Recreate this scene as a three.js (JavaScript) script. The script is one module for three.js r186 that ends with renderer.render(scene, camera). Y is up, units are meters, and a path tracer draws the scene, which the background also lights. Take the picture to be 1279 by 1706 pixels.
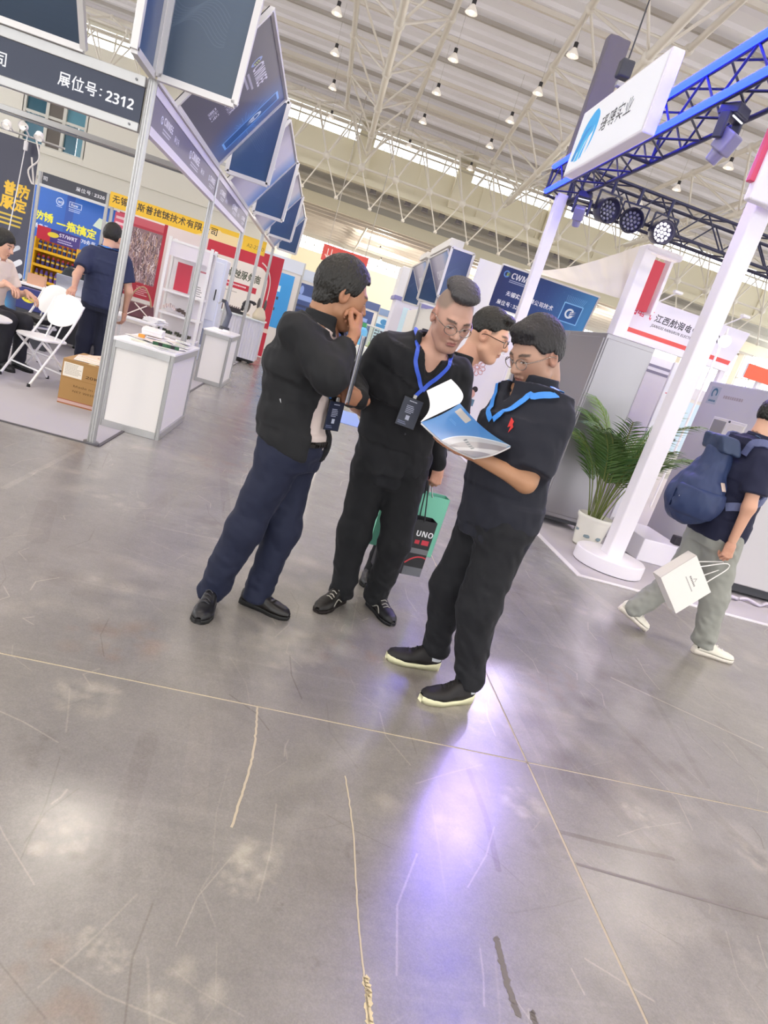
import * as THREE from 'three';
import { mergeGeometries, mergeVertices } from 'three/addons/utils/BufferGeometryUtils.js';
import { RoundedBoxGeometry } from 'three/addons/geometries/RoundedBoxGeometry.js';
import { ImprovedNoise } from 'three/addons/math/ImprovedNoise.js';

// ---------------------------------------------------------------- camera, sky, lights, exposure
const scene = new THREE.Scene();
const camera = new THREE.PerspectiveCamera(2 * Math.atan(853 / 1098) * 180 / Math.PI, 1279 / 1706, 0.05, 400);
camera.rotation.order = 'YXZ';
camera.position.set(0, 1.5, 0);
camera.rotation.set(-16.5 * Math.PI / 180, -10.2 * Math.PI / 180, 17.5 * Math.PI / 180);
camera.setViewOffset(1279, 1706, 7.5, -42, 1279, 1706);
scene.add(camera);
const renderer = new THREE.WebGLRenderer({ antialias: true });
renderer.toneMapping = THREE.LinearToneMapping;
renderer.toneMappingExposure = 0.64;
renderer.shadowMap.enabled = true;
// overcast daylight outside the hall; it enters through the clerestories and the glazed sides
scene.background = new THREE.Color(0.96, 0.98, 1.0);
scene.backgroundIntensity = 6.4;
const LAMP_CD = 75, LAMP_COL = 0xfff4e4;           // high-bay lamps of the hall, candela each
const LED_BLUE = [0.004, 0.010, 1.0], LED_GLOW = 46;   // linear-light colour of the blue tubes

// ---------------------------------------------------------------- helpers
const PI = Math.PI, V3 = (x, y, z) => new THREE.Vector3(x, y, z);
const perlin = new ImprovedNoise();
const nz = (x, y, z) => perlin.noise(x + 31.7, y + 17.3, z + 53.1);
let seedState = 20240;
const rnd = (a = 0, b = 1) => { seedState = (seedState * 1664525 + 1013904223) >>> 0; return a + (b - a) * seedState / 4294967296; };
const clamp = (x, a, b) => x < a ? a : x > b ? b : x, mix = (a, b, t) => a + (b - a) * t;
const sstep = (a, b, x) => { const t = clamp((x - a) / (b - a), 0, 1); return t * t * (3 - 2 * t); };
const counts = {};
function numbered(n) { const k = counts[n] = (counts[n] ?? -1) + 1; return k ? n + '_' + String(k).padStart(3, '0') : n; }
function tag(o, label, category, group, kind) {
  if (label) o.userData.label = label;
  if (category) o.userData.category = category;
  if (group) o.userData.group = group;
  if (kind) o.userData.kind = kind;
  return o;
}
function mesh(name, geo, m, parent) {
  const o = new THREE.Mesh(geo, m); o.name = name; o.castShadow = o.receiveShadow = true; parent.add(o); return o;
}
function thing(name, label, category, pos = [0, 0, 0], turn = 0, group) {
  const o = new THREE.Group(); o.name = numbered(name); o.position.set(...pos); o.rotation.y = turn; scene.add(o);
  return tag(o, label, category, group);
}
function single(name, geo, m, label, category, group) { return tag(mesh(numbered(name), geo, m, scene), label, category, group); }
function struct(name, geo, m) { const o = geo ? mesh(name, geo, m, scene) : new THREE.Group(); if (!geo) { o.name = name; scene.add(o); } o.userData.kind = 'structure'; return o; }
function copyOf(root, pos, turn, label, group) {
  const r = root.clone(); r.name = numbered(root.name.replace(/_\d{3}$/, '')); scene.add(r); r.position.set(...pos); if (turn !== undefined) r.rotation.y = turn;
  r.userData = { ...root.userData }; return tag(r, label, null, group);
}
const mats = {};
function mat(color, roughness = 0.6, metalness = 0, extra = {}) {
  const key = JSON.stringify([color, roughness, metalness, Object.keys(extra).length ? Math.random() : 0]);
  return mats[key] ??= new THREE.MeshPhysicalMaterial({ color, roughness, metalness, ...extra });
}
const glow = (r, g, b, k = 1) => new THREE.MeshStandardMaterial({ color: 0x111111, emissive: new THREE.Color().setRGB(r, g, b), emissiveIntensity: k, roughness: 0.6 });
const box = (w, h, d, x = 0, y = 0, z = 0) => new THREE.BoxGeometry(w, h, d).translate(x, y, z);
const rbox = (w, h, d, r, x = 0, y = 0, z = 0, s = 2) => new RoundedBoxGeometry(w, h, d, s, Math.min(r, w / 2.01, h / 2.01, d / 2.01)).translate(x, y, z);
const slab = (x0, x1, y0, y1, z0, z1) => box(Math.abs(x1 - x0), Math.abs(y1 - y0), Math.abs(z1 - z0), (x0 + x1) / 2, (y0 + y1) / 2, (z0 + z1) / 2);
const cyl = (r0, r1, h, x = 0, y = 0, z = 0, n = 20) => new THREE.CylinderGeometry(r1, r0, h, n).translate(x, y + h / 2, z);
function rod(a, b, r, n = 8, r2 = r) {
  a = V3(...a); b = V3(...b); const d = b.clone().sub(a), g = new THREE.CylinderGeometry(r2, r, d.length(), n);
  return g.applyMatrix4(new THREE.Matrix4().compose(a.add(b).multiplyScalar(0.5), new THREE.Quaternion().setFromUnitVectors(V3(0, 1, 0), d.normalize()), V3(1, 1, 1)));
}
function bar(a, b, w, h = w) {                    // a bar of rectangular section
  a = V3(...a); b = V3(...b); const d = b.clone().sub(a), L = d.length(); d.normalize();
  const up = Math.abs(d.y) > 0.95 ? V3(0, 0, 1) : V3(0, 1, 0), s = up.clone().cross(d).normalize(), u = d.clone().cross(s);
  return new THREE.BoxGeometry(w, h, L).applyMatrix4(new THREE.Matrix4().makeBasis(s, u, d).setPosition(a.add(b).multiplyScalar(0.5)));
}
const tube = (pts, r, seg = 24, n = 8) => new THREE.TubeGeometry(new THREE.CatmullRomCurve3(pts.map(p => V3(...p))), seg, r, n);
const lathe = (pts, n = 32) => new THREE.LatheGeometry(pts.map(p => new THREE.Vector2(...p)), n);
const join = (...g) => mergeGeometries(g.flat().map(q => { q = q.index ? q.toNonIndexed() : q; for (const k of Object.keys(q.attributes)) if (!['position', 'normal', 'uv'].includes(k)) q.deleteAttribute(k); return q; }));
function quad(a, b, c, d) {                        // a b c d counter-clockwise, uv (0,0) at a, (1,1) at c
  const g = new THREE.BufferGeometry(); g.setAttribute('position', new THREE.Float32BufferAttribute([...a, ...b, ...c, ...d], 3));
  g.setAttribute('uv', new THREE.Float32BufferAttribute([0, 0, 1, 0, 1, 1, 0, 1], 2)); g.setIndex([0, 1, 2, 0, 2, 3]); g.computeVertexNormals(); return g;
}
function board(a, b, c, d, t) {                    // a flat board with thickness t behind the quad; [front, body]
  const A = V3(...a), n = V3(...b).sub(A).cross(V3(...d).sub(A)).normalize().multiplyScalar(-t);
  const off = p => [p[0] + n.x, p[1] + n.y, p[2] + n.z], e = p => [p[0] + n.x * 0.02, p[1] + n.y * 0.02, p[2] + n.z * 0.02];
  const [A2, B2, C2, D2] = [a, b, c, d].map(off);
  return [quad(a, b, c, d), join(quad(B2, A2, D2, C2), quad(a, A2, B2, b), quad(b, B2, C2, c), quad(c, C2, D2, d), quad(d, D2, A2, a))];
}
const lerp3 = (a, b, t) => [mix(a[0], b[0], t), mix(a[1], b[1], t), mix(a[2], b[2], t)];

// ---------------------------------------------------------------- print: canvas textures and a small stroke alphabet for the Chinese lettering
function print(w, h, draw) {
  const c = document.createElement('canvas'); c.width = w; c.height = h; const g = c.getContext('2d'); g.lineCap = 'square'; g.lineJoin = 'miter'; draw(g, w, h);
  const t = new THREE.CanvasTexture(c); t.colorSpace = THREE.SRGBColorSpace; t.anisotropy = 8; return t;
}
const printMat = (w, h, draw, rough = 0.45, extra = {}) => new THREE.MeshPhysicalMaterial({ map: print(w, h, draw), roughness: rough, ...extra });
function litPrint(w, h, draw, k = 0.6, rough = 0.4) {
  const t = print(w, h, draw); return new THREE.MeshPhysicalMaterial({ map: t, emissiveMap: t, emissive: 0xffffff, emissiveIntensity: k, roughness: rough });
}
const GLYPH = {
  展: '4 2 17 2 17 7 4 7|4 2 4 12 2 18|6 10 17 10|9 8 9 13|13 8 13 13|5 13 18 13|8 13 8 18 11 17|12 13 17 18|16 14 13 16',
  位: '6 1 2 9|4 6 4 19|13 1 13 4|8 5 18 5|10 8 11 15|16 8 14 17|7 18 19 18', 号: '5 2 15 2 15 7 5 7 5 2|2 10 18 10|7 10 6 13 15 13 15 18 11 18',
  司: '2 3 17 3 17 18 14 18|3 7 13 7|4 11 12 11 12 16 4 16 4 11', 无: '4 3 16 3|2 9 18 9|9 3 9 10 3 18|11 9 11 17 18 17 18 14',
  锡: '4 1 1 6|3 4 8 4|2 8 8 8|2 12 8 12|5 8 5 18 8 15|10 2 18 2 18 9 10 9 10 2|10 5 18 5|11 10 9 14|11 12 19 12 18 18 16 17|14 12 10 18|17 12 13 19',
  恩: '4 2 16 2 16 11 4 11 4 2|6 6 14 6|10 4 6 10|10 6 14 9|3 14 2 18|7 13 7 17 14 17 14 15|10 13 11 15|17 13 18 17',
  斯: '2 4 11 4|4 2 4 14|9 2 9 14|4 7 9 7|4 10 9 10|1 14 12 14|4 15 2 19|8 15 11 18|17 2 13 5 13 12 11 19|13 8 19 8|16 8 16 19',
  普: '6 1 8 3|14 1 12 3|3 4 17 4|8 4 8 9|12 4 12 9|4 6 6 8|16 6 14 8|2 10 18 10|5 12 15 12 15 19 5 19 5 12|5 15 15 15',
  拖: '1 5 7 5|4 1 4 18 2 17|1 13 7 10|12 1 9 8|11 4 19 4|10 9 17 7 17 13|13 6 13 15|10 9 10 17 19 17 19 15',
  链: '4 1 1 6|3 4 7 4|2 9 7 9|4 6 4 18 7 15|8 3 9 5|8 8 10 8 10 15 8 18|10 16 19 18|11 4 19 4|14 2 12 9 19 9|15 6 15 16|11 12 19 12',
  技: '1 5 7 5|4 1 4 18 2 17|1 13 7 10|8 5 19 5|13 1 13 9|9 9 17 9 9 19|10 11 19 19', 术: '2 6 18 6|10 1 10 19|9 7 2 17|11 7 18 17|13 2 16 4',
  有: '2 4 18 4|9 1 2 12|7 8 7 19|7 8 16 8 16 18 13 18|7 11 16 11|7 14 16 14', 限: '2 2 2 19|2 2 7 2 5 7 7 11 3 13|10 2 17 2 17 9 10 9|10 2 10 18 14 15|10 5 17 5|18 11 13 13|13 9 19 18',
  公: '7 2 2 9|12 2 18 9|9 9 5 17 15 16|12 12 17 19', 防: '2 2 2 19|2 2 7 2 5 7 7 11 3 13|13 1 14 4|8 5 19 5|12 5 11 11 7 19|12 9 18 9 17 18 14 17',
  锈: '4 1 1 6|3 4 7 4|2 9 7 9|4 6 4 18 7 15|17 1 11 3|9 6 19 6|14 2 14 11|14 6 9 11|14 6 19 10|11 12 18 12 17 15 19 15 18 19 16 18|13 12 13 15 10 19',
  一: '2 10 18 10', 瓶: '4 1 6 4|10 1 8 4|2 5 11 5|1 10 12 10|5 5 5 12 2 18|9 5 9 18|12 3 19 3|14 3 13 17 16 16|14 8 17 8 18 16 19 18|14 11 15 13',
  搞: '1 5 7 5|4 1 4 18 2 17|1 13 7 10|13 1 14 3|8 4 19 4|10 6 17 6 17 9 10 9 10 6|9 19 9 11 19 11 19 18 17 18|12 13 16 13 16 16 12 16 12 13',
  定: '10 1 10 3|2 7 2 4 18 4 18 7|5 9 15 9|10 9 10 18|10 13 16 13|6 11 5 15 2 19|4 16 10 18 18 18', 江: '3 2 6 5|1 7 4 9|2 18 7 11|8 4 18 4|13 4 13 17|7 17 19 17',
  西: '2 3 18 3|8 3 8 11 5 13|12 3 12 12 16 12|3 7 17 7 17 18 3 18 3 7', 航: '5 1 4 4|3 4 3 13 1 19|3 4 8 4 8 18 6 18|1 11 9 11|5 6 6 9|14 1 15 4|10 5 19 5|12 8 12 14 10 19|12 8 17 8 17 17 19 18 19 15',
  润: '3 2 6 5|1 7 4 9|1 18 5 11|8 4 8 19|9 1 10 3|11 3 18 3 18 18 16 18|10 7 16 7|10 11 16 11|10 16 16 16|13 7 13 16', 电: '4 5 16 5 16 14 4 14 4 5|4 9 16 9|10 1 10 17 18 18 18 15',
  气: '6 1 2 8|5 3 18 3|6 7 17 7|3 11 14 11 15 17 18 19 18 16', 卓: '10 1 10 7|10 3 17 3|5 7 15 7 15 13 5 13 5 7|5 10 15 10|2 16 18 16|10 13 10 19',
  越: '2 4 9 4|5 1 5 11|1 8 10 8|5 11 10 11|3 11 3 15 1 18|3 15 8 18 19 18|11 5 19 5|12 5 12 14 15 11|15 1 16 9 19 14|18 7 14 15', 服: '3 2 3 12 1 18|3 2 8 2 8 18 6 17|3 7 8 7|3 11 8 11|11 2 18 2 17 7 15 7|11 2 11 19|11 9 18 9 11 19|12 10 19 18',
  务: '9 1 3 8|7 4 15 4 3 11|8 5 17 11|4 13 15 13 14 18 11 17|9 10 8 15 3 19', 商: '10 1 10 3|2 4 18 4|7 5 8 7|13 5 12 7|3 19 3 8 17 8 17 18 15 18|8 9 7 12|12 9 14 12|7 13 13 13 13 17 7 17 7 13',
  瑨: '1 4 7 4|1 10 7 10|4 4 4 16|1 17 8 15|9 3 19 3|12 3 12 9|15 3 15 9|10 5 11 7|18 5 17 7|8 10 19 10|10 12 17 12 17 19 10 19 10 12|10 15 17 15',
  骋: '2 3 8 3 7 10 9 10 8 18 6 17|4 5 3 10|1 14 6 13|11 3 18 3 18 9 11 9 11 3|11 6 18 6|14 1 14 9|9 11 19 11|13 11 12 14 18 14 17 19 14 18',
  实: '10 1 10 3|2 7 2 4 18 4 18 7|6 7 9 9|4 10 7 12|10 7 10 13 3 19|2 14 18 14|11 15 17 19', 业: '8 2 8 17|13 2 13 17|3 6 5 13|18 6 15 13|1 18 19 18',
  入: '8 2 11 6 17 18|10 6 2 18', 口: '3 4 17 4 17 17 3 17 3 4', '：': '4 6 5 6|4 14 5 14',
};
function han(g, s, x, y, size, color, weight = 0.1, gap = 1.06) {   // x, y: top left
  g.strokeStyle = g.fillStyle = color;
  for (const ch of s) {
    const d = GLYPH[ch];
    if (d) {
      g.lineWidth = size * weight; g.beginPath();
      for (const st of d.split('|')) { const p = st.split(' ').map(Number); for (let i = 0; i < p.length; i += 2) g[i ? 'lineTo' : 'moveTo'](x + p[i] / 20 * size, y + p[i + 1] / 20 * size); }
      g.stroke(); x += size * (ch === '：' ? 0.6 : gap);
    } else { g.font = 'bold ' + Math.round(size * 1.02) + 'px sans-serif'; g.fillText(ch, x, y + size * 0.93); x += g.measureText(ch).width; }
  }
  return x;
}
function latin(g, s, x, y, size, color, bold = true) { g.fillStyle = color; g.font = (bold ? 'bold ' : '') + size + 'px sans-serif'; g.fillText(s, x, y); }
function fill(g, c, x, y, w, h) { g.fillStyle = c; g.fillRect(x, y, w, h); }
function grad(g, x0, y0, x1, y1, ...stops) { const q = g.createLinearGradient(x0, y0, x1, y1); stops.forEach((c, i) => q.addColorStop(i / (stops.length - 1), c)); return q; }
function smallPrint(g, x, y, w, lines, lh, color) { g.fillStyle = color; for (let i = 0; i < lines; i++) { let p = x; const end = x + w * rnd(0.6, 1); while (p < end) { const q = lh * rnd(0.35, 0.6); g.fillRect(p, y + i * lh, q, lh * 0.5); p += q + lh * 0.14; } } }
function swirl(g, cx, cy, r, c1, c2) {              // round fair emblem: a ring opening into three streaks
  g.lineWidth = r * 0.34; g.strokeStyle = c1; g.beginPath(); g.arc(cx, cy, r * 0.72, 0.6, 5.4); g.stroke();
  g.fillStyle = c2; for (let i = -1; i < 2; i++) { g.beginPath(); g.moveTo(cx, cy + i * r * 0.3); g.lineTo(cx + r * 1.25, cy + i * r * 0.34 - r * 0.2); g.lineTo(cx + r * 0.1, cy + i * r * 0.3 + r * 0.2); g.fill(); }
}
// ---------------------------------------------------------------- soft bodies: distance fields meshed with surface nets
const smin = (a, b, k) => { const h = Math.max(k - Math.abs(a - b), 0) / k; return Math.min(a, b) - h * h * k * 0.25; };
const smax = (a, b, k) => -smin(-a, -b, k);
function cap(a, b, ra, rb = ra) {
  const [ax, ay, az] = a, dx = b[0] - ax, dy = b[1] - ay, dz = b[2] - az, il = 1 / (dx * dx + dy * dy + dz * dz + 1e-12);
  return (x, y, z) => { x -= ax; y -= ay; z -= az; const t = clamp((x * dx + y * dy + z * dz) * il, 0, 1), u = x - dx * t, v = y - dy * t, w = z - dz * t; return Math.sqrt(u * u + v * v + w * w) - (ra + (rb - ra) * t); };
}
function ell(c, r) {
  const [cx, cy, cz] = c, [a, b, d] = r;
  return (x, y, z) => { x -= cx; y -= cy; z -= cz; const k0 = Math.hypot(x / a, y / b, z / d), k1 = Math.hypot(x / a / a, y / b / b, z / d / d); return k1 < 1e-9 ? -Math.min(a, b, d) : k0 * (k0 - 1) / k1; };
}
function torso(sections, heading, k = 0.03) {        // sections [x, y, z, half width, half depth], heading of the chest
  const lx = Math.cos(heading), lz = -Math.sin(heading), fx = Math.sin(heading), fz = Math.cos(heading);
  return (x, y, z, grow = 0) => {
    let best = 1e9;
    for (let i = 0; i + 1 < sections.length; i++) {
      const s = sections[i], t = sections[i + 1], dx = t[0] - s[0], dy = t[1] - s[1], dz = t[2] - s[2], L2 = dx * dx + dy * dy + dz * dz;
      let px = x - s[0], py = y - s[1], pz = z - s[2]; const raw = (px * dx + py * dy + pz * dz) / L2, u = clamp(raw, 0, 1);
      px -= dx * u; py -= dy * u; pz -= dz * u;
      const l = px * lx + pz * lz, f = px * fx + pz * fz, h0 = Math.abs(raw - u) * Math.sqrt(L2), h = (raw < 0 ? i > 0 : i + 2 < sections.length) ? Math.max(0, h0 - 0.06) : h0, a = mix(s[3], t[3], u) + grow, b = mix(s[4], t[4], u) + grow;
      const m = Math.pow(Math.pow(Math.abs(l / a), 2.4) + Math.pow(Math.abs(f / b), 2.4), 1 / 2.4), q = Math.hypot(l, f), d2 = m < 1e-6 ? -Math.min(a, b) : Math.max(q * (1 - 1 / m), -Math.min(a, b));
      const d = h > 0 ? (d2 > 0 ? Math.hypot(d2, h) : Math.max(d2, h)) : d2;
      best = i ? smin(best, d, k) : d;
    }
    return best;
  };
}
const unionOf = (list, k) => (x, y, z) => { let d = list[0](x, y, z); for (let i = 1; i < list.length; i++) d = smin(d, list[i](x, y, z), k); return d; };
function net(f, lo, hi, cell, paint) {
  const n = [0, 1, 2].map(i => Math.ceil((hi[i] - lo[i]) / cell) + 1), [nx, ny, nz_] = n, F = new Float32Array(nx * ny * nz_), B = 5, reach = B * cell * 1.55;
  for (let K = 0; K < nz_; K += B) for (let J = 0; J < ny; J += B) for (let I = 0; I < nx; I += B) {
    const c = f(lo[0] + (I + B / 2) * cell, lo[1] + (J + B / 2) * cell, lo[2] + (K + B / 2) * cell), far = Math.abs(c) > reach;
    for (let k = K; k < Math.min(K + B, nz_); k++) for (let j = J; j < Math.min(J + B, ny); j++) for (let i = I; i < Math.min(I + B, nx); i++)
      F[i + nx * (j + ny * k)] = far ? c : f(lo[0] + i * cell, lo[1] + j * cell, lo[2] + k * cell);
  }
  const id = new Int32Array(nx * ny * nz_).fill(-1), pos = [], idx = [], corner = new Float32Array(8);
  const edges = [[0, 1], [2, 3], [4, 5], [6, 7], [0, 2], [1, 3], [4, 6], [5, 7], [0, 4], [1, 5], [2, 6], [3, 7]];
  for (let k = 0; k < nz_ - 1; k++) for (let j = 0; j < ny - 1; j++) for (let i = 0; i < nx - 1; i++) {
    let mask = 0;
    for (let c = 0; c < 8; c++) { const v = F[(i + (c & 1)) + nx * ((j + (c >> 1 & 1)) + ny * (k + (c >> 2)))]; corner[c] = v; if (v < 0) mask |= 1 << c; }
    if (!mask || mask === 255) continue;
    let x = 0, y = 0, z = 0, m = 0;
    for (const [a, b] of edges) {
      if ((mask >> a & 1) === (mask >> b & 1)) continue;
      const t = corner[a] / (corner[a] - corner[b]);
      x += mix(a & 1, b & 1, t); y += mix(a >> 1 & 1, b >> 1 & 1, t); z += mix(a >> 2, b >> 2, t); m++;
    }
    id[i + nx * (j + ny * k)] = pos.length / 3;
    pos.push(lo[0] + (i + x / m) * cell, lo[1] + (j + y / m) * cell, lo[2] + (k + z / m) * cell);
  }
  const face = (a, b, c, d, flip) => { if (a < 0 || b < 0 || c < 0 || d < 0) return; flip ? idx.push(a, c, b, a, d, c) : idx.push(a, b, c, a, c, d); };
  for (let k = 1; k < nz_ - 1; k++) for (let j = 1; j < ny - 1; j++) for (let i = 1; i < nx - 1; i++) {
    const o = i + nx * (j + ny * k), v = F[o] < 0, sx = 1, sy = nx, sz = nx * ny;
    if (v !== F[o + sx] < 0) face(id[o - sy - sz], id[o - sz], id[o], id[o - sy], !v);
    if (v !== F[o + sy] < 0) face(id[o - sx - sz], id[o - sx], id[o], id[o - sz], !v);
    if (v !== F[o + sz] < 0) face(id[o - sx - sy], id[o - sy], id[o], id[o - sx], !v);
  }
  const g = new THREE.BufferGeometry(), N = pos.length / 3, nor = new Float32Array(N * 3), col = paint && new Float32Array(N * 3), e = cell * 0.6;
  for (let i = 0; i < N; i++) {
    const x = pos[3 * i], y = pos[3 * i + 1], z = pos[3 * i + 2];
    let a = f(x + e, y, z) - f(x - e, y, z), b = f(x, y + e, z) - f(x, y - e, z), c = f(x, y, z + e) - f(x, y, z - e); const L = Math.hypot(a, b, c) || 1;
    nor[3 * i] = a / L; nor[3 * i + 1] = b / L; nor[3 * i + 2] = c / L;
    if (paint) { const q = paint(x, y, z); col[3 * i] = q[0]; col[3 * i + 1] = q[1]; col[3 * i + 2] = q[2]; }
  }
  g.setAttribute('position', new THREE.Float32BufferAttribute(pos, 3)); g.setAttribute('normal', new THREE.BufferAttribute(nor, 3));
  if (paint) g.setAttribute('color', new THREE.BufferAttribute(col, 3));
  g.setIndex(idx); return g;
}
function grow(f, p, d = 0, steps = 8) {              // walk a point onto the level d of the field
  let [x, y, z] = p, n = [0, 1, 0]; const e = 0.004;
  for (let s = 0; s < steps; s++) {
    const v = f(x, y, z) - d, a = f(x + e, y, z) - f(x - e, y, z), b = f(x, y + e, z) - f(x, y - e, z), c = f(x, y, z + e) - f(x, y, z - e), L = Math.hypot(a, b, c) || 1;
    n = [a / L, b / L, c / L]; x -= n[0] * v * 0.9; y -= n[1] * v * 0.9; z -= n[2] * v * 0.9;
  }
  return [[x, y, z], n];
}
function ribbon(points, f, w, t, off = 0.004, seg = 40) { // a strap lying on the field f; f null: normals from the given points
  const curve = new THREE.CatmullRomCurve3(points.map(p => V3(...p))), P = [], Nn = [];
  for (let i = 0; i <= seg; i++) { const p = curve.getPoint(i / seg), [q, n] = grow(f, [p.x, p.y, p.z], off, 5); P.push(V3(...q)); Nn.push(V3(...n)); }
  return strapOf(P, Nn, w, t);
}
function strapOf(P, Nn, w, t) {
  const pos = [], idx = [], uv = [];
  P.forEach((p, i) => {
    const T = P[Math.min(i + 1, P.length - 1)].clone().sub(P[Math.max(i - 1, 0)]).normalize(), S = T.clone().cross(Nn[i]).normalize(), N = Nn[i];
    for (const [s, h] of [[-1, 0], [1, 0], [1, 1], [-1, 1]]) { pos.push(p.x + S.x * s * w / 2 + N.x * h * t, p.y + S.y * s * w / 2 + N.y * h * t, p.z + S.z * s * w / 2 + N.z * h * t); uv.push(s / 2 + 0.5, i / P.length * 8); }
    if (i) { const a = 4 * (i - 1), b = 4 * i; for (let j = 0; j < 4; j++) { const k = (j + 1) % 4; idx.push(a + j, a + k, b + k, a + j, b + k, b + j); } }
  });
  const e = 4 * (P.length - 1); idx.push(0, 2, 1, 0, 3, 2, e, e + 1, e + 2, e, e + 2, e + 3);
  const g = new THREE.BufferGeometry(); g.setAttribute('position', new THREE.Float32BufferAttribute(pos, 3)); g.setAttribute('uv', new THREE.Float32BufferAttribute(uv, 2)); g.setIndex(idx);
  const q = g.toNonIndexed(); q.computeVertexNormals(); return q;
}
// ================================================================ THE HALL
const X0 = -34, X1 = 42, ZN = 26, ZE = -51, ZF = -90;
// ---- floor: worn, polished concrete cast in slabs, paler filler in the joints
function concreteMaps() {
  const N = 1024, data = new Uint8Array(N * N * 4), ro = new Uint8Array(N * N * 4);
  const per = (x, y, f, o) => {                       // tileable noise of frequency f over the texture
    const a = x * f, b = y * f, u = x, w = y; let s = 0;
    const n = (p, q) => nz(p + o, q + o * 1.7, o * 0.3);
    s = n(a, b) * (1 - u) * (1 - w) + n(a - f, b) * u * (1 - w) + n(a, b - f) * (1 - u) * w + n(a - f, b - f) * u * w; return s;
  };
  for (let j = 0; j < N; j++) for (let i = 0; i < N; i++) {
    const x = i / N, y = j / N;
    const big = per(x, y, 3, 1) * 0.9 + per(x, y, 6, 9) * 0.7, mid = per(x, y, 19, 3), small = per(x, y, 47, 13), fine = per(x, y, 160, 5), grain = rnd(-1, 1);
    const s1 = nz(x * 7 + y * 190, y * 5 - x * 3, 7), s2 = nz(x * 170 - y * 30, y * 6 + x * 2, 17), streak = 0.6 * Math.max(0, s1 - 0.25) + 0.5 * Math.max(0, s2 - 0.3) - 0.35 * Math.max(0, -s1 - 0.3);
    const wear = Math.pow(clamp(0.45 + 0.6 * (per(x, y, 8, 21) + 0.45 * mid + 0.5 * small + 0.3 * fine), 0, 1), 1.6), stain = Math.pow(clamp(0.42 + 0.6 * (per(x, y, 10, 33) + 0.5 * per(x, y, 31, 34) + 0.4 * small + 0.3 * fine), 0, 1), 1.6);
    let v = 0.535 + 0.05 * big + 0.028 * mid + 0.02 * small + 0.02 * fine + 0.07 * streak + 0.018 * grain;
    v = mix(v, 0.66, wear * 0.26); v = mix(v, 0.43, stain * 0.24);
    const warm = 0.5 + 0.5 * per(x, y, 4, 70), o = (j * N + i) * 4;
    data[o] = clamp(v * (1.0 + 0.03 * warm), 0, 1) * 255; data[o + 1] = clamp(v * 0.985, 0, 1) * 255; data[o + 2] = clamp(v * (0.965 - 0.03 * warm), 0, 1) * 255; data[o + 3] = 255;
    const r = clamp(0.225 + 0.028 * mid + 0.05 * wear - 0.03 * big + 0.03 * stain + 0.03 * fine + 0.06 * streak, 0.13, 0.264);
    ro[o] = ro[o + 1] = ro[o + 2] = r * 255; ro[o + 3] = 255;
  }
  // wear with a shape of its own: scuffs, scratches, patched and stained spots, drawn at their places on a 5.12 m tile
  const M = 2048, cv = document.createElement('canvas'); cv.width = cv.height = M; const g = cv.getContext('2d'), P = (x, z) => [(x + 2) / 5.12 * M, (z + 6.1) / 5.12 * M];
  fill(g, 'rgb(128,128,128)', 0, 0, M, M); g.lineCap = 'round';
  const blot = (x, z, r, c, n = 26) => { const [u, v] = P(x, z), R = r / 5.12 * M; for (let i = 0; i < n; i++) { const t = rnd(0, 2 * PI), q = R * Math.sqrt(rnd()), s = R * rnd(0.12, 0.4), cx = u + q * Math.cos(t), cy = v + q * Math.sin(t), rg = g.createRadialGradient(cx, cy, 0, cx, cy, s); rg.addColorStop(0, c + '0.15)'); rg.addColorStop(0.6, c + '0.08)'); rg.addColorStop(1, c + '0)'); g.fillStyle = rg; g.fillRect(cx - s, cy - s, 2 * s, 2 * s); } };
  const pale = 'rgba(235,228,205,', dark = 'rgba(60,52,46,', rust = 'rgba(150,105,80,';
  for (const [x, z, r] of [[0.23, -1.54, 0.09], [0.18, -1.47, 0.07], [-0.33, -1.51, 0.08], [-0.13, -1.21, 0.05], [-0.08, -1.18, 0.04], [1.17, -2.58, 0.16], [1.21, -2.03, 0.09], [1.75, -2.09, 0.07], [2.24, -1.97, 0.09], [0.25, -2.83, 0.2], [-0.47, -2.14, 0.12], [0.1, -1.1, 0.1]]) blot(x, z, r, pale, 30);
  for (const [x, z, r] of [[0.53, -1.47, 0.03], [0.38, -1.24, 0.025], [0.29, -1.39, 0.02], [-0.22, -1.43, 0.06], [0.5, -1.62, 0.05], [1.77, -1.9, 0.05], [0.9, -2.7, 0.2]]) blot(x, z, r, dark, 16);
  blot(-0.22, -1.06, 0.14, rust); blot(-0.5, -2.6, 0.2, rust);
  for (let i = 0; i < 60; i++) blot(rnd(-2, 3.1), rnd(-6.1, -1), rnd(0.06, 0.4), rnd() < 0.42 ? pale : rnd() < 0.8 ? dark : rust, 10);
  const line = (pts, c, w) => { g.strokeStyle = c; g.lineWidth = w; g.beginPath(); pts.forEach(([x, z], i) => g[i ? 'lineTo' : 'moveTo'](...P(x, z))); g.stroke(); };
  line([[-0.2, -1.98], [-0.19, -1.75], [-0.18, -1.52]], dark + '0.10)', 26); line([[1.02, -2.17], [1.03, -1.9], [1.01, -1.66]], dark + '0.3)', 9); line([[2.22, -3.36], [2.95, -2.91]], pale + '0.35)', 6); line([[1.32, -1.9], [1.55, -1.88], [1.78, -1.87]], dark + '0.4)', 9);
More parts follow.
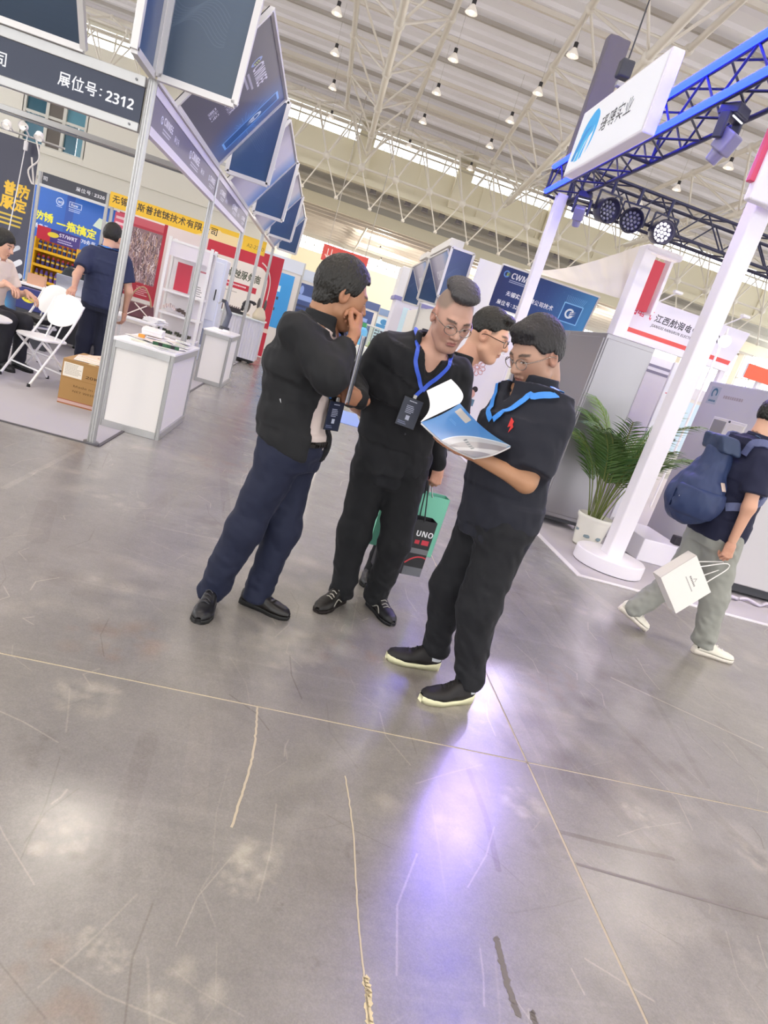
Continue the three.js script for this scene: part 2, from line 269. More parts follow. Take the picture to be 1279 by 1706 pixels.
  for (let i = 0; i < 420; i++) { const x = rnd(-2, 3.1), z = rnd(-6.1, -1), t = rnd() < 0.6 ? rnd(-0.35, 0.35) + PI / 2 : rnd(0, PI), L = rnd(0.04, 0.45), b = rnd(-0.05, 0.05); line([[x, z], [x + L * 0.5 * Math.cos(t) + b, z + L * 0.5 * Math.sin(t)], [x + L * Math.cos(t), z + L * Math.sin(t)]], (rnd() < 0.7 ? pale : dark) + rnd(0.1, 0.4).toFixed(2) + ')', rnd(0.8, 2.6)); }
  for (let i = 0; i < 26; i++) { const x = rnd(-2, 3.1), z = rnd(-6.1, -1), t = rnd(-0.3, 0.3) + PI / 2, L = rnd(0.4, 1.3); line([[x, z], [x + L * Math.cos(t), z + L * Math.sin(t)]], (rnd() < 0.5 ? pale : dark) + rnd(0.06, 0.14).toFixed(2) + ')', rnd(12, 50)); }
  const ov = g.getImageData(0, 0, M, M).data, big = new Uint8Array(M * M * 4);
  for (let j = 0; j < M; j++) for (let i = 0; i < M; i++) {
    const x = i / 2, y = j / 2, i0 = x | 0, j0 = y | 0, i1 = (i0 + 1) % N, j1 = (j0 + 1) % N, fx = x - i0, fy = y - j0, o = (j * M + i) * 4, gr = rnd(-5, 5);
    for (let c = 0; c < 3; c++) { const q = (a, b) => data[(b * N + a) * 4 + c]; big[o + c] = clamp((q(i0, j0) * (1 - fx) + q(i1, j0) * fx) * (1 - fy) + (q(i0, j1) * (1 - fx) + q(i1, j1) * fx) * fy + (ov[o + c] - 128) * 0.62 + gr, 0, 255); }
    big[o + 3] = 255;
  }
  const mk = (d, n, srgb) => { const t = new THREE.DataTexture(d, n, n); t.magFilter = THREE.LinearFilter; t.wrapS = t.wrapT = THREE.RepeatWrapping; if (srgb) t.colorSpace = THREE.SRGBColorSpace; t.needsUpdate = true; return t; };
  return [mk(big, M, true), mk(ro, N, false)];
}
const [concreteMap, concreteRough] = concreteMaps();
concreteMap.repeat.set(1 / 5.12, 1 / 5.12); concreteRough.repeat.set(1 / 5.12, 1 / 5.12);
const concrete = new THREE.MeshPhysicalMaterial({ map: concreteMap, roughnessMap: concreteRough, roughness: 1, specularIntensity: 1, ior: 1.9 });
const filler = mat(0xb9ad96, 0.7), groove = mat(0x57534c, 0.8);
const floor = struct('floor');
function floorSlab(x0, x1, z0, z1) {
  const gap = 0.005, g = slab(x0 + gap, x1 - gap, -0.12, 0, z0 + gap, z1 - gap), p = g.attributes.position, uv = g.attributes.uv;
  for (let i = 0; i < p.count; i++) uv.setXY(i, p.getX(i) + 2, p.getZ(i) + 6.1);
  mesh('slab', g, concrete, floor);
}
const xs = [-34, -22.68, -16.68, -10.68, -4.68, 1.32, 7.32, 13.32, 19.32, 42], zs = [-90, -51, -44.3, -38.3, -32.3, -26.3, -20.3, -14.3, -8.3, -2.3, 3.7, 26];
for (let i = 0; i + 1 < xs.length; i++) for (let j = 0; j + 1 < zs.length; j++) floorSlab(xs[i], xs[i + 1], zs[j], zs[j + 1]);
mesh('slab_bed', slab(X0, X1, -0.3, -0.1, ZF, ZN), groove, floor);
for (let i = 1; i + 1 < xs.length; i++) mesh('joint_filler', slab(xs[i] - 0.006, xs[i] + 0.006, -0.1, -0.0015, ZF, ZN), filler, floor);
for (let j = 1; j + 1 < zs.length; j++) mesh('joint_filler', slab(X0, X1, -0.1, -0.0015, zs[j] - 0.006, zs[j] + 0.006), filler, floor);
// hairline cracks patched with pale filler, scraped paint and a dark scuff: thin skins of real material on the slab
function floorSkin(pts, w, m, name) {                 // pts [x, z]
  const c = new THREE.CatmullRomCurve3(pts.map(([x, z]) => V3(x, 0.0004, z))), P = [], N = [];
  for (let i = 0; i <= 40; i++) { const p = c.getPoint(i / 40); p.x += nz(i * 0.9, w * 90, pts[0][0]) * w * 0.6; P.push(p); N.push(V3(0, 1, 0)); }
  mesh(name, strapOf(P, N, w, 0.0006), m, floor);
}
floorSkin([[0.15, -2.3], [0.16, -2.0], [0.13, -1.64]], 0.008, filler, 'crack_filler');
floorSkin([[0.50, -1.98], [0.517, -1.7], [0.515, -1.4], [0.527, -1.1]], 0.005, filler, 'crack_filler');
floorSkin([[0.524, -1.22], [0.528, -1.16], [0.528, -1.09]], 0.016, mat(0xcfc09a, 0.7), 'scraped_paint');
floorSkin([[0.93, -1.40], [0.925, -1.28], [0.93, -1.17]], 0.017, mat(0x6b655e, 0.6), 'dark_scuff');
floorSkin([[0.975, -1.19], [0.97, -1.13], [0.975, -1.08]], 0.014, mat(0x6b655e, 0.6), 'dark_scuff');
floorSkin([[-1.25, -1.20], [-0.9, -1.13], [-0.55, -1.11]], 0.022, mat(0x77695c, 0.6), 'dark_scuff');
floorSkin([[1.33, -1.75], [1.7, -1.70], [2.0, -1.66], [2.6, -1.60]], 0.012, mat(0x7d7671, 0.6), 'dark_scuff');
// ---- walls
const wallWhite = mat(0xe6e1d6, 0.85), wallCream = mat(0xe6dfc8, 0.85), wallGrey = mat(0xb9b5ac, 0.85), mullion = mat(0xd2cfc6, 0.5, 0.1);
const paneMat = new THREE.MeshPhysicalMaterial({ color: 0xffffff, roughness: 0.0, transmission: 1, thickness: 0, ior: 1.45 });
let windowCount = 0;
function glazing(x0, x1, y0, y1, z0, z1, n, rows) {   // a band of windows along x (z0 = z1) or z (x0 = x1)
  const w = struct('window_' + (++windowCount)), alongX = z0 === z1, L = alongX ? x1 - x0 : z1 - z0, P = (t, y) => alongX ? [x0 + L * t, y, z0] : [x0, y, z0 + L * t];
  for (let i = 0; i < n; i++) for (let r = 0; r < rows; r++) {
    const a = P(i / n, mix(y0, y1, r / rows)), b = P((i + 1) / n, mix(y0, y1, (r + 1) / rows));
    mesh('pane', quad([a[0], a[1], a[2]], [b[0], a[1], b[2]], b, [a[0], b[1], a[2]]), paneMat, w);
  }
  for (let i = 0; i <= n; i++) mesh('mullion', bar(P(i / n, y0), P(i / n, y1), 0.09), mullion, w);
  for (let r = 0; r <= rows; r++) mesh('transom', bar(P(0, mix(y0, y1, r / rows)), P(1, mix(y0, y1, r / rows)), 0.09), mullion, w);
}
function sideWall(name, x, dir) {
  const w = struct(name);
  mesh('base_wall', slab(x, x + dir * 0.4, 0, 3.2, ZF, ZN), wallWhite, w); mesh('top_wall', slab(x, x + dir * 0.4, 12.4, 16.5, ZF, ZN), wallWhite, w);
  for (let z = ZF; z <= ZN; z += 11.6) mesh('pier', slab(x, x + dir * 0.4, 3.2, 12.4, z, z + 1), wallWhite, w);
  for (let z = ZF; z < ZN - 1; z += 11.6) glazing(x + dir * 0.2, x + dir * 0.2, 3.2, 12.4, z + 1, z + 11.6, 5, 4);
}
sideWall('wall_left', X0, -1); sideWall('wall_right', X1, 1);
{
  const w = struct('wall_front');
  mesh('base_wall', slab(X0, X1, 0, 0.5, ZN, ZN + 0.4), wallWhite, w); mesh('top_wall', slab(X0, X1, 12.5, 16.5, ZN, ZN + 0.4), wallWhite, w);
  for (let x = X0; x <= X1; x += 12.5) mesh('pier', slab(x, x + 1, 0.5, 12.5, ZN, ZN + 0.4), wallWhite, w);
  for (let x = X0; x < X1 - 1; x += 12.5) glazing(x + 1, x + 12.5, 0.5, 12.5, ZN + 0.2, ZN + 0.2, 6, 5);
}
{ // the end wall of the near hall: offices on the left, an open portal with a hung cream panel and a clerestory over it
  const w = struct('wall_end');
  const offices = [[-21.4, -18.95, 6.55, 8.9], [-19.95 + 2.15, -17.75 + 0.0, 0, 0]];
  mesh('office_wall', slab(X0, -21.6, 0, 12.95, ZE - 0.4, ZE), wallWhite, w);
  mesh('office_wall', slab(-21.6, -17.6, 0, 6.3, ZE - 0.4, ZE), wallWhite, w);
  mesh('office_wall', slab(-21.6, -17.6, 9.2, 12.95, ZE - 0.4, ZE), wallWhite, w);
  mesh('office_wall', slab(-17.6, -4.9, 0, 12.95, ZE - 0.4, ZE), wallWhite, w);
  mesh('string_course', slab(X0, -4.9, 5.9, 6.15, ZE, ZE + 0.2), wallWhite, w);
  mesh('string_course', slab(X0, -4.9, 4.3, 4.5, ZE, ZE + 0.15), wallGrey, w);
  mesh('hung_panel', slab(-4.9, X1, 10.9, 12.95, ZE - 0.35, ZE), wallCream, w);
  for (let x = -4.9; x < X1; x += 4.6) mesh('panel_rib', slab(x - 0.12, x + 0.12, 10.9, 12.95, ZE, ZE + 0.12), wallCream, w);
  mesh('edge_beam', slab(-4.9, X1, 10.55, 10.95, ZE - 0.5, ZE + 0.25), wallCream, w);
  mesh('top_beam', slab(X0, X1, 14.75, 16.5, ZE - 0.4, ZE + 0.1), wallGrey, w);
  for (const x of [-14.4, -6.8, 0.1, 7.2, 14.3, 21.4, 28.5, 35.6]) mesh('column_head', slab(x - 0.55, x + 0.55, 10.9, 14.8, ZE - 0.2, ZE + 0.55), wallCream, w);
  glazing(X0, X1, 12.95, 14.75, ZE - 0.2, ZE - 0.2, 44, 1);
  const rail = mat(0xc9c2b0, 0.6);
  for (const y of [13.25, 13.6]) mesh('walkway_rail', bar([X0, y, ZE + 0.9], [X1, y, ZE + 0.9], 0.09), rail, w);
  mesh('walkway', slab(X0, X1, 13.85, 13.98, ZE + 0.5, ZE + 1.3), rail, w);
  // office windows: dark teal glass between pale frames and a grey pier
  const teal = new THREE.MeshPhysicalMaterial({ color: 0x2f5f73, roughness: 0.12, metalness: 0.15 }), teal2 = new THREE.MeshPhysicalMaterial({ color: 0x5f95a8, roughness: 0.15 });
  const o = struct('window_' + (++windowCount)); 
  mesh('pane', slab(-21.5, -20.25, 6.4, 8.05, ZE - 0.3, ZE - 0.2), teal, o); mesh('pane', slab(-21.5, -20.25, 8.2, 9.1, ZE - 0.3, ZE - 0.2), teal, o);
  mesh('pane', slab(-18.95, -18.2, 6.4, 8.05, ZE - 0.3, ZE - 0.2), teal, o); mesh('pane', slab(-18.15, -17.7, 6.4, 8.05, ZE - 0.3, ZE - 0.2), teal2, o); mesh('pane', slab(-18.95, -17.7, 8.2, 9.1, ZE - 0.3, ZE - 0.2), teal2, o);
  mesh('pier', slab(-20.0, -19.15, 6.3, 9.2, ZE - 0.35, ZE - 0.05), mat(0x6f6862, 0.8), o);
  for (const x of [-21.55, -20.12, -19.05, -17.65]) mesh('mullion', bar([x, 6.3, ZE - 0.1], [x, 9.2, ZE - 0.1], 0.2), mullion, o);
  for (const y of [6.3, 8.13, 9.2]) mesh('transom', bar([-21.6, y, ZE - 0.1], [-17.6, y, ZE - 0.1], 0.16), mullion, o);
}
{ // beyond the portal
  const w = struct('wall_far');
  mesh('lower_wall', slab(-5.2, X1, 0, 8.4, ZF - 0.4, ZF), wallCream, w); mesh('upper_wall', slab(-5.2, X1, 9.9, 11, ZF - 0.4, ZF), wallGrey, w);
  mesh('side_wall', slab(-5.6, -5.2, 0, 12.7, ZF, ZE - 0.4), wallWhite, w);
  glazing(-5.2, X1, 8.4, 9.9, ZF - 0.2, ZF - 0.2, 40, 2);
  mesh('step_wall', slab(-5.2, X1, 10.6, 12.75, -62.4, -62.25), wallGrey, w); mesh('lighting_bridge', slab(-5.2, X1, 9.85, 10.75, -62.3, -62), wallCream, w);
  mesh('catwalk', slab(-5.2, X1, 11.2, 11.35, -60.6, -59.6), wallGrey, w); mesh('catwalk', slab(-5.2, X1, 10.9, 11.05, -57.6, -57), wallGrey, w);
  mesh('duct', rod([-5.2, 11.9, -58.4], [X1, 11.9, -58.4], 0.22, 12), wallGrey, w); mesh('duct', rod([-5.2, 11.3, -61], [X1, 11.3, -61], 0.2, 12), wallWhite, w);
}
// ---- ceiling: ribbed steel deck on purlins
const deckMat = new THREE.MeshPhysicalMaterial({ color: 0xdcd7d8, roughness: 0.95, transmission: 0.062, thickness: 0 }), steelWhite = mat(0xe4ddd2, 0.45, 0.05), steelGrey = mat(0xb7b0a8, 0.5, 0.05);
const ceiling = struct('ceiling');
function deck(z0, z1, y, x0, x1, pitch) {             // one folded translucent sheet
  const n = Math.round((z1 - z0) / pitch), p = (z1 - z0) / n, h = 0.13, prof = [];
  for (let i = 0; i < n; i++) { const a = i * p; prof.push([a, 0], [a + p * 0.12, 0], [a + p * 0.2, h], [a + p * 0.8, h], [a + p * 0.88, 0]); } prof.push([z1 - z0, 0]);
  return join(...prof.slice(1).map((q, i) => quad([x0, y + prof[i][1], z0 + prof[i][0]], [x1, y + prof[i][1], z0 + prof[i][0]], [x1, y + q[1], z0 + q[0]], [x0, y + q[1], z0 + q[0]])));
}
mesh('roof_deck', deck(ZE, ZN, 14.35, X0, X1, 1.05), deckMat, ceiling);
mesh('roof_deck', deck(ZE - 11.2, ZE - 0.4, 12.75, -5.6, X1, 1.05), deckMat, ceiling); mesh('roof_deck', deck(ZF, ZE - 11.2, 10.6, -5.6, X1, 0.9), deckMat, ceiling);
for (let z = -47.1; z < 20; z += 5.2) {
  mesh('purlin', slab(X0, X1, 14.2, 14.36, z - 0.07, z + 0.07), steelGrey, ceiling);
  mesh('purlin', slab(X0, X1, 14.16, 14.34, z + 2.5, z + 2.64), steelWhite, ceiling);
}
mesh('light_strip_beam', slab(X0, X1, 14.0, 14.2, -43.4, -42.9), steelWhite, ceiling); mesh('light_strip_beam', slab(X0, X1, 14.05, 14.2, -48.9, -48.4), steelWhite, ceiling);
for (let z = -86; z < -63; z += 2.4) { mesh('purlin', slab(-5.2, X1, 9.95, 10.2, z - 0.12, z + 0.12), steelGrey, ceiling); mesh('purlin', slab(-5.2, X1, 10.25, 10.5, z + 1.1, z + 1.3), steelWhite, ceiling); }
for (const x of [2, 9.5, 17, 24.5]) mesh('low_truss_chord', rod([x, 9.6, ZF], [x, 9.6, -63], 0.1), steelGrey, ceiling);
// ---- roof trusses: tubes with node balls
const unitCyl = new THREE.CylinderGeometry(1, 1, 1, 8), ballGeo = new THREE.SphereGeometry(1, 12, 8);
function member(name, a, b, r, parent) {
  const A = V3(...a), B = V3(...b), d = B.clone().sub(A), o = mesh(name, unitCyl, steelWhite, parent);
  o.position.copy(A.add(B).multiplyScalar(0.5)); o.scale.set(r, d.length(), r); o.quaternion.setFromUnitVectors(V3(0, 1, 0), d.normalize()); return o;
}
function node(p, r, parent) { const o = mesh('node_ball', ballGeo, steelWhite, parent); o.position.set(...p); o.scale.setScalar(r); }
function longTruss(xa, xb, za, zb, label) {            // triangular: one lower chord, two upper chords; runs away from the camera
  const t = thing('roof_truss', label, 'truss'), X = z => mix(xa, xb, (z - za) / (zb - za)), dx = 1.92, yl = 11.95, yu = 13.75;
  member('lower_chord', [xa, yl, za], [xb, yl, zb], 0.155, t);
  for (const s of [-1, 1]) member('upper_chord', [xa + s * dx, yu, za], [xb + s * dx, yu, zb], 0.125, t);
  for (let z = zb + 0.9; z < za; z += 5.2) {
    const N = z + 2.6;
    for (const s of [-1, 1]) {
      member('brace', [X(z) + s * dx, yu, z], [X(N), yl, N], 0.055, t); member('brace', [X(z) + s * dx, yu, z], [X(N - 5.2), yl, N - 5.2], 0.055, t);
      
      node([X(z) + s * dx, yu, z], 0.19, t);
    }
    member('brace', [X(z) - dx, yu, z], [X(z) + dx, yu, z], 0.05, t); node([X(N), yl, N], 0.22, t);
  }
}
longTruss(-0.05, 0.3, -8, -47.6, 'white tubular roof truss running away overhead to the left of the tower sign');
longTruss(6.6, 10.2, -10, -48.2, 'white tubular roof truss passing behind the tower sign with the blue emblem');
longTruss(-9.2, -9, -8, -47.6, 'white tubular roof truss glimpsed above the left-hand fascia gap');
longTruss(17.5, 19, -12, -48.2, 'white tubular roof truss at the upper right beyond the blue light tubes');
{
  const t = thing('cross_truss', 'white space-frame truss zigzagging across the hall under the clerestory windows', 'truss'), z = -48, p = 2.33, x0 = -2.13;
  for (let k = -8; k < 15; k++) {
    const x = x0 + p * k, top = [x, 14.0, z], bot = [x, 10.93, z], m0 = [x - p / 2, 13.45, z + 0.5], m1 = [x + p / 2, 13.45, z + 0.5], n0 = [x - p / 2, 13.45, z - 1.2], n1 = [x + p / 2, 13.45, z - 1.2], l0 = [x - p / 2 + 0.05, 8.85, z - 0.7], l1 = [x + p / 2 + 0.05, 8.85, z - 0.7];
    for (const q of [m0, m1]) { member('brace', top, q, 0.06, t); member('brace', bot, q, 0.055, t); }
    for (const q of [n0, n1]) member('brace', bot, q, 0.04, t);
    if (k > -3) { member('brace', bot, l0, 0.045, t); member('brace', bot, l1, 0.045, t); node(l1, 0.13, t); }
    node(bot, 0.24, t); node(m1, 0.16, t); node(top, 0.14, t);
  }
  for (const [y, zz, r] of [[13.45, z + 0.5, 0.08], [13.45, z - 1.2, 0.06], [10.93, z, 0.07], [13.1, z - 0.3, 0.045]]) member('chord', [x0 - 8 * p, y, zz], [x0 + 14 * p, y, zz], r, t);
}
// ---- high-bay lamps: dark ballast, bright bell
const lampDark = mat(0x3c3a3c, 0.5, 0.3), bellMat = new THREE.MeshStandardMaterial({ color: 0xf2ece4, emissive: 0xfff1e0, emissiveIntensity: 0.35, roughness: 0.4, side: THREE.DoubleSide });
const bulbMat = glow(1, 0.95, 0.88, 4);
const lampProto = (() => {
  const t = new THREE.Group();
  mesh('ballast', cyl(0.075, 0.075, 0.17, 0, 0.2, 0, 14), lampDark, t); mesh('hanger', cyl(0.008, 0.008, 1.6, 0, 0.36, 0, 6), steelGrey, t);
  mesh('reflector', lathe([[0.06, 0.21], [0.085, 0.16], [0.2, 0.0], [0.225, -0.06], [0.215, -0.06], [0.185, 0.01], [0.055, 0.18]], 24), bellMat, t);
  mesh('bulb', new THREE.SphereGeometry(0.085, 16, 10).translate(0, -0.02, 0), bulbMat, t);
  return t;
})();
const nearLamp = [[2.35, -26.5], [2.55, -30.7], [2.58, -34.9], [2.66, -39.7], [6.18, -26.6], [6.25, -30.7], [6.25, -34.9], [6.45, -39.6], [-2.31, -26.4], [-2.27, -30.7], [-2.26, -34.9], [-2.28, -39.7], [2.6, -45.2], [6.6, -45.2], [-2.3, -45.2], [15.0, -26.5], [15.2, -30.6], [15.45, -35.4], [15.6, -39.8], [11.9, -45.2], [-11.5, -35], [-11.4, -40], [21, -31], [21.2, -38]];
function lampAt(x, y, z, label, group, cd, rod = 1) {
  const t = lampProto.clone(); t.name = numbered('pendant_lamp'); t.position.set(x, y, z); scene.add(t); tag(t, label, 'lamp', group);
  const l = new THREE.SpotLight(LAMP_COL, cd, 0, 1.2, 0.7, 2); l.position.set(x, y - 0.11, z); l.target.position.set(x, 0, z); l.castShadow = true; l.shadow.radius = 10; scene.add(l, l.target);
}
for (const [x, z] of nearLamp) {
  const col = x < -8 ? 'far left of the hall' : x < 0 ? 'left of the central roof truss' : x < 4 ? 'just right of the central roof truss' : x < 9 ? 'between the central truss and the hung sign' : x < 14 ? 'behind the hung sign' : x < 18 ? 'beyond the blue light tubes' : 'at the upper right corner';
  const row = z > -28 ? 'nearest' : z > -33 ? 'second' : z > -37 ? 'third' : z > -42 ? 'fourth' : 'farthest';
  lampAt(x, 12.35, z, 'white bell lamp under the roof, ' + row + ' row, ' + col, 'bell lamps in rows under the roof', LAMP_CD);
}
for (let x = -19; x <= 29; x += 8) for (let z = 10; z > -24; z -= 8.2) lampAt(x, 12.35, z, 'white bell lamp under the roof above the camera, outside the view', 'bell lamps out of view', LAMP_CD * 1.6);
for (let i = 0; i < 13; i++) {                        // spotlights along the lighting bridge
  const t = thing('bridge_spotlight', 'small dark spotlight below the cream panel, ' + ['first', 'second', 'third', 'fourth', 'fifth', 'sixth', 'seventh', 'eighth', 'ninth', 'tenth', 'eleventh', 'twelfth', 'thirteenth'][i] + ' of the row from the left', 'spotlight', [1.55 + i * 1.41, 11.35, -56.4], 0, 'row of dark spotlights below the cream panel');
  mesh('housing', cyl(0.24, 0.2, 0.42, 0, 0, 0, 14), lampDark, t); mesh('reflector', cyl(0.3, 0.22, 0.25, 0, -0.25, 0, 14), mat(0x8d8a90, 0.4, 0.3), t); mesh('bracket', cyl(0.03, 0.03, 2.6, 0, 0.4, 0, 6), lampDark, t);
}
for (const [x, z] of [[4, -70], [14, -70], [24, -70], [5, -80], [16, -80], [30, -66]]) { const l = new THREE.PointLight(LAMP_COL, LAMP_CD * 3, 0, 2); const t = lampProto.clone(); t.name = numbered('pendant_lamp'); t.position.set(x, 8.9, z); scene.add(t); tag(t, (z > -68 ? 'rightmost lone' : (z > -75 ? 'nearer ' : 'farther ') + (x < 6 ? 'left' : x < 18 ? 'middle' : 'right')) + ' bell lamp in the far hall below the low purlins', 'lamp', 'lamps of the far hall'); l.position.set(x, 8.87, z); l.castShadow = true; l.shadow.radius = 6; scene.add(l); }
// ================================================================ LEFT ROW OF SHELL-SCHEME BOOTHS
const alu = mat(0xb4b3b2, 0.35, 0.55), aluDark = mat(0x77777a, 0.4, 0.5), panelWhite = mat(0xece8e4, 0.55), lilacFrame = mat(0xd9d3e4, 0.45, 0.1), carpetGrey = mat(0xa9a5ab, 0.95);
const white = mat(0xf1eff0, 0.5), blackPlastic = mat(0x17171a, 0.45), darkGrey = mat(0x3d3e44, 0.5), rubber = mat(0x222222, 0.8);
const XP = -1.52, PZ = [-5.51, -8.61, -11.75, -14.9, -18.0];
struct('carpet_left', slab(-16, XP + 0.06, 0.0005, 0.006, -18.5, -5.47), carpetGrey);
struct('trim_1', slab(-16, XP + 0.08, 0.0005, 0.008, -5.47, -5.445), mat(0x5a575a, 0.8));
struct('trim_2', slab(XP + 0.06, XP + 0.085, 0.0005, 0.008, -18.5, -5.445), mat(0x5a575a, 0.8));
const ribGeo = (() => {                               // fluted aluminium upright
  const s = new THREE.Shape(), n = 8, R = 0.034;
  for (let i = 0; i < n; i++) { const a = i / n * 2 * PI, b = (i + 0.36) / n * 2 * PI, c = (i + 0.5) / n * 2 * PI, d = (i + 0.64) / n * 2 * PI; for (const [q, r] of [[a - 0.14, R], [b - 0.14, R], [c - 0.14, R * 0.8], [d - 0.14, R * 0.8]]) s[i + q === a - 0.14 ? 'moveTo' : 'lineTo'](r * Math.cos(q), r * Math.sin(q)); }
  return s;
})();
function uprightGeo(h) { const g = new THREE.ExtrudeGeometry(ribGeo, { depth: h, bevelEnabled: false }); g.rotateX(-PI / 2); return g; }
const postGeo = uprightGeo(2.66);
const postNames = ['nearest aluminium booth upright standing at the carpet corner left of the white counter', 'second aluminium booth upright along the left aisle behind the first counter', 'third aluminium booth upright along the left aisle, in front of the yellow banner end', 'fourth aluminium booth upright by the long pale counter of the red booth', 'farthest aluminium booth upright of the left row beside the red arch'];
PZ.forEach((z, i) => {
  const t = thing('booth_upright', postNames[i], 'post', [XP, 0, z]);
  mesh('profile', postGeo, alu, t); mesh('base_plate', cyl(0.06, 0.06, 0.012, 0, 0, 0, 16), aluDark, t);
});
// ---- the front fascia with the stand number
{
  const t = thing('fascia_board', 'dark navy fascia board lettered with stand number 2312 between silver rails', 'sign');
  const m = printMat(2048, 150, (g, w, h) => {
    fill(g, '#353c50', 0, 0, w, h); const px = w / 3.0, X = x => (x + 4.56) * px;
    han(g, '展位号：2312', X(-2.13), 50, 60, '#eef0f4', 0.105, 1.02); han(g, '司', X(-2.55), 52, 64, '#eef0f4', 0.1); han(g, '有限公', X(-2.55) - 206, 52, 64, '#eef0f4', 0.1);
  });
  mesh('print_panel', quad([-4.56, 2.365, -5.49], [-1.56, 2.365, -5.49], [-1.56, 2.59, -5.49], [-4.56, 2.59, -5.49]), m, t);
  mesh('core_panel', slab(-4.56, -1.56, 2.36, 2.6, -5.52, -5.493), darkGrey, t);
  mesh('rail', rbox(3.0, 0.07, 0.05, 0.006, -3.06, 2.625, -5.505), alu, t); mesh('rail', rbox(3.0, 0.06, 0.05, 0.006, -3.06, 2.335, -5.505), alu, t);
  for (const y of [2.622, 2.338]) mesh('lock_screw', cyl(0.008, 0.008, 0.008, 0, 0, 0, 10).rotateX(PI / 2).translate(-1.62, y, -5.478), aluDark, t);
}
{
  const t = thing('partition_beam', 'silver aluminium cross beam running left behind the 2312 fascia', 'beam', [0, 0, 0]);
  mesh('beam', rbox(4.2, 0.06, 0.05, 0.006, -3.64, 2.56, -8.61), alu, t); mesh('lower_flange', slab(-5.7, -1.57, 2.505, 2.525, -8.62, -8.6), aluDark, t);
}
// ---- side fascias along the aisle
const sideFasciaMat = printMat(1024, 80, (g, w, h) => {
  fill(g, '#6d6880', 0, 0, w, h);
  for (const [x, s] of [[90, 1], [480, 1.25], [850, 1]]) { swirl(g, x + 12, 36, 13 * s, '#cfd2ea', '#e6e6f4'); latin(g, 'CWMEE', x + 34, 42, 30 * s, '#e8e6f2'); smallPrint(g, x + 34, 52, 130 * s, 2, 9, '#cbc8dc'); han(g, '展位号', x + 170 * s, 34, 20, '#d9d6e8', 0.1); }
});
const fasciaNote = ['grey-violet aisle fascia with white fair lettering between the first and second upright', 'grey-violet aisle fascia with white lettering between the second and third upright', 'short-looking grey-violet aisle fascia between the third and fourth upright', 'farthest grey-violet aisle fascia beside the red arch'];
for (let i = 0; i < 4; i++) {
  if (i > 1) continue;
  const a = PZ[i] - 0.045, b = PZ[i + 1] + 0.045, t = thing('aisle_fascia', fasciaNote[i], 'sign');
  mesh('print_panel', quad([XP + 0.018, 2.385, a], [XP + 0.018, 2.385, b], [XP + 0.018, 2.585, b], [XP + 0.018, 2.585, a]), sideFasciaMat, t);
  mesh('core_panel', slab(XP - 0.01, XP + 0.016, 2.38, 2.59, b, a), darkGrey, t);
  for (const y of [2.355, 2.615]) mesh('rail', slab(XP - 0.025, XP + 0.025, y - 0.03, y + 0.03, b, a), lilacFrame, t);
}
// ---- flared header: upright panels at the posts, slanted printed panels between them
const swirlLines = (g, w, h) => { g.strokeStyle = 'rgba(150,170,190,0.16)'; g.lineWidth = 2; for (let k = 0; k < 9; k++) { g.beginPath(); for (let i = 0; i <= 30; i++) { const x = i / 30 * w * 0.7; g[i ? 'lineTo' : 'moveTo'](x, h * (0.42 + k * 0.022) + Math.sin(i * 0.22 + k * 0.25) * h * 0.06); } g.stroke(); } };
const navyPanel = printMat(256, 420, (g, w, h) => { fill(g, grad(g, 0, 0, 0, h, '#55657a', '#3c4c60'), 0, 0, w, h); swirlLines(g, w, h); }, 0.3);
const bluePanel = printMat(256, 420, (g, w, h) => { fill(g, grad(g, 0, 0, w * 0.4, h, '#3d4a78', '#35527c'), 0, 0, w, h); swirlLines(g, w, h); }, 0.3);
const headerArt = printMat(1024, 360, (g, w, h) => {
  fill(g, grad(g, 0, 0, w, 0, '#4b4a5c', '#5b586c', '#686580'), 0, 0, w, h);
  const rg = g.createRadialGradient(w * 0.86, h * 0.5, 10, w * 0.86, h * 0.5, h * 0.85); rg.addColorStop(0, 'rgba(70,150,230,0.95)'); rg.addColorStop(1, 'rgba(60,90,170,0)'); g.fillStyle = rg; g.fillRect(w * 0.5, 0, w * 0.5, h);
  g.strokeStyle = 'rgba(130,190,255,0.5)'; g.lineWidth = 2; for (let i = 0; i < 26; i++) { const a = rnd(0, 2 * PI), r0 = 70, r1 = rnd(90, 180); g.beginPath(); g.moveTo(w * 0.85 + Math.cos(a) * r0, h * 0.55 + Math.sin(a) * r0); g.lineTo(w * 0.85 + Math.cos(a) * r1, h * 0.55 + Math.sin(a) * r1); g.stroke(); }
  g.strokeStyle = '#86c4ff'; g.lineWidth = 9; g.fillStyle = '#2a5f9e'; g.beginPath(); g.rect(w * 0.80, h * 0.10, w * 0.1, h * 0.74); g.fill(); g.stroke(); g.save(); g.translate(w * 0.85, h * 0.47); g.rotate(PI / 2); swirl(g, -20, 0, 36, '#dff0ff', '#ffffff'); g.restore();
  latin(g, 'CWMEE', 330, 105, 62, '#dcdbe8'); smallPrint(g, 332, 120, 210, 2, 16, '#c2c0d2'); swirl(g, 296, 84, 26, '#8fa6d8', '#c4d77a'); han(g, '无锡有限', 330, 185, 52, '#d7d5e2', 0.1); han(g, '展位号', 336, 262, 38, '#cfcddd', 0.1);
});
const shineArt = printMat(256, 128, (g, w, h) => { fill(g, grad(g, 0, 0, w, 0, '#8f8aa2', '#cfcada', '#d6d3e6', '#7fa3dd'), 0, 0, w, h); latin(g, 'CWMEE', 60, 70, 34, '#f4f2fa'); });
const XT = -0.93, YB = 2.68, YT = 3.53, frameW = mat(0xdcd9d8, 0.4, 0.2);
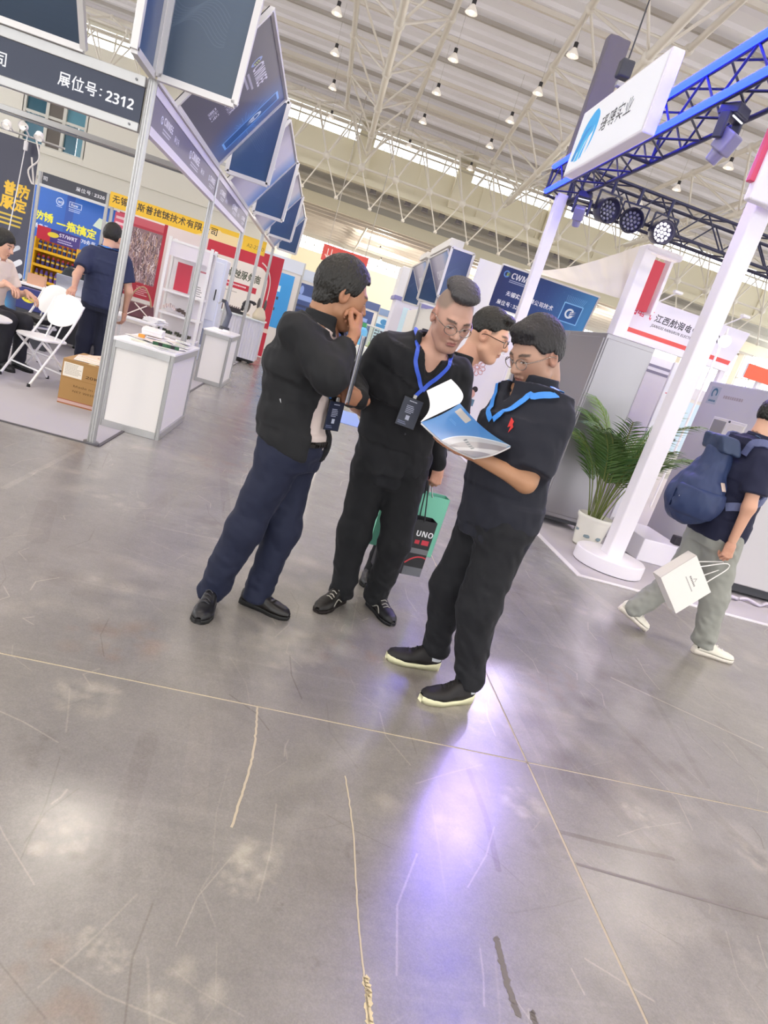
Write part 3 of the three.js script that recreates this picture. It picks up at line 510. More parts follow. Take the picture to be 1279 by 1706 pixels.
function frameBars(t, q, w, m) { for (let i = 0; i < 4; i++) mesh('frame_bar', bar(q[i], q[(i + 1) % 4], w), m, t); }
function headerPanel(q, art, label, frame = 0.045) {
  const t = thing('header_sign', label, 'sign'), [f, b] = board(...q, 0.03);
  mesh('print_face', f, art, t); mesh('backing', b, darkGrey, t); frameBars(t, q, frame, frameW); return t;
}
const endNote = ['large dark blue header panel over the nearest upright', 'dark blue header panel over the second upright, cut by the chip picture', 'dark blue header panel over the third upright', 'dark blue header panel over the fourth upright', 'small farthest dark blue header panel of the left row'];
PZ.forEach((z, i) => { const hp = headerPanel([[XP + (i ? 0.1 : 0.04), YB, z + 0.03], [XT - 0.02, YB, z + 0.03], [XT + 0.02, YT + 0.03, z + 0.03], [XP + (i ? 0.1 : 0.04), YT + 0.03, z + 0.03]], i === 0 ? navyPanel : bluePanel, endNote[i]); for (const y of [YB + 0.05, YT - 0.1]) mesh('bracket', slab(XP - 0.02, XP + 0.12, y, y + 0.03, z - 0.005, z + 0.02), alu, hp); });
headerPanel([[XP, YB, -5.0], [XP, YB, -5.47], [XP, YT, -5.47], [XP, YT, -5.0]], bluePanel, 'narrow blue-violet side panel hanging left of the nearest upright, seen edge-on');
const slantNote = ['long slanted violet header with a glowing blue chip picture between the first and second upright', 'pale glaring slanted header panel between the second and third upright', 'slanted header panel between the third and fourth upright with a white back', 'last slanted header panel of the left row, beside the red arch'];
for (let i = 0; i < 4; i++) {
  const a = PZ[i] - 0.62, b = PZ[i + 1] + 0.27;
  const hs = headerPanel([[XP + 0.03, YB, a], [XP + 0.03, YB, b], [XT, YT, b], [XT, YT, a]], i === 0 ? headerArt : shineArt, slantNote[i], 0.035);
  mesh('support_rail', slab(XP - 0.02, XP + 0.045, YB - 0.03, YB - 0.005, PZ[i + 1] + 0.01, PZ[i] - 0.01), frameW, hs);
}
headerPanel([[-4.5, YB, -5.47], [-1.98, YB, -5.47], [-2.0, YT, -4.9], [-4.5, YT, -4.9]], navyPanel, 'wide slanted dark blue header over the 2312 fascia, cut by the top left corner', 0.04);
single('header_box', join(slab(-1.42, -1.1, 3.36, 3.9, -13.6, -12.9)), white, 'plain white box standing on the header between the third and fourth upright', 'box');
// ---- counters
function counter(x0, x1, z0, z1, h, label) {          // z0 near the camera
  const t = thing('display_counter', label, 'counter', [(x0 + x1) / 2, 0, (z0 + z1) / 2]), W = (x1 - x0) / 2, D = (z0 - z1) / 2;
  for (const sx of [-1, 1]) for (const sz of [-1, 1]) mesh('corner_post', uprightGeo(h - 0.02).scale(0.62, 1, 0.62).translate(sx * (W - 0.026), 0, sz * (D - 0.026)), alu, t);
  for (const sz of [-1, 1]) { mesh('panel', slab(-W + 0.045, W - 0.045, 0.06, h - 0.075, sz * (D - 0.03) - 0.006, sz * (D - 0.03) + 0.006), panelWhite, t); mesh('rail', slab(-W + 0.04, W - 0.04, h - 0.08, h - 0.02, sz * (D - 0.022) - 0.02, sz * (D - 0.022) + 0.02), alu, t); mesh('skirting_rail', slab(-W + 0.04, W - 0.04, 0.002, 0.062, sz * (D - 0.022) - 0.02, sz * (D - 0.022) + 0.02), alu, t); }
  for (const sx of [-1, 1]) { mesh('panel', slab(sx * (W - 0.03) - 0.006, sx * (W - 0.03) + 0.006, 0.06, h - 0.075, -D + 0.045, D - 0.045), panelWhite, t); mesh('rail', slab(sx * (W - 0.022) - 0.02, sx * (W - 0.022) + 0.02, h - 0.08, h - 0.02, -D + 0.04, D - 0.04), alu, t); mesh('skirting_rail', slab(sx * (W - 0.022) - 0.02, sx * (W - 0.022) + 0.02, 0.002, 0.062, -D + 0.04, D - 0.04), alu, t); }
  mesh('counter_top', rbox(2 * W, 0.026, 2 * D, 0.006, 0, h - 0.011, 0), white, t);
  return t;
}
counter(-1.68, -1.13, -6.17, -7.42, 0.80, 'near white counter with silver edges strewn with leaflets, by the first upright');
counter(-1.62, -1.18, -10.6, -11.64, 0.80, 'farther white counter with an almost bare top behind the leaflet counter');
// leaflets and samples on the near counter
const leafArt = [['#f3efe6', '#d6e3c4', '#7c8a6a'], ['#f6f2ea', '#eadfd0', '#a08a74'], ['#f3f3f0', '#e8ead8', '#5f8a5f'], ['#f5e9e4', '#f0cfc6', '#8a6a6a']].map(([a, b, c]) => printMat(96, 128, (g, w, h) => { fill(g, a, 0, 0, w, h); fill(g, b, 8, 10, w - 16, 46); smallPrint(g, 10, 66, w - 24, 5, 11, c); }, 0.5));
const leafSpots = [[-1.50, -6.33, 0.3, 0], [-1.34, -6.42, -0.2, 2], [-1.27, -6.30, 0.6, 2], [-1.56, -6.62, 1.1, 1], [-1.36, -6.70, 0.1, 0], [-1.22, -6.60, -0.5, 2], [-1.50, -6.95, 0.2, 3], [-1.30, -7.0, 0.7, 1], [-1.22, -6.86, 0.1, 0], [-1.52, -7.2, -0.3, 1], [-1.28, -7.25, 0.2, 2], [-1.40, -6.52, 0.9, 3]];
const leafWhere = ['at the front edge of the near counter, nearest the upright', 'with a green picture near the front of the near counter', 'with a green picture at the right front corner of the near counter', 'turned askew on the left side of the near counter', 'in the middle of the near counter top', 'with a green picture at the aisle edge of the near counter', 'with a pink picture at the left back of the near counter', 'with a tan picture at the right back of the near counter', 'pale, half covered at the aisle edge of the near counter', 'at the far left corner of the near counter top', 'at the far right corner of the near counter top', 'with a pink picture askew near the front of the near counter'];
leafSpots.forEach(([x, z, r, k], i) => { const t = thing('leaflet', 'printed leaflet ' + leafWhere[i], 'leaflet', [x, 0.8025 + i * 0.0015, z], r, 'leaflets strewn over the near counter'); mesh('sheets', box(0.15, 0.004 , 0.21, 0, 0.002, 0), white, t); mesh('printed_page', new THREE.PlaneGeometry(0.148, 0.208).rotateX(-PI / 2).translate(0, 0.0046, 0), leafArt[k], t); });
for (let i = 0; i < 6; i++) single('cable_sample', rbox(0.05, 0.03, 0.022, 0.006).rotateY(0.3).translate(-1.33 + i * 0.034, 0.84, -6.245 - i * 0.012), mat([0x2f5a3a, 0x222222, 0x3c6848][i % 3], 0.5), ['green', 'black', 'pale green', 'dark green', 'jet black', 'grass green'][i] + ' sample block in a row along the front edge of the near counter', 'sample', 'sample blocks along the counter edge');
single('candy_box', rbox(0.055, 0.03, 0.04, 0.005).translate(-1.52, 0.84, -6.52), mat(0xf09a3a, 0.4), 'small orange box among the leaflets on the near counter', 'box');
{
  const t = thing('brochure_stack', 'neat stack of white brochures at the back left of the near counter', 'brochures', [-1.54, 0.822, -7.06], 0.1);
  for (let i = 0; i < 5; i++) mesh('brochure', box(0.19, 0.012, 0.25, rnd(-0.006, 0.006), 0.007 + i * 0.0125, rnd(-0.006, 0.006)), i % 2 ? white : panelWhite, t);
}
for (const [i, [x, z]] of [[-1.45, -10.9], [-1.36, -11.15]].entries()) single('name_card_tray', join(rbox(0.12, 0.015, 0.09, 0.003), box(0.1, 0.02, 0.07, 0, 0.012, 0)).translate(x, 0.811, z), white, ['white card tray at the front of the farther counter', 'white card tray further back on the farther counter'][i], 'tray', 'card trays');
// ---- cardboard carton
{
  const t = thing('carton', 'brown cardboard carton with a white label, papers on top, beside the near upright', 'carton', [-2.0, 0.006, -6.9], 0.04);
  const card = mat(0xb08a5c, 0.85), front = printMat(256, 384, (g, w, h) => {
    fill(g, '#a98250', 0, 0, w, h); fill(g, '#e9e2d6', 6, 20, 88, 120); smallPrint(g, 14, 30, 70, 8, 12, '#b9afa0'); fill(g, '#8f6b3e', 0, 150, w, 4);
    latin(g, '20KG', 110, 120, 34, '#5d4427'); latin(g, 'Made in China', 60, 218, 26, '#5d4427', false); latin(g, 'NET WEIGHT', 60, 262, 24, '#5d4427', false); fill(g, '#c9a9a0', 0, h - 42, w, 30); fill(g, '#9c4034', 0, h - 44, w, 5); fill(g, '#9c4034', 0, h - 12, w, 5);
  }, 0.85);
  mesh('carton_body', slab(-0.2, 0.3, 0, 0.42, -0.36, 0.28), card, t); mesh('printed_side', quad([-0.2, 0, 0.281], [0.3, 0, 0.281], [0.3, 0.42, 0.281], [-0.2, 0.42, 0.281]), front, t);
  for (const s of [-1, 1]) mesh('flap', box(0.25, 0.006, 0.64, s * 0.125 + 0.05, 0.424, -0.04), card, t);
  mesh('tape', box(0.06, 0.002, 0.64, 0.05, 0.428, -0.04), mat(0xd9c49a, 0.3), t);
}
const paperPink = printMat(128, 96, (g, w, h) => { fill(g, '#f0d5c4', 0, 0, w, h); g.strokeStyle = '#b98d7c'; g.lineWidth = 4; g.beginPath(); g.arc(50, 46, 22, 0, 7); g.stroke(); smallPrint(g, 80, 20, 40, 5, 12, '#c98f80'); }, 0.7);
for (let i = 0; i < 3; i++) { const t = thing('wrapping_sheet', ['cream sheet with a printed ring lying on the carton', 'lower cream sheet sticking out over the carton front', 'pink-edged sheet at the back of the carton top'][i], 'paper', [-1.94 + i * 0.03, 0.437 + i * 0.008, -6.86 - i * 0.06], 0.2 - i * 0.25, 'sheets on the carton'); mesh('sheet', rbox(0.42, 0.006, 0.36, 0.002, 0, 0.003, 0), white, t); mesh('printed_page', new THREE.PlaneGeometry(0.41, 0.35).rotateX(-PI / 2).translate(0, 0.0065, 0), paperPink, t); }
// ---- white folding chairs
const chairWhite = mat(0xf3f2f2, 0.4);
function foldingChair() {                              // faces +z, seat at 0.45
  const t = new THREE.Group(), r = 0.0125, W = 0.215;
  for (const s of [-1, 1]) {
    mesh('long_leg', tube([[s * W, 0.012, 0.27], [s * W, 0.43, 0.0], [s * W, 0.62, -0.12], [s * W * 0.99, 0.86, -0.23]], r, 20), chairWhite, t);
    mesh('short_leg', tube([[s * (W - 0.03), 0.012, -0.25], [s * (W - 0.03), 0.25, -0.06], [s * (W - 0.03), 0.44, 0.16]], r, 16), chairWhite, t);
    mesh('foot_cap', cyl(0.017, 0.015, 0.03, s * W, 0, 0.272, 10), rubber, t); mesh('foot_cap', cyl(0.017, 0.015, 0.03, s * (W - 0.03), 0, -0.253, 10), rubber, t);
    mesh('inner_rod', rod([s * 0.07, 0.45, -0.06], [s * 0.075, 0.72, -0.165], 0.008), chairWhite, t);
  }
  mesh('stretcher', rod([-W, 0.16, 0.18], [W, 0.16, 0.18], 0.009), chairWhite, t); mesh('stretcher', rod([-W + 0.03, 0.13, -0.16], [W - 0.03, 0.13, -0.16], 0.009), chairWhite, t);
  mesh('seat', net((x, y, z) => { const u = Math.abs(x) / 0.205, v = Math.abs(z - 0.03) / 0.2, d = (Math.pow(Math.pow(u, 3.4) + Math.pow(v, 3.4), 1 / 3.4) - 1) * 0.19; return smax(d, Math.abs(y - 0.452 + 0.014 * Math.cos(x * 7) * Math.cos((z - 0.03) * 7) - 0.012) - 0.013, 0.012); }, [-0.24, 0.41, -0.2], [0.24, 0.5, 0.26], 0.009), chairWhite, t);
  mesh('backrest', net((x, y, z) => { const q = y - 0.765, zc = -0.185 - q * 0.42 - x * x * 0.7 + 0.02, u = Math.abs(x) / 0.222, v = Math.abs(q) / (0.165 - 0.03 * u * u), d = (Math.pow(Math.pow(u, 2.8) + Math.pow(v, 2.8), 1 / 2.8) - 1) * 0.15; return smax(d, Math.abs(z - zc) * 0.92 - 0.011, 0.01); }, [-0.25, 0.57, -0.36], [0.25, 0.97, -0.06], 0.009), chairWhite, t);
  return t;
}
const chairProto = foldingChair(); chairProto.name = numbered('folding_chair'); scene.add(chairProto); chairProto.position.set(-2.62, 0.006, -7.28); chairProto.rotation.y = -0.55;
tag(chairProto, 'white plastic folding chair whose back the man in the navy T-shirt leans on', 'chair', 'white folding chairs');
copyOf(chairProto, [-3.02, 0.006, -8.1], -0.5, 'white folding chair standing behind the leaned-on chair, a black bag on its seat');
// black bag and slate on the seats and the low table
single('document_bag', net((x, y, z) => smax(smax(Math.abs(x) - 0.19, Math.abs(z) - 0.13, 0.03), Math.abs(y - 0.035 - 0.01 * nz(x * 9, 0, z * 9)) - 0.03, 0.02), [-0.23, -0.02, -0.18], [0.23, 0.1, 0.18], 0.011).rotateY(-0.5).translate(-3.0, 0.503, -8.05), mat(0x141418, 0.5), 'black flat document bag lying on the rear white folding chair', 'bag');
{
  const t = thing('coffee_table', 'round white table on thin metal legs at the left edge before the seated woman', 'table', [-3.22, 0.006, -6.98]);
  mesh('table_top', lathe([[0, 0.53], [0.36, 0.53], [0.375, 0.54], [0.375, 0.552], [0.36, 0.56], [0, 0.56]], 40), chairWhite, t);
  for (let i = 0; i < 4; i++) { const a = i * PI / 2 + 0.5; mesh('leg', tube([[0.12 * Math.cos(a), 0.53, 0.12 * Math.sin(a)], [0.2 * Math.cos(a), 0.28, 0.2 * Math.sin(a)], [0.3 * Math.cos(a), 0.008, 0.3 * Math.sin(a)]], 0.009, 14), alu, t); }
}
{ const t = thing('tablet', 'black slate-like tablet propped on the round white table', 'tablet', [-3.2, 0.568, -6.98], 0.4); mesh('tablet_body', rbox(0.26, 0.012, 0.18, 0.005, 0, 0.006, 0), blackPlastic, t); mesh('cover', rbox(0.26, 0.008, 0.17, 0.003).rotateX(-0.9).translate(0, 0.075, -0.12), mat(0x20222a, 0.5), t); }
single('booklet', rbox(0.2, 0.012, 0.28, 0.003).rotateY(0.3).translate(-3.03, 0.573, -6.88), white, 'white booklet at the edge of the round white table', 'booklet');
// ---- the back row: stand 2326 and its product rack, the banner booth, the red booth
const ZB = -15.5;
struct('partition_wall_1', slab(-9.5, -4.78, 0, 2.3, ZB - 1.02, ZB - 1), panelWhite);
{
  const t = thing('number_fascia', 'dark fascia lettered with stand number 2326 over the blue rust-proofing poster', 'sign', [0, 0, 0]);
  const m = printMat(640, 120, (g, w, h) => { fill(g, '#40424c', 0, 0, w, h); han(g, '展位号：2326', 330, 34, 48, '#dfe0e6', 0.1); han(g, '司', 6, 30, 50, '#dfe0e6', 0.1); });
  mesh('print_panel', quad([-6.05, 2.29, ZB], [-4.77, 2.29, ZB], [-4.77, 2.5, ZB], [-6.05, 2.5, ZB]), m, t); mesh('core_panel', slab(-6.05, -4.77, 2.28, 2.51, ZB - 0.03, ZB - 0.002), darkGrey, t);
  mesh('rail', slab(-6.08, -4.74, 2.24, 2.29, ZB - 0.03, ZB + 0.01), alu, t); for (const x of [-6.1, -4.76]) mesh('upright', uprightGeo(2.5).translate(x, 0.006, ZB - 0.02), alu, t);
}
function poster(name, q, art, label, cat = 'poster') { const t = thing(name, label, cat), [f, b] = board(...q, 0.02); mesh('print_face', f, art, t); mesh('backing', b, panelWhite, t); return t; }
const rect = (x0, x1, y0, y1, z) => [[x0, y0, z], [x1, y0, z], [x1, y1, z], [x0, y1, z]];
poster('wall_poster', rect(-6.6, -4.8, 0.3, 2.28, ZB - 0.9), printMat(640, 704, (g, w, h) => {
  fill(g, grad(g, 0, 0, w * 0.2, h, '#2f6fd0', '#2a63c4', '#3f86e0'), 0, 0, w, h); fill(g, '#2b57b4', w * 0.42, 0, 60, h * 0.5);
  g.strokeStyle = '#cfe0ff'; g.lineWidth = 7; g.beginPath(); g.arc(220, 64, 26, 0, 7); g.stroke(); smallPrint(g, 198, 98, 60, 1, 10, '#cfe0ff'); latin(g, 'WD', 205, 76, 24, '#e8f0ff'); g.lineWidth = 5; g.strokeRect(290, 42, 90, 36); latin(g, 'flow', 300, 70, 26, '#e8f0ff'); smallPrint(g, 290, 90, 90, 2, 12, '#cfe0ff');
  g.fillStyle = '#d9ead8'; g.beginPath(); g.moveTo(520, 90); g.lineTo(640, 110); g.lineTo(640, 190); g.lineTo(480, 160); g.fill(); han(g, '实业', 556, 120, 34, '#51705a', 0.1);
  han(g, '防锈', 50, 170, 66, '#f7f13c', 0.15); han(g, '一瓶搞定', 215, 186, 72, '#f7f13c', 0.15); han(g, '锈普无', 50, 262, 36, '#eef4ff', 0.11); han(g, '有定防服卓越70务瓶', 196, 276, 34, '#eef4ff', 0.11);
  fill(g, '#d92f4d', 380, 420, 260, h); g.fillStyle = '#d92f4d'; g.beginPath(); g.arc(460, 560, 150, 0, 7); g.fill();
}, 0.35), 'blue poster with big yellow rust-proofing characters above the can rack');
poster('banner_stand', rect(-5.55, -4.42, 0.05, 2.55, -11.1), printMat(300, 640, (g, w, h) => {
  fill(g, '#3a3a4e', 0, 0, w, h); fill(g, grad(g, 0, 0, 0, h, '#8c8ed0', '#3f9ee8', '#2f86dc'), 0, 0, 150, h);
  g.fillStyle = '#f0d060'; g.beginPath(); g.arc(60, 220, 40, 0, 7); g.fill(); fill(g, '#9be0c8', 0, 110, 120, 14); fill(g, '#6fc0f0', 0, 150, 120, 10);
  han(g, '普防', 190, 150, 46, '#f0c22a', 0.16); han(g, '服定', 186, 200, 46, '#f0c22a', 0.16); for (let i = 0; i < 3; i++) { fill(g, '#d8b93c', 182 - i * 2, 262 + i * 16, 90, 7); }
  g.lineCap = 'round'; for (const [a, b, c, d, l, col] of [[175, 440, 270, 370, 16, '#c9ccd6'], [180, 500, 282, 420, 20, '#e6e8ee'], [190, 540, 288, 470, 20, '#d8dbe2']]) { g.strokeStyle = col; g.lineWidth = l; g.beginPath(); g.moveTo(a, b); g.lineTo(c, d); g.stroke(); }
  const rg = g.createRadialGradient(225, 590, 6, 225, 590, 80); rg.addColorStop(0, '#5fd0f4'); rg.addColorStop(1, 'rgba(40,90,200,0)'); g.fillStyle = rg; g.fillRect(150, 500, 150, 140);
}, 0.35), 'tall dark and blue banner with yellow characters and steel tools at the left edge', 'banner');
{ // clip-on spotlights with dangling cable bundle over the tall banner
  const t = thing('clip_spotlight', 'cluster of white clip-on spotlights with cables over the tall banner', 'spotlight', [-4.55, 2.55, -11.0]);
  mesh('cross_bar', rod([-1.1, 0.05, 0], [0.5, 0.05, 0], 0.014), alu, t);
  for (const [x, a] of [[-0.2, 0.4], [0.02, -0.3], [0.22, 0.6]]) { mesh('arm', rod([x, 0.05, 0], [x + 0.02, 0.12, 0.2], 0.01), white, t); mesh('lamp_head', lathe([[0.015, 0], [0.05, 0.03], [0.06, 0.11], [0.052, 0.11], [0.04, 0.03]], 18).rotateX(1.9 + a).translate(x + 0.02, 0.13, 0.2), white, t); mesh('lens', new THREE.SphereGeometry(0.03, 12, 8).translate(x + 0.02, 0.1, 0.27), glow(1, 0.93, 0.8, 3), t); }
  mesh('cable', tube([[0.0, 0.05, 0.02], [-0.02, -0.4, 0.04], [-0.06, -0.9, 0.03], [-0.1, -1.35, 0.02]], 0.008, 24), white, t); mesh('adaptor', rbox(0.05, 0.12, 0.04, 0.01, 0.0, -0.08, 0.03), white, t);
  mesh('cable', tube([[0.12, 0.05, 0.02], [0.2, -0.2, 0.05], [0.08, -0.38, 0.05], [0.16, -0.55, 0.03], [0.1, -0.2, 0.04]], 0.012, 30), panelWhite, t);
}
{ // yellow rack of cans
  const yellow = mat(0xf0bb1c, 0.4), t = thing('can_rack', 'yellow shelf rack of blue and red spray cans under a violet header', 'rack', [-4.36, 0.006, -12.2]);
  for (const s of [-1, 1]) mesh('side_panel', slab(s * 0.33 - 0.012, s * 0.33 + 0.012, 0, 1.32, -0.14, 0.14), yellow, t);
  mesh('back_panel', slab(-0.32, 0.32, 0, 1.3, -0.15, -0.135), mat(0xc8931c, 0.5), t);
  for (let r = 0; r < 5; r++) { const y = 0.2 + r * 0.235; mesh('shelf', slab(-0.318, 0.318, y - 0.012, y, -0.13, 0.14), yellow, t); mesh('price_rail', slab(-0.318, 0.318, y - 0.03, y + 0.012, 0.14, 0.15), yellow, t); }
  mesh('header_card', slab(-0.33, 0.34, 1.3, 1.5, 0.1, 0.115), printMat(256, 80, (g, w, h) => { fill(g, '#4a3a8c', 0, 0, w, h); fill(g, '#d03048', 0, 0, 80, 80); latin(g, 'ST/WRT', 130, 34, 30, '#f4f0ff'); smallPrint(g, 126, 48, 110, 2, 14, '#d9d0f4'); g.fillStyle = '#f4e04a'; g.beginPath(); g.ellipse(96, 34, 34, 16, -0.1, 0, 7); g.fill(); }, 0.4), t);
}
const canBlue = mat(0x26336e, 0.3, 0.2), canRed = mat(0xc03038, 0.35), canViolet = mat(0x6a4fa0, 0.35), canBand = mat(0xe8c84a, 0.4);
function can(capMat, body) { const t = new THREE.Group(); mesh('can_body', lathe([[0, 0], [0.026, 0], [0.028, 0.004], [0.028, 0.125], [0.02, 0.137], [0, 0.138]], 14), body, t); mesh('cap', cyl(0.02, 0.018, 0.032, 0, 0.137, 0, 12), capMat, t); mesh('label_band', new THREE.CylinderGeometry(0.0284, 0.0284, 0.03, 14, 1, true).translate(0, 0.085, 0), canBand, t); return t; }
const canKinds = [can(canRed, canBlue), can(canRed, canBlue), can(canViolet, canViolet), can(canRed, mat(0x3a3478, 0.3, 0.2))];
const shelfName = ['lowest', 'second lowest', 'middle', 'second from top', 'top'];
for (let r = 1; r < 5; r++) for (let i = 0; i < 8; i++) {
  const c = canKinds[(r + (i > 5 ? 1 : 0)) % 4].clone(); c.name = numbered('spray_can'); scene.add(c); c.position.set(-4.36 - 0.27 + i * 0.077, 0.207 + r * 0.235, -12.13);
  tag(c, ['first', 'second', 'third', 'fourth', 'fifth', 'sixth', 'seventh', 'eighth'][i] + ' spray can from the left on the ' + shelfName[r] + ' shelf of the yellow rack', 'can', 'spray cans on the ' + shelfName[r] + ' shelf');
}
{ // low desk with the laptop and the navy promotional box
  const t = thing('reception_desk', 'low dark desk carrying a laptop behind the folding chairs', 'desk', [-3.42, 0.006, -9.9]);
  mesh('desk_top', rbox(0.95, 0.03, 0.5, 0.006, 0, 0.735, 0), white, t); for (const s of [-1, 1]) mesh('side_panel', slab(s * 0.44 - 0.015, s * 0.44 + 0.015, 0, 0.72, -0.22, 0.22), darkGrey, t); mesh('modesty_panel', slab(-0.43, 0.43, 0.1, 0.72, -0.02, 0.0), darkGrey, t);
}
{ const t = thing('laptop', 'open silver laptop on the desk in front of the seated visitor', 'laptop', [-3.32, 0.757, -9.92], 0.15); mesh('keyboard_base', rbox(0.34, 0.016, 0.23, 0.005, 0, 0.008, 0.0), alu, t); mesh('screen_lid', rbox(0.34, 0.23, 0.01, 0.004, 0, 0.115, 0).rotateX(0.3).translate(0, 0.015, 0.11), mat(0xc9ccd4, 0.3, 0.5), t); }
{ const t = thing('promo_box', 'navy blue box with a yellow shield emblem on the low desk', 'box', [-3.52, 0.36, -9.35], 0.1); mesh('box_body', rbox(0.42, 0.26, 0.2, 0.006, 0, 0.24, 0), mat(0x2a3378, 0.45), t); mesh('box_print', quad([-0.205, 0.115, 0.1015], [0.205, 0.115, 0.1015], [0.205, 0.365, 0.1015], [-0.205, 0.365, 0.1015]), printMat(256, 156, (g, w, h) => { fill(g, '#2a3378', 0, 0, w, h); g.fillStyle = '#f2e23a'; g.beginPath(); g.ellipse(80, 70, 50, 34, 0.15, 0, 7); g.fill(); g.fillStyle = '#2f3a30'; g.font = 'bold 34px sans-serif'; g.fillText('WD', 52, 82); latin(g, '40', 165, 120, 30, '#dfe2f4'); }, 0.45), t); mesh('carrying_stand', slab(-0.2, 0.2, -0.354, 0.11, -0.09, 0.09), darkGrey, t); }
{ const t = thing('paper_box', 'pink-beige open carton beside the laptop on the low desk', 'box', [-3.72, 0.757, -9.8], 0.2); for (const s of [-1, 1]) { mesh('wall', slab(s * 0.1 - 0.004, s * 0.1 + 0.004, 0, 0.13, -0.08, 0.08), mat(0xd9a98c, 0.8), t); mesh('wall', slab(-0.1, 0.1, 0, 0.13, s * 0.08 - 0.004, s * 0.08 + 0.004), mat(0xd9a98c, 0.8), t); } mesh('bottom', slab(-0.1, 0.1, 0, 0.006, -0.08, 0.08), mat(0xd9a98c, 0.8), t); }
{ const t = thing('water_bottle', 'clear water bottle with a blue label standing by the man in the navy T-shirt', 'bottle', [-3.02, 0.757, -9.78]); mesh('bottle_body', lathe([[0, 0], [0.03, 0.002], [0.033, 0.02], [0.033, 0.14], [0.03, 0.17], [0.013, 0.2], [0.013, 0.215], [0, 0.215]], 18), new THREE.MeshPhysicalMaterial({ color: 0xdfeaf4, roughness: 0.08, transmission: 0.9, thickness: 0.01, ior: 1.33 }), t); mesh('label', new THREE.CylinderGeometry(0.0335, 0.0335, 0.05, 18, 1, true).translate(0, 0.09, 0), mat(0x3c6fc0, 0.4), t); mesh('cap', cyl(0.015, 0.015, 0.016, 0, 0.215, 0, 12), mat(0x2f5fc0, 0.4), t); }
// ---- the yellow banner booth
{
  const t = thing('company_banner', 'long yellow banner with black company characters and stand number A2-2310', 'banner');
  const m = printMat(2048, 180, (g, w, h) => {
    fill(g, '#f2c32e', 0, 0, w, h); g.fillStyle = '#f3d9a2'; g.beginPath(); g.moveTo(1130, h); g.lineTo(1420, 40); g.lineTo(1640, h); g.fill(); fill(g, '#f3d9a2', 1260, 60, 480, h);
    han(g, '无锡恩斯普拖链技术有限公司', 30, 26, 102, '#2b2722', 0.1, 1.04); latin(g, 'A2-2310', 1800, 128, 62, '#7a6428', false);
  });
  mesh('print_face', quad([-4.72, 2.28, ZB], [-1.46, 2.28, ZB], [-1.46, 2.565, ZB], [-4.72, 2.565, ZB]), m, t); mesh('core_panel', slab(-4.72, -1.46, 2.28, 2.565, ZB - 0.025, ZB - 0.002), white, t); for (const x of [-4.66, -2.75]) mesh('upright', uprightGeo(2.55).translate(x, 0.006, ZB - 0.06), alu, t);
}
{
  const z = -17.0, t = thing('product_poster', 'red framed poster of tangled metal cable chains behind the man in navy', 'poster');
  const m = printMat(384, 640, (g, w, h) => {
    fill(g, '#c4485a', 0, 0, w, h); fill(g, '#f0e6e4', 0, 30, 70, h); fill(g, '#d86a78', 90, 0, w, 60); fill(g, '#9a8088', 92, 80, w - 110, h - 210);
    for (let i = 0; i < 420; i++) { const x = rnd(95, w - 25), y = rnd(85, h - 140); g.strokeStyle = ['#d9c8cc', '#6e5a60', '#b09aa0', '#c9a58a', '#ece0e2', '#574a50'][i % 6]; g.lineWidth = rnd(2, 6); g.beginPath(); g.moveTo(x, y); g.quadraticCurveTo(x + rnd(-30, 30), y + rnd(10, 40), clamp(x + rnd(-14, 14), 92, w - 20), Math.min(y + rnd(20, 70), h - 130)); g.stroke(); }
    fill(g, '#c23a4c', 92, h - 122, w, 122); smallPrint(g, 110, h - 100, 90, 5, 16, '#f0c8cc'); smallPrint(g, 240, h - 100, 90, 5, 16, '#f0c8cc');
  });
  mesh('print_face', quad([-5.0, 0.6, z], [-3.85, 0.6, z], [-3.85, 2.32, z], [-5.0, 2.32, z]), m, t); mesh('frame_strip', slab(-3.9, -3.83, 0.5, 2.35, z, z + 0.03), mat(0xc02f44, 0.5), t); mesh('backing', slab(-5.0, -3.85, 0.006, 2.32, z - 0.03, z - 0.002), panelWhite, t);
  const p = thing('small_red_poster', 'small red and white notice left of the chain poster, under the yellow banner', 'poster'); mesh('print_face', quad([-4.74, 1.75, -16.1], [-4.4, 1.75, -16.1], [-4.4, 2.25, -16.1], [-4.74, 2.25, -16.1]), printMat(128, 112, (g, w, h) => { fill(g, '#e0607a', 0, 0, w, h); for (let i = 0; i < 3; i++) fill(g, '#f6d0d8', 10, 16 + i * 26, 90, 12); }), p); mesh('backing', slab(-4.74, -4.4, 0.006, 2.25, -16.13, -16.102), panelWhite, p);
}
struct('partition_wall_2', slab(-5.2, -1.6, 0, 2.5, -18.3, -18.26), mat(0xe9dcdc, 0.7));
{ // open white display shelving with a glass look, behind the counters
  const t = thing('display_shelf', 'tall white display shelf with red panels and parts on its shelves', 'shelf', [-2.42, 0.006, -12.9]), W = 0.36;
  for (const s of [-1, 1]) for (const d of [-1, 1]) mesh('upright', slab(s * W - 0.025, s * W + 0.025, 0, 1.98, d * 0.22 - 0.02, d * 0.22 + 0.02), white, t);
  for (const y of [0.35, 0.72, 1.1, 1.93]) mesh('shelf_board', slab(-W, W, y - 0.02, y + 0.015, -0.22, 0.22), white, t);
  mesh('header_panel', slab(-W + 0.02, W - 0.02, 1.68, 1.95, 0.2, 0.21), mat(0xe9e2ea, 0.5), t); mesh('back_panel', slab(-W + 0.02, W - 0.02, 0.36, 1.9, -0.22, -0.2), mat(0xeee9ec, 0.5), t);
}
poster('shelf_card', [[-2.62, 1.14, -12.85], [-2.36, 1.14, -12.85], [-2.36, 1.62, -12.85], [-2.62, 1.62, -12.85]], mat(0xc8324a, 0.4), 'plain red card standing in the tall white display shelf', 'card');
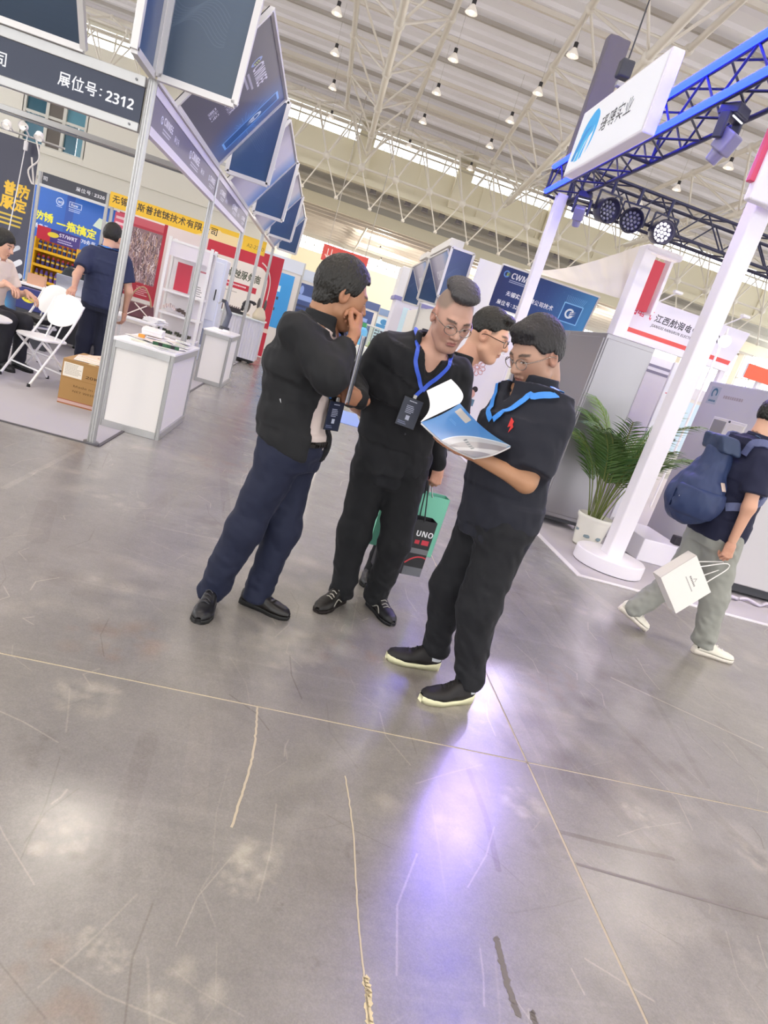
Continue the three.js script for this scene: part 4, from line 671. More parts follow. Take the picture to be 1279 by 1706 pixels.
poster('shelf_card', [[-2.3, 1.12, -12.9], [-2.1, 1.12, -12.9], [-2.1, 1.6, -12.9], [-2.3, 1.6, -12.9]], printMat(96, 200, (g, w, h) => { fill(g, '#f2eeee', 0, 0, w, h); fill(g, '#c87a84', 0, 6, w, 12); smallPrint(g, 6, 120, 80, 5, 16, '#8c8a8a'); }), 'white card with a red top line beside the red card in the display shelf', 'card');
for (const [i, [x, y, w, h]] of [[-2.62, 0.735, 0.2, 0.16], [-2.38, 0.735, 0.18, 0.1], [-2.62, 0.365, 0.22, 0.07], [-2.3, 0.365, 0.26, 0.06]].entries())
  single('chain_sample', join(...Array.from({ length: 7 }, (_, k) => rbox(0.03, 0.05 + 0.02 * (k % 2), 0.09, 0.006, x - w / 2 + k * w / 6, y + 0.03 + Math.sin(k * 0.5 + i) * h * 0.3 + h * 0.3, -12.86))), [mat(0xe6d5d2, 0.5), mat(0x5a4a46, 0.5), mat(0x35402e, 0.5), mat(0x4a4a3c, 0.5)][i], ['pale link chain on the middle shelf of the white display', 'brown link chain beside the pale one on the middle shelf', 'dark green link chain on the low shelf of the white display', 'olive link chain at the right of the low shelf'][i], 'chain');
{ // brown handbag on the table behind, with straps
  const t = thing('handbag', 'brown handbag with crossed pale straps behind the near counter', 'bag', [-2.4, 0.72, -9.9], 0.3);
  mesh('bag_body', net((x, y, z) => smax(smax(Math.abs(x) - 0.2 + y * 0.1, Math.abs(z) - 0.08 + y * 0.1, 0.04), Math.abs(y - 0.1) - 0.1, 0.03) + 0.004 * nz(x * 20, y * 20, z * 20), [-0.26, -0.03, -0.14], [0.26, 0.24, 0.14], 0.012), mat(0x5d3038, 0.45), t);
  mesh('strap', tube([[-0.15, 0.18, 0.05], [-0.1, 0.34, 0.06], [0.0, 0.42, 0.06], [0.1, 0.3, 0.06], [0.14, 0.18, 0.05]], 0.011), mat(0xb08a6a, 0.5), t);
  for (const s of [-1, 1]) mesh('pale_strap', rod([s * 0.18, 0.0, 0.082], [-s * 0.08, 0.19, 0.07], 0.008), mat(0xe9dcd4, 0.5), t);
}
{ const t = thing('side_table', 'small white side table under the brown handbag', 'table', [-2.4, 0.006, -9.9]); mesh('table_top', rbox(0.62, 0.03, 0.5, 0.006, 0, 0.698, 0), white, t); for (const sx of [-1, 1]) for (const sz of [-1, 1]) mesh('leg', slab(sx * 0.28 - 0.015, sx * 0.28 + 0.015, 0, 0.685, sz * 0.22 - 0.015, sz * 0.22 + 0.015), white, t); }
single('paper_pile', join(...Array.from({ length: 6 }, (_, i) => rbox(0.21, 0.012, 0.29, 0.002).rotateY(rnd(-0.5, 0.5)).translate(-2.15 + rnd(-0.02, 0.02), 0.72 + i * 0.0125, -9.86))), white, 'untidy pile of white papers beside the brown handbag', 'papers');
// ---- the red booth with the arch, its long counter and equipment
{
  const z = -18.2, t = thing('arch_backdrop', 'white backdrop with slogan and red arch border at the end of the left row', 'backdrop');
  const m = printMat(900, 900, (g, w, h) => {
    fill(g, '#c92a40', 0, 0, w, h); g.fillStyle = '#f2ebe2'; g.beginPath(); g.moveTo(0, 130); g.lineTo(640, 130); g.quadraticCurveTo(760, 140, 770, 270); g.lineTo(770, h); g.lineTo(0, h); g.fill();
    g.strokeStyle = '#e8dcd4'; g.lineWidth = 12; g.beginPath(); g.moveTo(660, 90); g.quadraticCurveTo(800, 130, 806, 300); g.lineTo(806, h); g.stroke(); fill(g, '#f2d9cc', 806, 640, 94, 40);
    han(g, '普定卓越服务商', 120, 205, 78, '#4b5340', 0.11, 1.04); fill(g, '#c92a40', 60, 320, 600, 52); smallPrint(g, 80, 336, 560, 1, 26, '#f4dcdc'); smallPrint(g, 120, 400, 400, 1, 18, '#b8b0a8');
    g.fillStyle = '#5a544e'; for (let i = 0; i < 9; i++) g.fillRect(470 + 50 * Math.sin(i * 0.35), 560 + i * 18, 60, 11); g.fillStyle = '#d9cdb4'; g.fillRect(560, 560, 90, 150); g.fillStyle = '#55504c'; g.beginPath(); g.ellipse(600, 500, 34, 60, 0.2, 0, 7); g.fill();
  });
  mesh('print_face', quad([-3.1, 0.02, z], [-1.2, 0.02, z], [-1.2, 2.5, z], [-3.1, 2.5, z]), m, t); mesh('backing', slab(-3.1, -1.2, 0, 2.5, z - 0.04, z - 0.002), white, t);
}
{
  const t = thing('long_counter', 'long pale counter with pleated grey front before the red arch backdrop', 'counter', [-1.86, 0.006, -15.6]), s = new THREE.Shape();
  s.moveTo(-0.72, -0.3); for (let i = 0; i <= 48; i++) s.lineTo(-0.72 + i * 0.03, 0.3 + 0.008 * Math.cos(i * PI)); s.lineTo(0.72, -0.3);
  mesh('pleated_skirt', new THREE.ExtrudeGeometry(s, { depth: 0.84, bevelEnabled: false }).rotateX(PI / 2).translate(0, 0.94, 0), mat(0xd9d8e0, 0.6), t);
  mesh('counter_top', rbox(1.5, 0.035, 0.68, 0.006, 0, 0.96, 0), mat(0xdfe6e6, 0.3), t); for (let i = 0; i < 4; i++) mesh('caster', cyl(0.04, 0.04, 0.05, -0.6 + i * 0.4, 0.01, 0.2, 12), blackPlastic, t); mesh('plinth', slab(-0.68, 0.68, 0.04, 0.1, -0.25, 0.24), blackPlastic, t);
}
for (const [i, x] of [-2.25, -1.85].entries()) { const t = thing('sample_tray', ['dark red sample tray at the left of the long pale counter', 'black gridded sample tray in the middle of the long pale counter'][i], 'tray', [x, 0.985, -15.45]); mesh('tray_base', slab(-0.17, 0.17, 0, 0.1, -0.1, 0.1), mat(i ? 0x2b262c : 0x5a3038, 0.5), t); for (let k = 0; k < 8; k++) mesh('divider', slab(-0.17 + k * 0.048, -0.165 + k * 0.048, 0.1, 0.13, -0.1, 0.1), mat(0x84747c, 0.5), t); }
{ const t = thing('cable_carrier', 'black curved cable carrier arching on the long pale counter', 'cable carrier', [-1.5, 0.985, -15.45]); for (let k = 0; k < 10; k++) { const a = -0.2 + k * 0.26; const q = rbox(0.075, 0.05, 0.09, 0.008).rotateZ(a + PI / 2).translate(-0.0 - 0.15 * Math.cos(a), 0.17 + 0.15 * Math.sin(a) + (k < 2 ? -0.02 : 0), 0); mesh('link', q, mat(0x2e2c30, 0.5), t); } mesh('base_block', rbox(0.1, 0.06, 0.1, 0.01, -0.13, 0.03, 0), mat(0x2e2c30, 0.5), t); }
{ const t = thing('mascot_bust', 'beige rounded machine part with two dark upright blades on the long counter', 'machine part', [-1.27, 0.985, -15.5]); mesh('body', lathe([[0, 0], [0.14, 0], [0.15, 0.08], [0.1, 0.2], [0.05, 0.26], [0, 0.27]], 24), mat(0xd8cbb2, 0.5), t); for (const s of [-1, 1]) mesh('blade', net((x, y, z) => ell([s * 0.07, 0.33, 0], [0.035, 0.13, 0.02])(x, y, z), [-0.15, 0.18, -0.04], [0.15, 0.48, 0.04], 0.012), mat(0x55504c, 0.5), t); }
{ // white equipment tower with screens and dark figure-like device
  const t = thing('equipment_tower', 'white equipment cabinet with a glossy door behind the second upright', 'cabinet', [-2.12, 0.006, -13.6]);
  mesh('cabinet_body', rbox(0.5, 1.9, 0.5, 0.02, 0, 0.95, 0), mat(0xdfe4f4, 0.35), t); mesh('door', rbox(0.44, 1.05, 0.02, 0.008, 0, 1.3, 0.26), mat(0xe9edf8, 0.2), t); mesh('handle', rbox(0.02, 0.2, 0.03, 0.006, 0.16, 1.25, 0.28), blackPlastic, t); mesh('vent', rbox(0.3, 0.3, 0.02, 0.006, 0, 0.45, 0.255), mat(0x9aa0b0, 0.4), t);
}
{ const t = thing('robot_head', 'dark grey robot arm model standing on the farther counter', 'robot model', [-1.42, 0.815, -11.35]); mesh('foot', cyl(0.09, 0.075, 0.05, 0, 0, 0, 20), darkGrey, t); mesh('lower_arm', net(unionOf([cap([0, 0.05, 0], [0.03, 0.26, 0], 0.05, 0.04), cap([0.03, 0.26, 0], [-0.06, 0.42, 0.02], 0.04, 0.03)], 0.02), [-0.15, 0, -0.1], [0.12, 0.5, 0.1], 0.01), mat(0x5a5d6c, 0.35, 0.2), t); mesh('wrist', rbox(0.07, 0.05, 0.06, 0.01, -0.09, 0.43, 0.02), darkGrey, t); mesh('gripper', join(rod([-0.12, 0.42, 0], [-0.17, 0.37, -0.01], 0.008), rod([-0.12, 0.42, 0.04], [-0.17, 0.37, 0.05], 0.008)), alu, t); }
{ const t = thing('exhibition_screen', 'black monitor on a stand tilted before the red arch backdrop', 'monitor', [-2.5, 0.985, -15.62], 0.5); mesh('screen_body', rbox(0.05, 0.62, 0.4, 0.01, 0, 0.72, 0), blackPlastic, t); mesh('stand', rod([0, 0, 0], [0, 0.45, 0], 0.03, 12), blackPlastic, t); mesh('stand_foot', rbox(0.22, 0.02, 0.22, 0.005, 0, 0.01, 0), blackPlastic, t); mesh('screen', slab(0.026, 0.03, 0.45, 1.0, -0.18, 0.18), mat(0x8894b0, 0.2), t); }
// ================================================================ RIGHT-HAND STAND: white columns, dark box truss with blue light tubes, hung sign
const whiteGloss = mat(0xefeaf2, 0.35), steelBrushed = new THREE.MeshPhysicalMaterial({ color: 0x9c999d, metalness: 0.85, roughness: 0.4, anisotropy: 0.6 }), trussBlack = mat(0x33344a, 0.45, 0.4), greyCab = mat(0xc9c5c7, 0.5), redPaint = mat(0xd23a48, 0.45);
struct('carpet_right', join(slab(2.82, 16, 0.0005, 0.007, -18, -5.42)), mat(0xbcb6bd, 0.9));
struct('trim_3', slab(2.80, 2.86, 0.0008, 0.009, -18, -5.36), mat(0xe6e1e4, 0.6)); struct('trim_4', slab(2.86, 16, 0.0008, 0.009, -5.42, -5.36), mat(0xe6e1e4, 0.6));
const colNote = ['near white square column on a round white base, right of the palm', 'far white square column carrying the end of the blue-lit truss'];
[[3.36, -5.95, 4.3], [3.28, -11.65, 4.3]].forEach(([x, z, h], i) => {
  const t = thing('white_column', colNote[i], 'column', [x, 0.008, z]);
  mesh('shaft', rbox(0.168, h, 0.168, 0.016, 0, h / 2 + 0.1, 0), whiteGloss, t);
  mesh('round_base', lathe([[0, 0], [0.33, 0], [0.345, 0.012], [0.345, 0.125], [0.33, 0.14], [0, 0.14]], 48), whiteGloss, t); mesh('rubber_ring', cyl(0.335, 0.335, 0.014, 0, 0, 0, 40), rubber, t);
});
function boxTruss(a, b, name, label, size = 0.38, step = 0.42) {   // four chords with zigzag lacing
  const t = thing(name, label, 'truss'), A = V3(...a), B = V3(...b), d = B.clone().sub(A), L = d.length(); d.normalize();
  const side = V3(0, 1, 0).cross(d).normalize().multiplyScalar(size / 2), C = [];
  for (const [s, u] of [[-1, -1], [1, -1], [1, 1], [-1, 1]]) C.push(p => A.clone().addScaledVector(d, p).addScaledVector(side, s).add(V3(0, u * size / 2, 0)).toArray());
  for (const c of C) mesh('chord', rod(c(0), c(L), 0.026, 10), trussBlack, t);
  const n = Math.round(L / step);
  for (let f = 0; f < 4; f++) for (let i = 0; i < n; i++) { const p = i / n * L, q = (i + 1) / n * L, c = C[f], e = C[(f + 1) % 4]; mesh('lacing_bar', i % 2 ? rod(c(p), e(q), 0.013, 6) : rod(e(p), c(q), 0.013, 6), trussBlack, t); }
  for (let k = 0; k <= L; k += 3) for (let f = 0; f < 4; f++) mesh('end_frame', rod(C[f](Math.min(k, L)), C[(f + 1) % 4](Math.min(k, L)), 0.024, 8), trussBlack, t);
  return t;
}
boxTruss([3.25, 4.57, -11.9], [3.25, 4.57, -3.6], 'light_truss', 'dark box truss with two glowing blue tubes running toward the viewer at the upper right');
boxTruss([3.45, 4.57, -11.55], [9.5, 4.57, -11.55], 'rear_truss', 'dark box truss behind, running right from the far white column with stage lights under it', 0.46);
const ledMat = glow(...LED_BLUE, LED_GLOW);
for (const [i, y] of [4.40, 4.77].entries()) {
  const t = thing('light_tube', ['lower glowing blue light tube along the dark truss', 'upper glowing blue light tube along the dark truss'][i], 'light', [3.02, y, -7.75]);
  mesh('tube', rod([0, 0, -4.0], [0, 0, 4.0], 0.034, 14), ledMat, t);
  for (let k = -3; k <= 3; k++) mesh('clip', rbox(0.05, 0.03, 0.04, 0.005, 0.05, 0, k * 1.25), trussBlack, t);
  for (const z of [-10.2, -6.2]) { const l = new THREE.RectAreaLight(new THREE.Color().setRGB(0.03, 0.04, 1), 10, 3.6, 0.07); l.position.set(2.97, y, z); l.lookAt(0, y - 1.2, z); scene.add(l); }
}
{ // the hung sign box
  const t = thing('sign_box', 'white lightbox sign with a blue arched emblem and black characters, hung on the dark truss', 'sign', [2.85, 4.66, -8.95]), L = 2.42, H = 0.82, D = 0.15;
  mesh('casing', rbox(D, H, L, 0.02), whiteGloss, t);
  const art = litPrint(1200, 400, (g, w, h) => {
    fill(g, '#e9ebf3', 0, 0, w, h);
    g.lineCap = 'round'; g.lineJoin = 'round';
    const arc = (pts, c, wd) => { g.fillStyle = c; g.beginPath(); g.moveTo(...pts[0]); g.quadraticCurveTo(...pts[1], ...pts[2]); g.quadraticCurveTo(...pts[3], ...pts[4]); g.fill(); };
    arc([[60, 330], [150, 20], [300, 40], [330, 60], [330, 190], [320, 130], [60, 330]].slice(0, 5), '#2ba6e8');
    g.fillStyle = '#2aa7ea'; g.beginPath(); g.moveTo(110, 180); g.bezierCurveTo(150, 40, 330, 0, 372, 110); g.bezierCurveTo(400, 210, 360, 280, 300, 330); g.bezierCurveTo(340, 240, 350, 190, 330, 150); g.bezierCurveTo(290, 80, 190, 100, 110, 180); g.fill();
    g.fillStyle = '#1f8ed6'; g.beginPath(); g.moveTo(60, 330); g.bezierCurveTo(110, 180, 200, 120, 300, 150); g.bezierCurveTo(220, 160, 150, 220, 120, 340); g.fill();
    g.fillStyle = '#3fb6ee'; g.beginPath(); g.moveTo(130, 350); g.bezierCurveTo(160, 240, 220, 180, 300, 170); g.bezierCurveTo(250, 210, 210, 270, 190, 350); g.fill();
    g.fillStyle = '#2aa7ea'; g.beginPath(); g.moveTo(205, 350); g.bezierCurveTo(215, 290, 240, 240, 290, 215); g.bezierCurveTo(262, 270, 255, 310, 250, 340); g.fill();
    fill(g, '#e9ebf3', 0, 0, 46, h);
    han(g, '瑨骋实业', 450, 128, 108, '#1c1e26', 0.085, 1.1);
  }, 0.3, 0.3);
  const x = -D / 2 - 0.003; mesh('sign_face', quad([x, -H / 2 + 0.03, -L / 2 + 0.03], [x, -H / 2 + 0.03, L / 2 - 0.03], [x, H / 2 - 0.03, L / 2 - 0.03], [x, H / 2 - 0.03, -L / 2 + 0.03]), art, t);
  for (const z of [-0.8, 0.8]) mesh('hanger', rbox(0.16, 0.05, 0.05, 0.006, 0.15, 0.05, z), trussBlack, t);
}
// stage lights
const lensMat = glow(1, 0.92, 0.96, 4), caseMat = mat(0x3c3c52, 0.4, 0.2);
function parLight(t, lit) {
  mesh('yoke', join(bar([-0.15, 0.18, 0], [-0.15, -0.03, 0], 0.02), bar([0.15, 0.18, 0], [0.15, -0.03, 0], 0.02), bar([-0.15, 0.18, 0], [0.15, 0.18, 0], 0.02), rod([0, 0.18, 0], [0, 0.36, 0], 0.02)), trussBlack, t);
  const head = mesh('lamp_head', lathe([[0, -0.16], [0.08, -0.15], [0.13, -0.06], [0.14, 0.1], [0.125, 0.1], [0.12, 0.02], [0, 0.02]], 24).rotateX(PI / 2), caseMat, t);
  for (let i = 0; i < 19; i++) { const r = i < 1 ? 0 : i < 7 ? 0.045 : 0.09, a = i < 7 ? i * PI / 3 : i * PI / 6; mesh('led_lens', new THREE.SphereGeometry(0.018, 10, 6).translate(r * Math.cos(a), r * Math.sin(a), 0.03), lit ? lensMat : mat(0x9a9aac, 0.2), t); }
}
const parSpots = [[4.9, 4.28, -11.2, 0.0, 0.1, 1, 'round stage light glowing with white dots under the rear truss'], [3.9, 4.3, -11.2, 0.2, 0.1, 0, 'dark stage light nearest the far column under the rear truss'], [4.36, 4.28, -11.2, -0.3, 0.1, 0, 'grey stage light between the two others under the rear truss']];
for (const [x, y, z, ry, rx, lit, label] of parSpots) {
  const t = thing('stage_light', label, 'stage light', [x, y, z], ry); t.rotation.x = rx; t.scale.setScalar(1.35); parLight(t, lit);
  if (lit) { const l = new THREE.SpotLight(0xd8c8ff, 24, 0, 0.6, 0.6, 2); l.position.set(x, y - 0.09, z + 0.3); l.target.position.set(2.2, 0, -4.6); l.castShadow = true; l.shadow.radius = 5; scene.add(l, l.target); }
}
function movingHead(pos, label, turn) {
  const t = thing('moving_light', label, 'stage light', pos, turn); t.scale.setScalar(0.68);
  mesh('base_box', rbox(0.3, 0.14, 0.3, 0.02, 0, 0.5, 0), caseMat, t); mesh('arm_yoke', join(rbox(0.06, 0.34, 0.14, 0.02, -0.17, 0.28, 0), rbox(0.06, 0.34, 0.14, 0.02, 0.17, 0.28, 0), rbox(0.36, 0.06, 0.14, 0.02, 0, 0.42, 0)), caseMat, t);
  mesh('head', net((x, y, z) => smin(smax(smax(Math.abs(x) - 0.12, Math.abs(z) - 0.12, 0.04), Math.abs(y - 0.13) - 0.14, 0.03), smax(Math.hypot(x, z) - 0.1 - 0.1 * y, Math.abs(y + 0.04) - 0.12, 0.02), 0.02), [-0.2, -0.24, -0.2], [0.2, 0.4, 0.2], 0.012).rotateX(0.5), mat(0x8c88a8, 0.3, 0.1), t); mesh('bright_strip', rbox(0.26, 0.02, 0.02, 0.006, 0, 0.4, 0.09), glow(0.95, 0.95, 1, 2), t);
}
movingHead([3.2, 3.98, -6.75], 'grey moving-head light hanging under the truss near the red banner', 0.5); { const l = new THREE.SpotLight(new THREE.Color().setRGB(0.40, 0.28, 1), 30, 0, 0.66, 1, 2); l.position.set(3.13, 3.72, -6.55); l.target.position.set(1.5, 0, -1.3); l.castShadow = true; l.shadow.radius = 22; scene.add(l, l.target); }   // the wash from the near moving head
movingHead([3.45, 4.0, -11.0], 'dark moving-head light hanging at the far truss corner below the hung sign', -0.4);
{ const t = thing('hoist', 'small dark chain hoist hanging from a cable above the hung sign', 'hoist', [3.4, 6.1, -11.1]); mesh('housing', rbox(0.2, 0.24, 0.18, 0.03), darkGrey, t); mesh('hook_block', rbox(0.12, 0.08, 0.1, 0.02, 0, -0.2, 0), alu, t); mesh('cable', rod([0, 0.1, 0], [0, 8.1, 0], 0.012, 6), darkGrey, t); mesh('chain', rod([0, -0.2, 0], [-0.1, -1.1, 0.1], 0.01, 6), darkGrey, t); }
single('banner_mast', net((x, y, z) => smax(smax(Math.abs(x) - 0.18, Math.abs(z) - 0.12, 0.02), Math.abs(y - 1.0) - 1.0, 0.02) + 0.008 * nz(x * 6, y * 2, z * 6), [-0.25, -0.06, -0.18], [0.25, 2.1, 0.18], 0.03).translate(3.42, 4.83, -12.02), mat(0x6c6672, 0.7), 'grey wrapped mast standing on the far truss corner behind the hung sign', 'mast');
{ const t = thing('red_banner', 'red and white lightbox banner fixed to the top of the near white column', 'banner', [3.30, 3.36, -5.76]); mesh('white_body', rbox(0.5, 0.95, 0.1, 0.02, 0.05, 0.48, 0.02), whiteGloss, t); mesh('red_face', rbox(0.1, 0.72, 0.07, 0.01, -0.19, 0.5, 0.0), mat(0xd84a68, 0.4), t); }
// ---- brushed steel cabinets along the edge of the stand
const cabNote = ['nearest brushed steel cabinet, behind the palm', 'second brushed steel cabinet, right beside the nearest one', 'third brushed steel cabinet behind the reading man'];
[[-7.2, -8.32], [-8.34, -9.2], [-9.22, -10.1]].forEach(([za, zb], i) => {
  const t = thing('steel_cabinet', cabNote[i], 'cabinet', [3.3, 0.008, (za + zb) / 2]), D = (za - zb) / 2, h = 2.2;
  mesh('carcass', rbox(0.58, h - 0.1, 2 * D, 0.012, 0, h / 2 + 0.05, 0), steelBrushed, t);
  mesh('door', rbox(0.02, h - 0.2, 2 * D - 0.06, 0.006, -0.296, h / 2 + 0.05, 0), steelBrushed, t); mesh('door', rbox(0.54, h - 0.2, 0.018, 0.006, 0, h / 2 + 0.05, D + 0.006), steelBrushed, t);
  mesh('plinth', slab(-0.27, 0.27, 0.06, 0.1, -D + 0.03, D - 0.03), darkGrey, t); for (const sx of [-1, 1]) for (const sz of [-1, 1]) mesh('levelling_foot', join(cyl(0.02, 0.02, 0.06, sx * 0.24, 0, sz * (D - 0.06), 10), cyl(0.035, 0.035, 0.012, sx * 0.24, 0, sz * (D - 0.06), 14)), alu, t);
  mesh('handle', rbox(0.02, 0.16, 0.03, 0.006, -0.315, 1.1, D - 0.12), aluDark, t);
});
// ---- white pillar stands, grey machine cabinet
{
  const t = thing('white_pillar', 'white pillar with two grey stripes between the steel cabinet and the near column', 'pillar', [4.2, 0.008, -8.15]);
  mesh('pillar_body', rbox(0.44, 2.2, 0.2, 0.012, 0, 1.1, 0), whiteGloss, t); for (const y of [2.02, 2.09]) mesh('grey_stripe', slab(-0.222, 0.222, y - 0.016, y + 0.016, 0.1, 0.104), mat(0x8b8599, 0.5), t); mesh('foot', rbox(0.6, 0.03, 0.4, 0.01, 0, 0.015, 0), whiteGloss, t);
}
{
  const t = thing('roll_up_stand', 'narrow white display stand with red blocks and long white foot beside the near column', 'stand', [4.16, 0.008, -7.45]);
  mesh('panel', rbox(0.34, 1.95, 0.04, 0.008, 0, 1.18, 0), whiteGloss, t);
  mesh('print_face', quad([-0.165, 0.3, 0.022], [0.165, 0.3, 0.022], [0.165, 2.14, 0.022], [-0.165, 2.14, 0.022]), printMat(128, 720, (g, w, h) => { fill(g, '#eeebf4', 0, 0, w, h); fill(g, '#d8344e', 36, 60, 58, 32); smallPrint(g, 36, 34, 60, 2, 12, '#c05a70'); fill(g, '#e07a86', 10, 128, 108, 5); fill(g, '#d23440', 36, 146, 62, 66); fill(g, '#c9c6d4', 30, 350, 70, 3); fill(g, '#b9b6c6', 20, 590, 90, 3); fill(g, '#b9b6c6', 20, 604, 90, 3); g.strokeStyle = '#b9b6c6'; g.lineWidth = 3; g.beginPath(); g.moveTo(80, 600); g.lineTo(20, 715); g.stroke(); }, 0.4), t);
  mesh('foot_box', rbox(0.5, 0.26, 0.85, 0.012, 0.12, 0.13, 0.42), whiteGloss, t); mesh('dark_switch', rbox(0.12, 0.1, 0.1, 0.015, 0.34, 0.31, 0.7), mat(0x2c2830, 0.5), t);
}
{
  const t = thing('machine_cabinet', 'large pale grey machine cabinet with a small window panel and emblem, at the right edge', 'cabinet', [5.65, 0.008, -7.05], 0);
  mesh('cabinet_body', rbox(1.8, 2.0, 1.65, 0.015, 0, 1.12, 0), greyCab, t); mesh('dark_plinth', slab(-0.86, 0.86, 0.03, 0.12, -0.78, 0.78), darkGrey, t);
  for (const sx of [-1, 1]) for (const sz of [-1, 1]) mesh('foot', cyl(0.04, 0.04, 0.04, sx * 0.8, 0, sz * 0.7, 12), darkGrey, t);
  const X = -0.902; mesh('side_print', quad([X, 1.3, -0.8], [X, 1.3, 0.8], [X, 2.1, 0.8], [X, 2.1, -0.8]), printMat(512, 256, (g, w, h) => { fill(g, '#c9c5c7', 0, 0, w, h); fill(g, '#aeb4b8', 24, 12, 64, 66); g.strokeStyle = '#3d6a80'; g.lineWidth = 8; g.beginPath(); g.arc(56, 36, 15, 2.4, 6.6); g.stroke(); g.fillStyle = '#3d6a80'; g.font = 'bold 18px sans-serif'; g.fillText('瑨骋', 40, 74); smallPrint(g, 36, 62, 44, 1, 14, '#3d6a80'); smallPrint(g, 120, 38, 180, 1, 22, '#a89a98'); }, 0.5), t);
  mesh('window_frame', rbox(0.02, 0.36, 0.62, 0.006, X - 0.006, 1.55, -0.1), mat(0xe2ded8, 0.45), t); mesh('dark_pane', rbox(0.01, 0.28, 0.24, 0.004, X - 0.018, 1.56, -0.26), mat(0x8f8c88, 0.15), t); mesh('cover_plate', rbox(0.012, 0.3, 0.28, 0.004, X - 0.016, 1.55, 0.06), mat(0xdcd7cc, 0.45), t); mesh('knob', new THREE.SphereGeometry(0.018, 12, 8).translate(X - 0.02, 1.4, -0.36), blackPlastic, t); mesh('knob', new THREE.SphereGeometry(0.014, 12, 8).translate(X - 0.02, 1.71, -0.08), darkGrey, t);
}
single('floor_chain', tube(Array.from({ length: 16 }, (_, i) => [4.78 + i * 0.09, 0.03 + 0.012 * Math.sin(i * 2.4), -6.02 + 0.05 * Math.sin(i * 1.9)]), 0.022, 90, 6), mat(0xc9c2d0, 0.35, 0.6), 'silver chain heaped along the dark foot of the grey machine cabinet', 'chain');
{
  const t = thing('orange_sign', 'orange-red panel edge showing above the grey machine cabinet', 'sign'), [f, b] = board([6.0, 2.42, -9.2], [8.4, 2.42, -9.2], [8.4, 2.62, -9.2], [6.0, 2.62, -9.2], 0.04); mesh('face', f, mat(0xe8623f, 0.4), t); mesh('backing', b, white, t); for (const x of [6.3, 8.1]) mesh('leg', slab(x - 0.03, x + 0.03, 0.008, 2.45, -9.3, -9.24), white, t);
}
// ---- the electric company's stand behind: long sign, lit red column, white draped canopy
{
  const t = thing('company_sign', 'long white sign with red strip and black company characters behind the near column', 'sign');
  const art = printMat(1400, 380, (g, w, h) => {
    fill(g, '#e9e4f2', 0, 0, w, h); han(g, '润电气', 20, 96, 96, '#d8355a', 0.1, 0.94); han(g, '江西航润电气有限公司', 330, 110, 84, '#3a3440', 0.11, 1.06); latin(g, 'JIANGXI HANGRUN ELECTRIC CO.,LTD', 330, 246, 38, '#4a4450'); fill(g, '#e2504c', 20, h - 62, w - 40, 44);
  }, 0.4);
  const [f, b] = board([5.3, 2.82, -12.4], [7.72, 2.82, -12.4], [7.85, 3.5, -12.4], [5.42, 3.5, -12.4], 0.08); mesh('sign_face', f, art, t); mesh('sign_body', b, whiteGloss, t); mesh('lower_lip', slab(5.4, 7.72, 2.72, 2.82, -12.5, -12.36), whiteGloss, t);
  for (const x of [5.9, 7.3]) { mesh('lamp_arm', rod([x, 3.5, -12.42], [x + 0.1, 3.68, -12.1], 0.014), white, t); mesh('arm_lamp', rbox(0.16, 0.05, 0.1, 0.015, x + 0.1, 3.69, -12.06), white, t); }
  for (const x of [5.45, 7.65]) mesh('leg', slab(x - 0.05, x + 0.05, 0.008, 2.75, -12.5, -12.4), whiteGloss, t);
}
{ const t = thing('globe_lamp', 'round white glowing lamp on an arm in front of the long white sign', 'lamp', [6.35, 2.98, -10.6]); mesh('globe', new THREE.SphereGeometry(0.1, 20, 14), glow(1, 0.96, 1, 1.6), t); mesh('neck', rod([0, 0, 0], [0.2, 0.25, -0.4], 0.016), white, t); mesh('pole', rod([0.2, 0.25, -0.4], [0.2, -2.95, -0.4], 0.02), white, t); const l = new THREE.PointLight(0xfff0ff, 3, 0, 2); l.position.set(6.35, 2.98, -10.6); l.castShadow = true; scene.add(l); }
{
  const t = thing('lit_column', 'white arch column with a glowing red lit panel beside the draped canopy', 'column', [5.32, 0.008, -12.2]);
  mesh('white_body', rbox(0.24, 4.25, 0.3, 0.02, -0.05, 2.13, -0.05), whiteGloss, t); mesh('red_panel', rbox(0.24, 0.86, 0.06, 0.01, 0.19, 3.65, 0.0), glow(0.95, 0.07, 0.12, 1.0), t); mesh('arch_cap', rbox(0.72, 0.12, 0.32, 0.055, 0.2, 4.22, -0.04, 4), whiteGloss, t); mesh('cap_light', rbox(0.5, 0.02, 0.1, 0.006, 0.2, 4.14, 0.06), glow(1, 0.85, 0.85, 1.4), t); mesh('side_wall', rbox(0.06, 1.0, 0.28, 0.012, 0.4, 3.7, -0.06), whiteGloss, t);
}
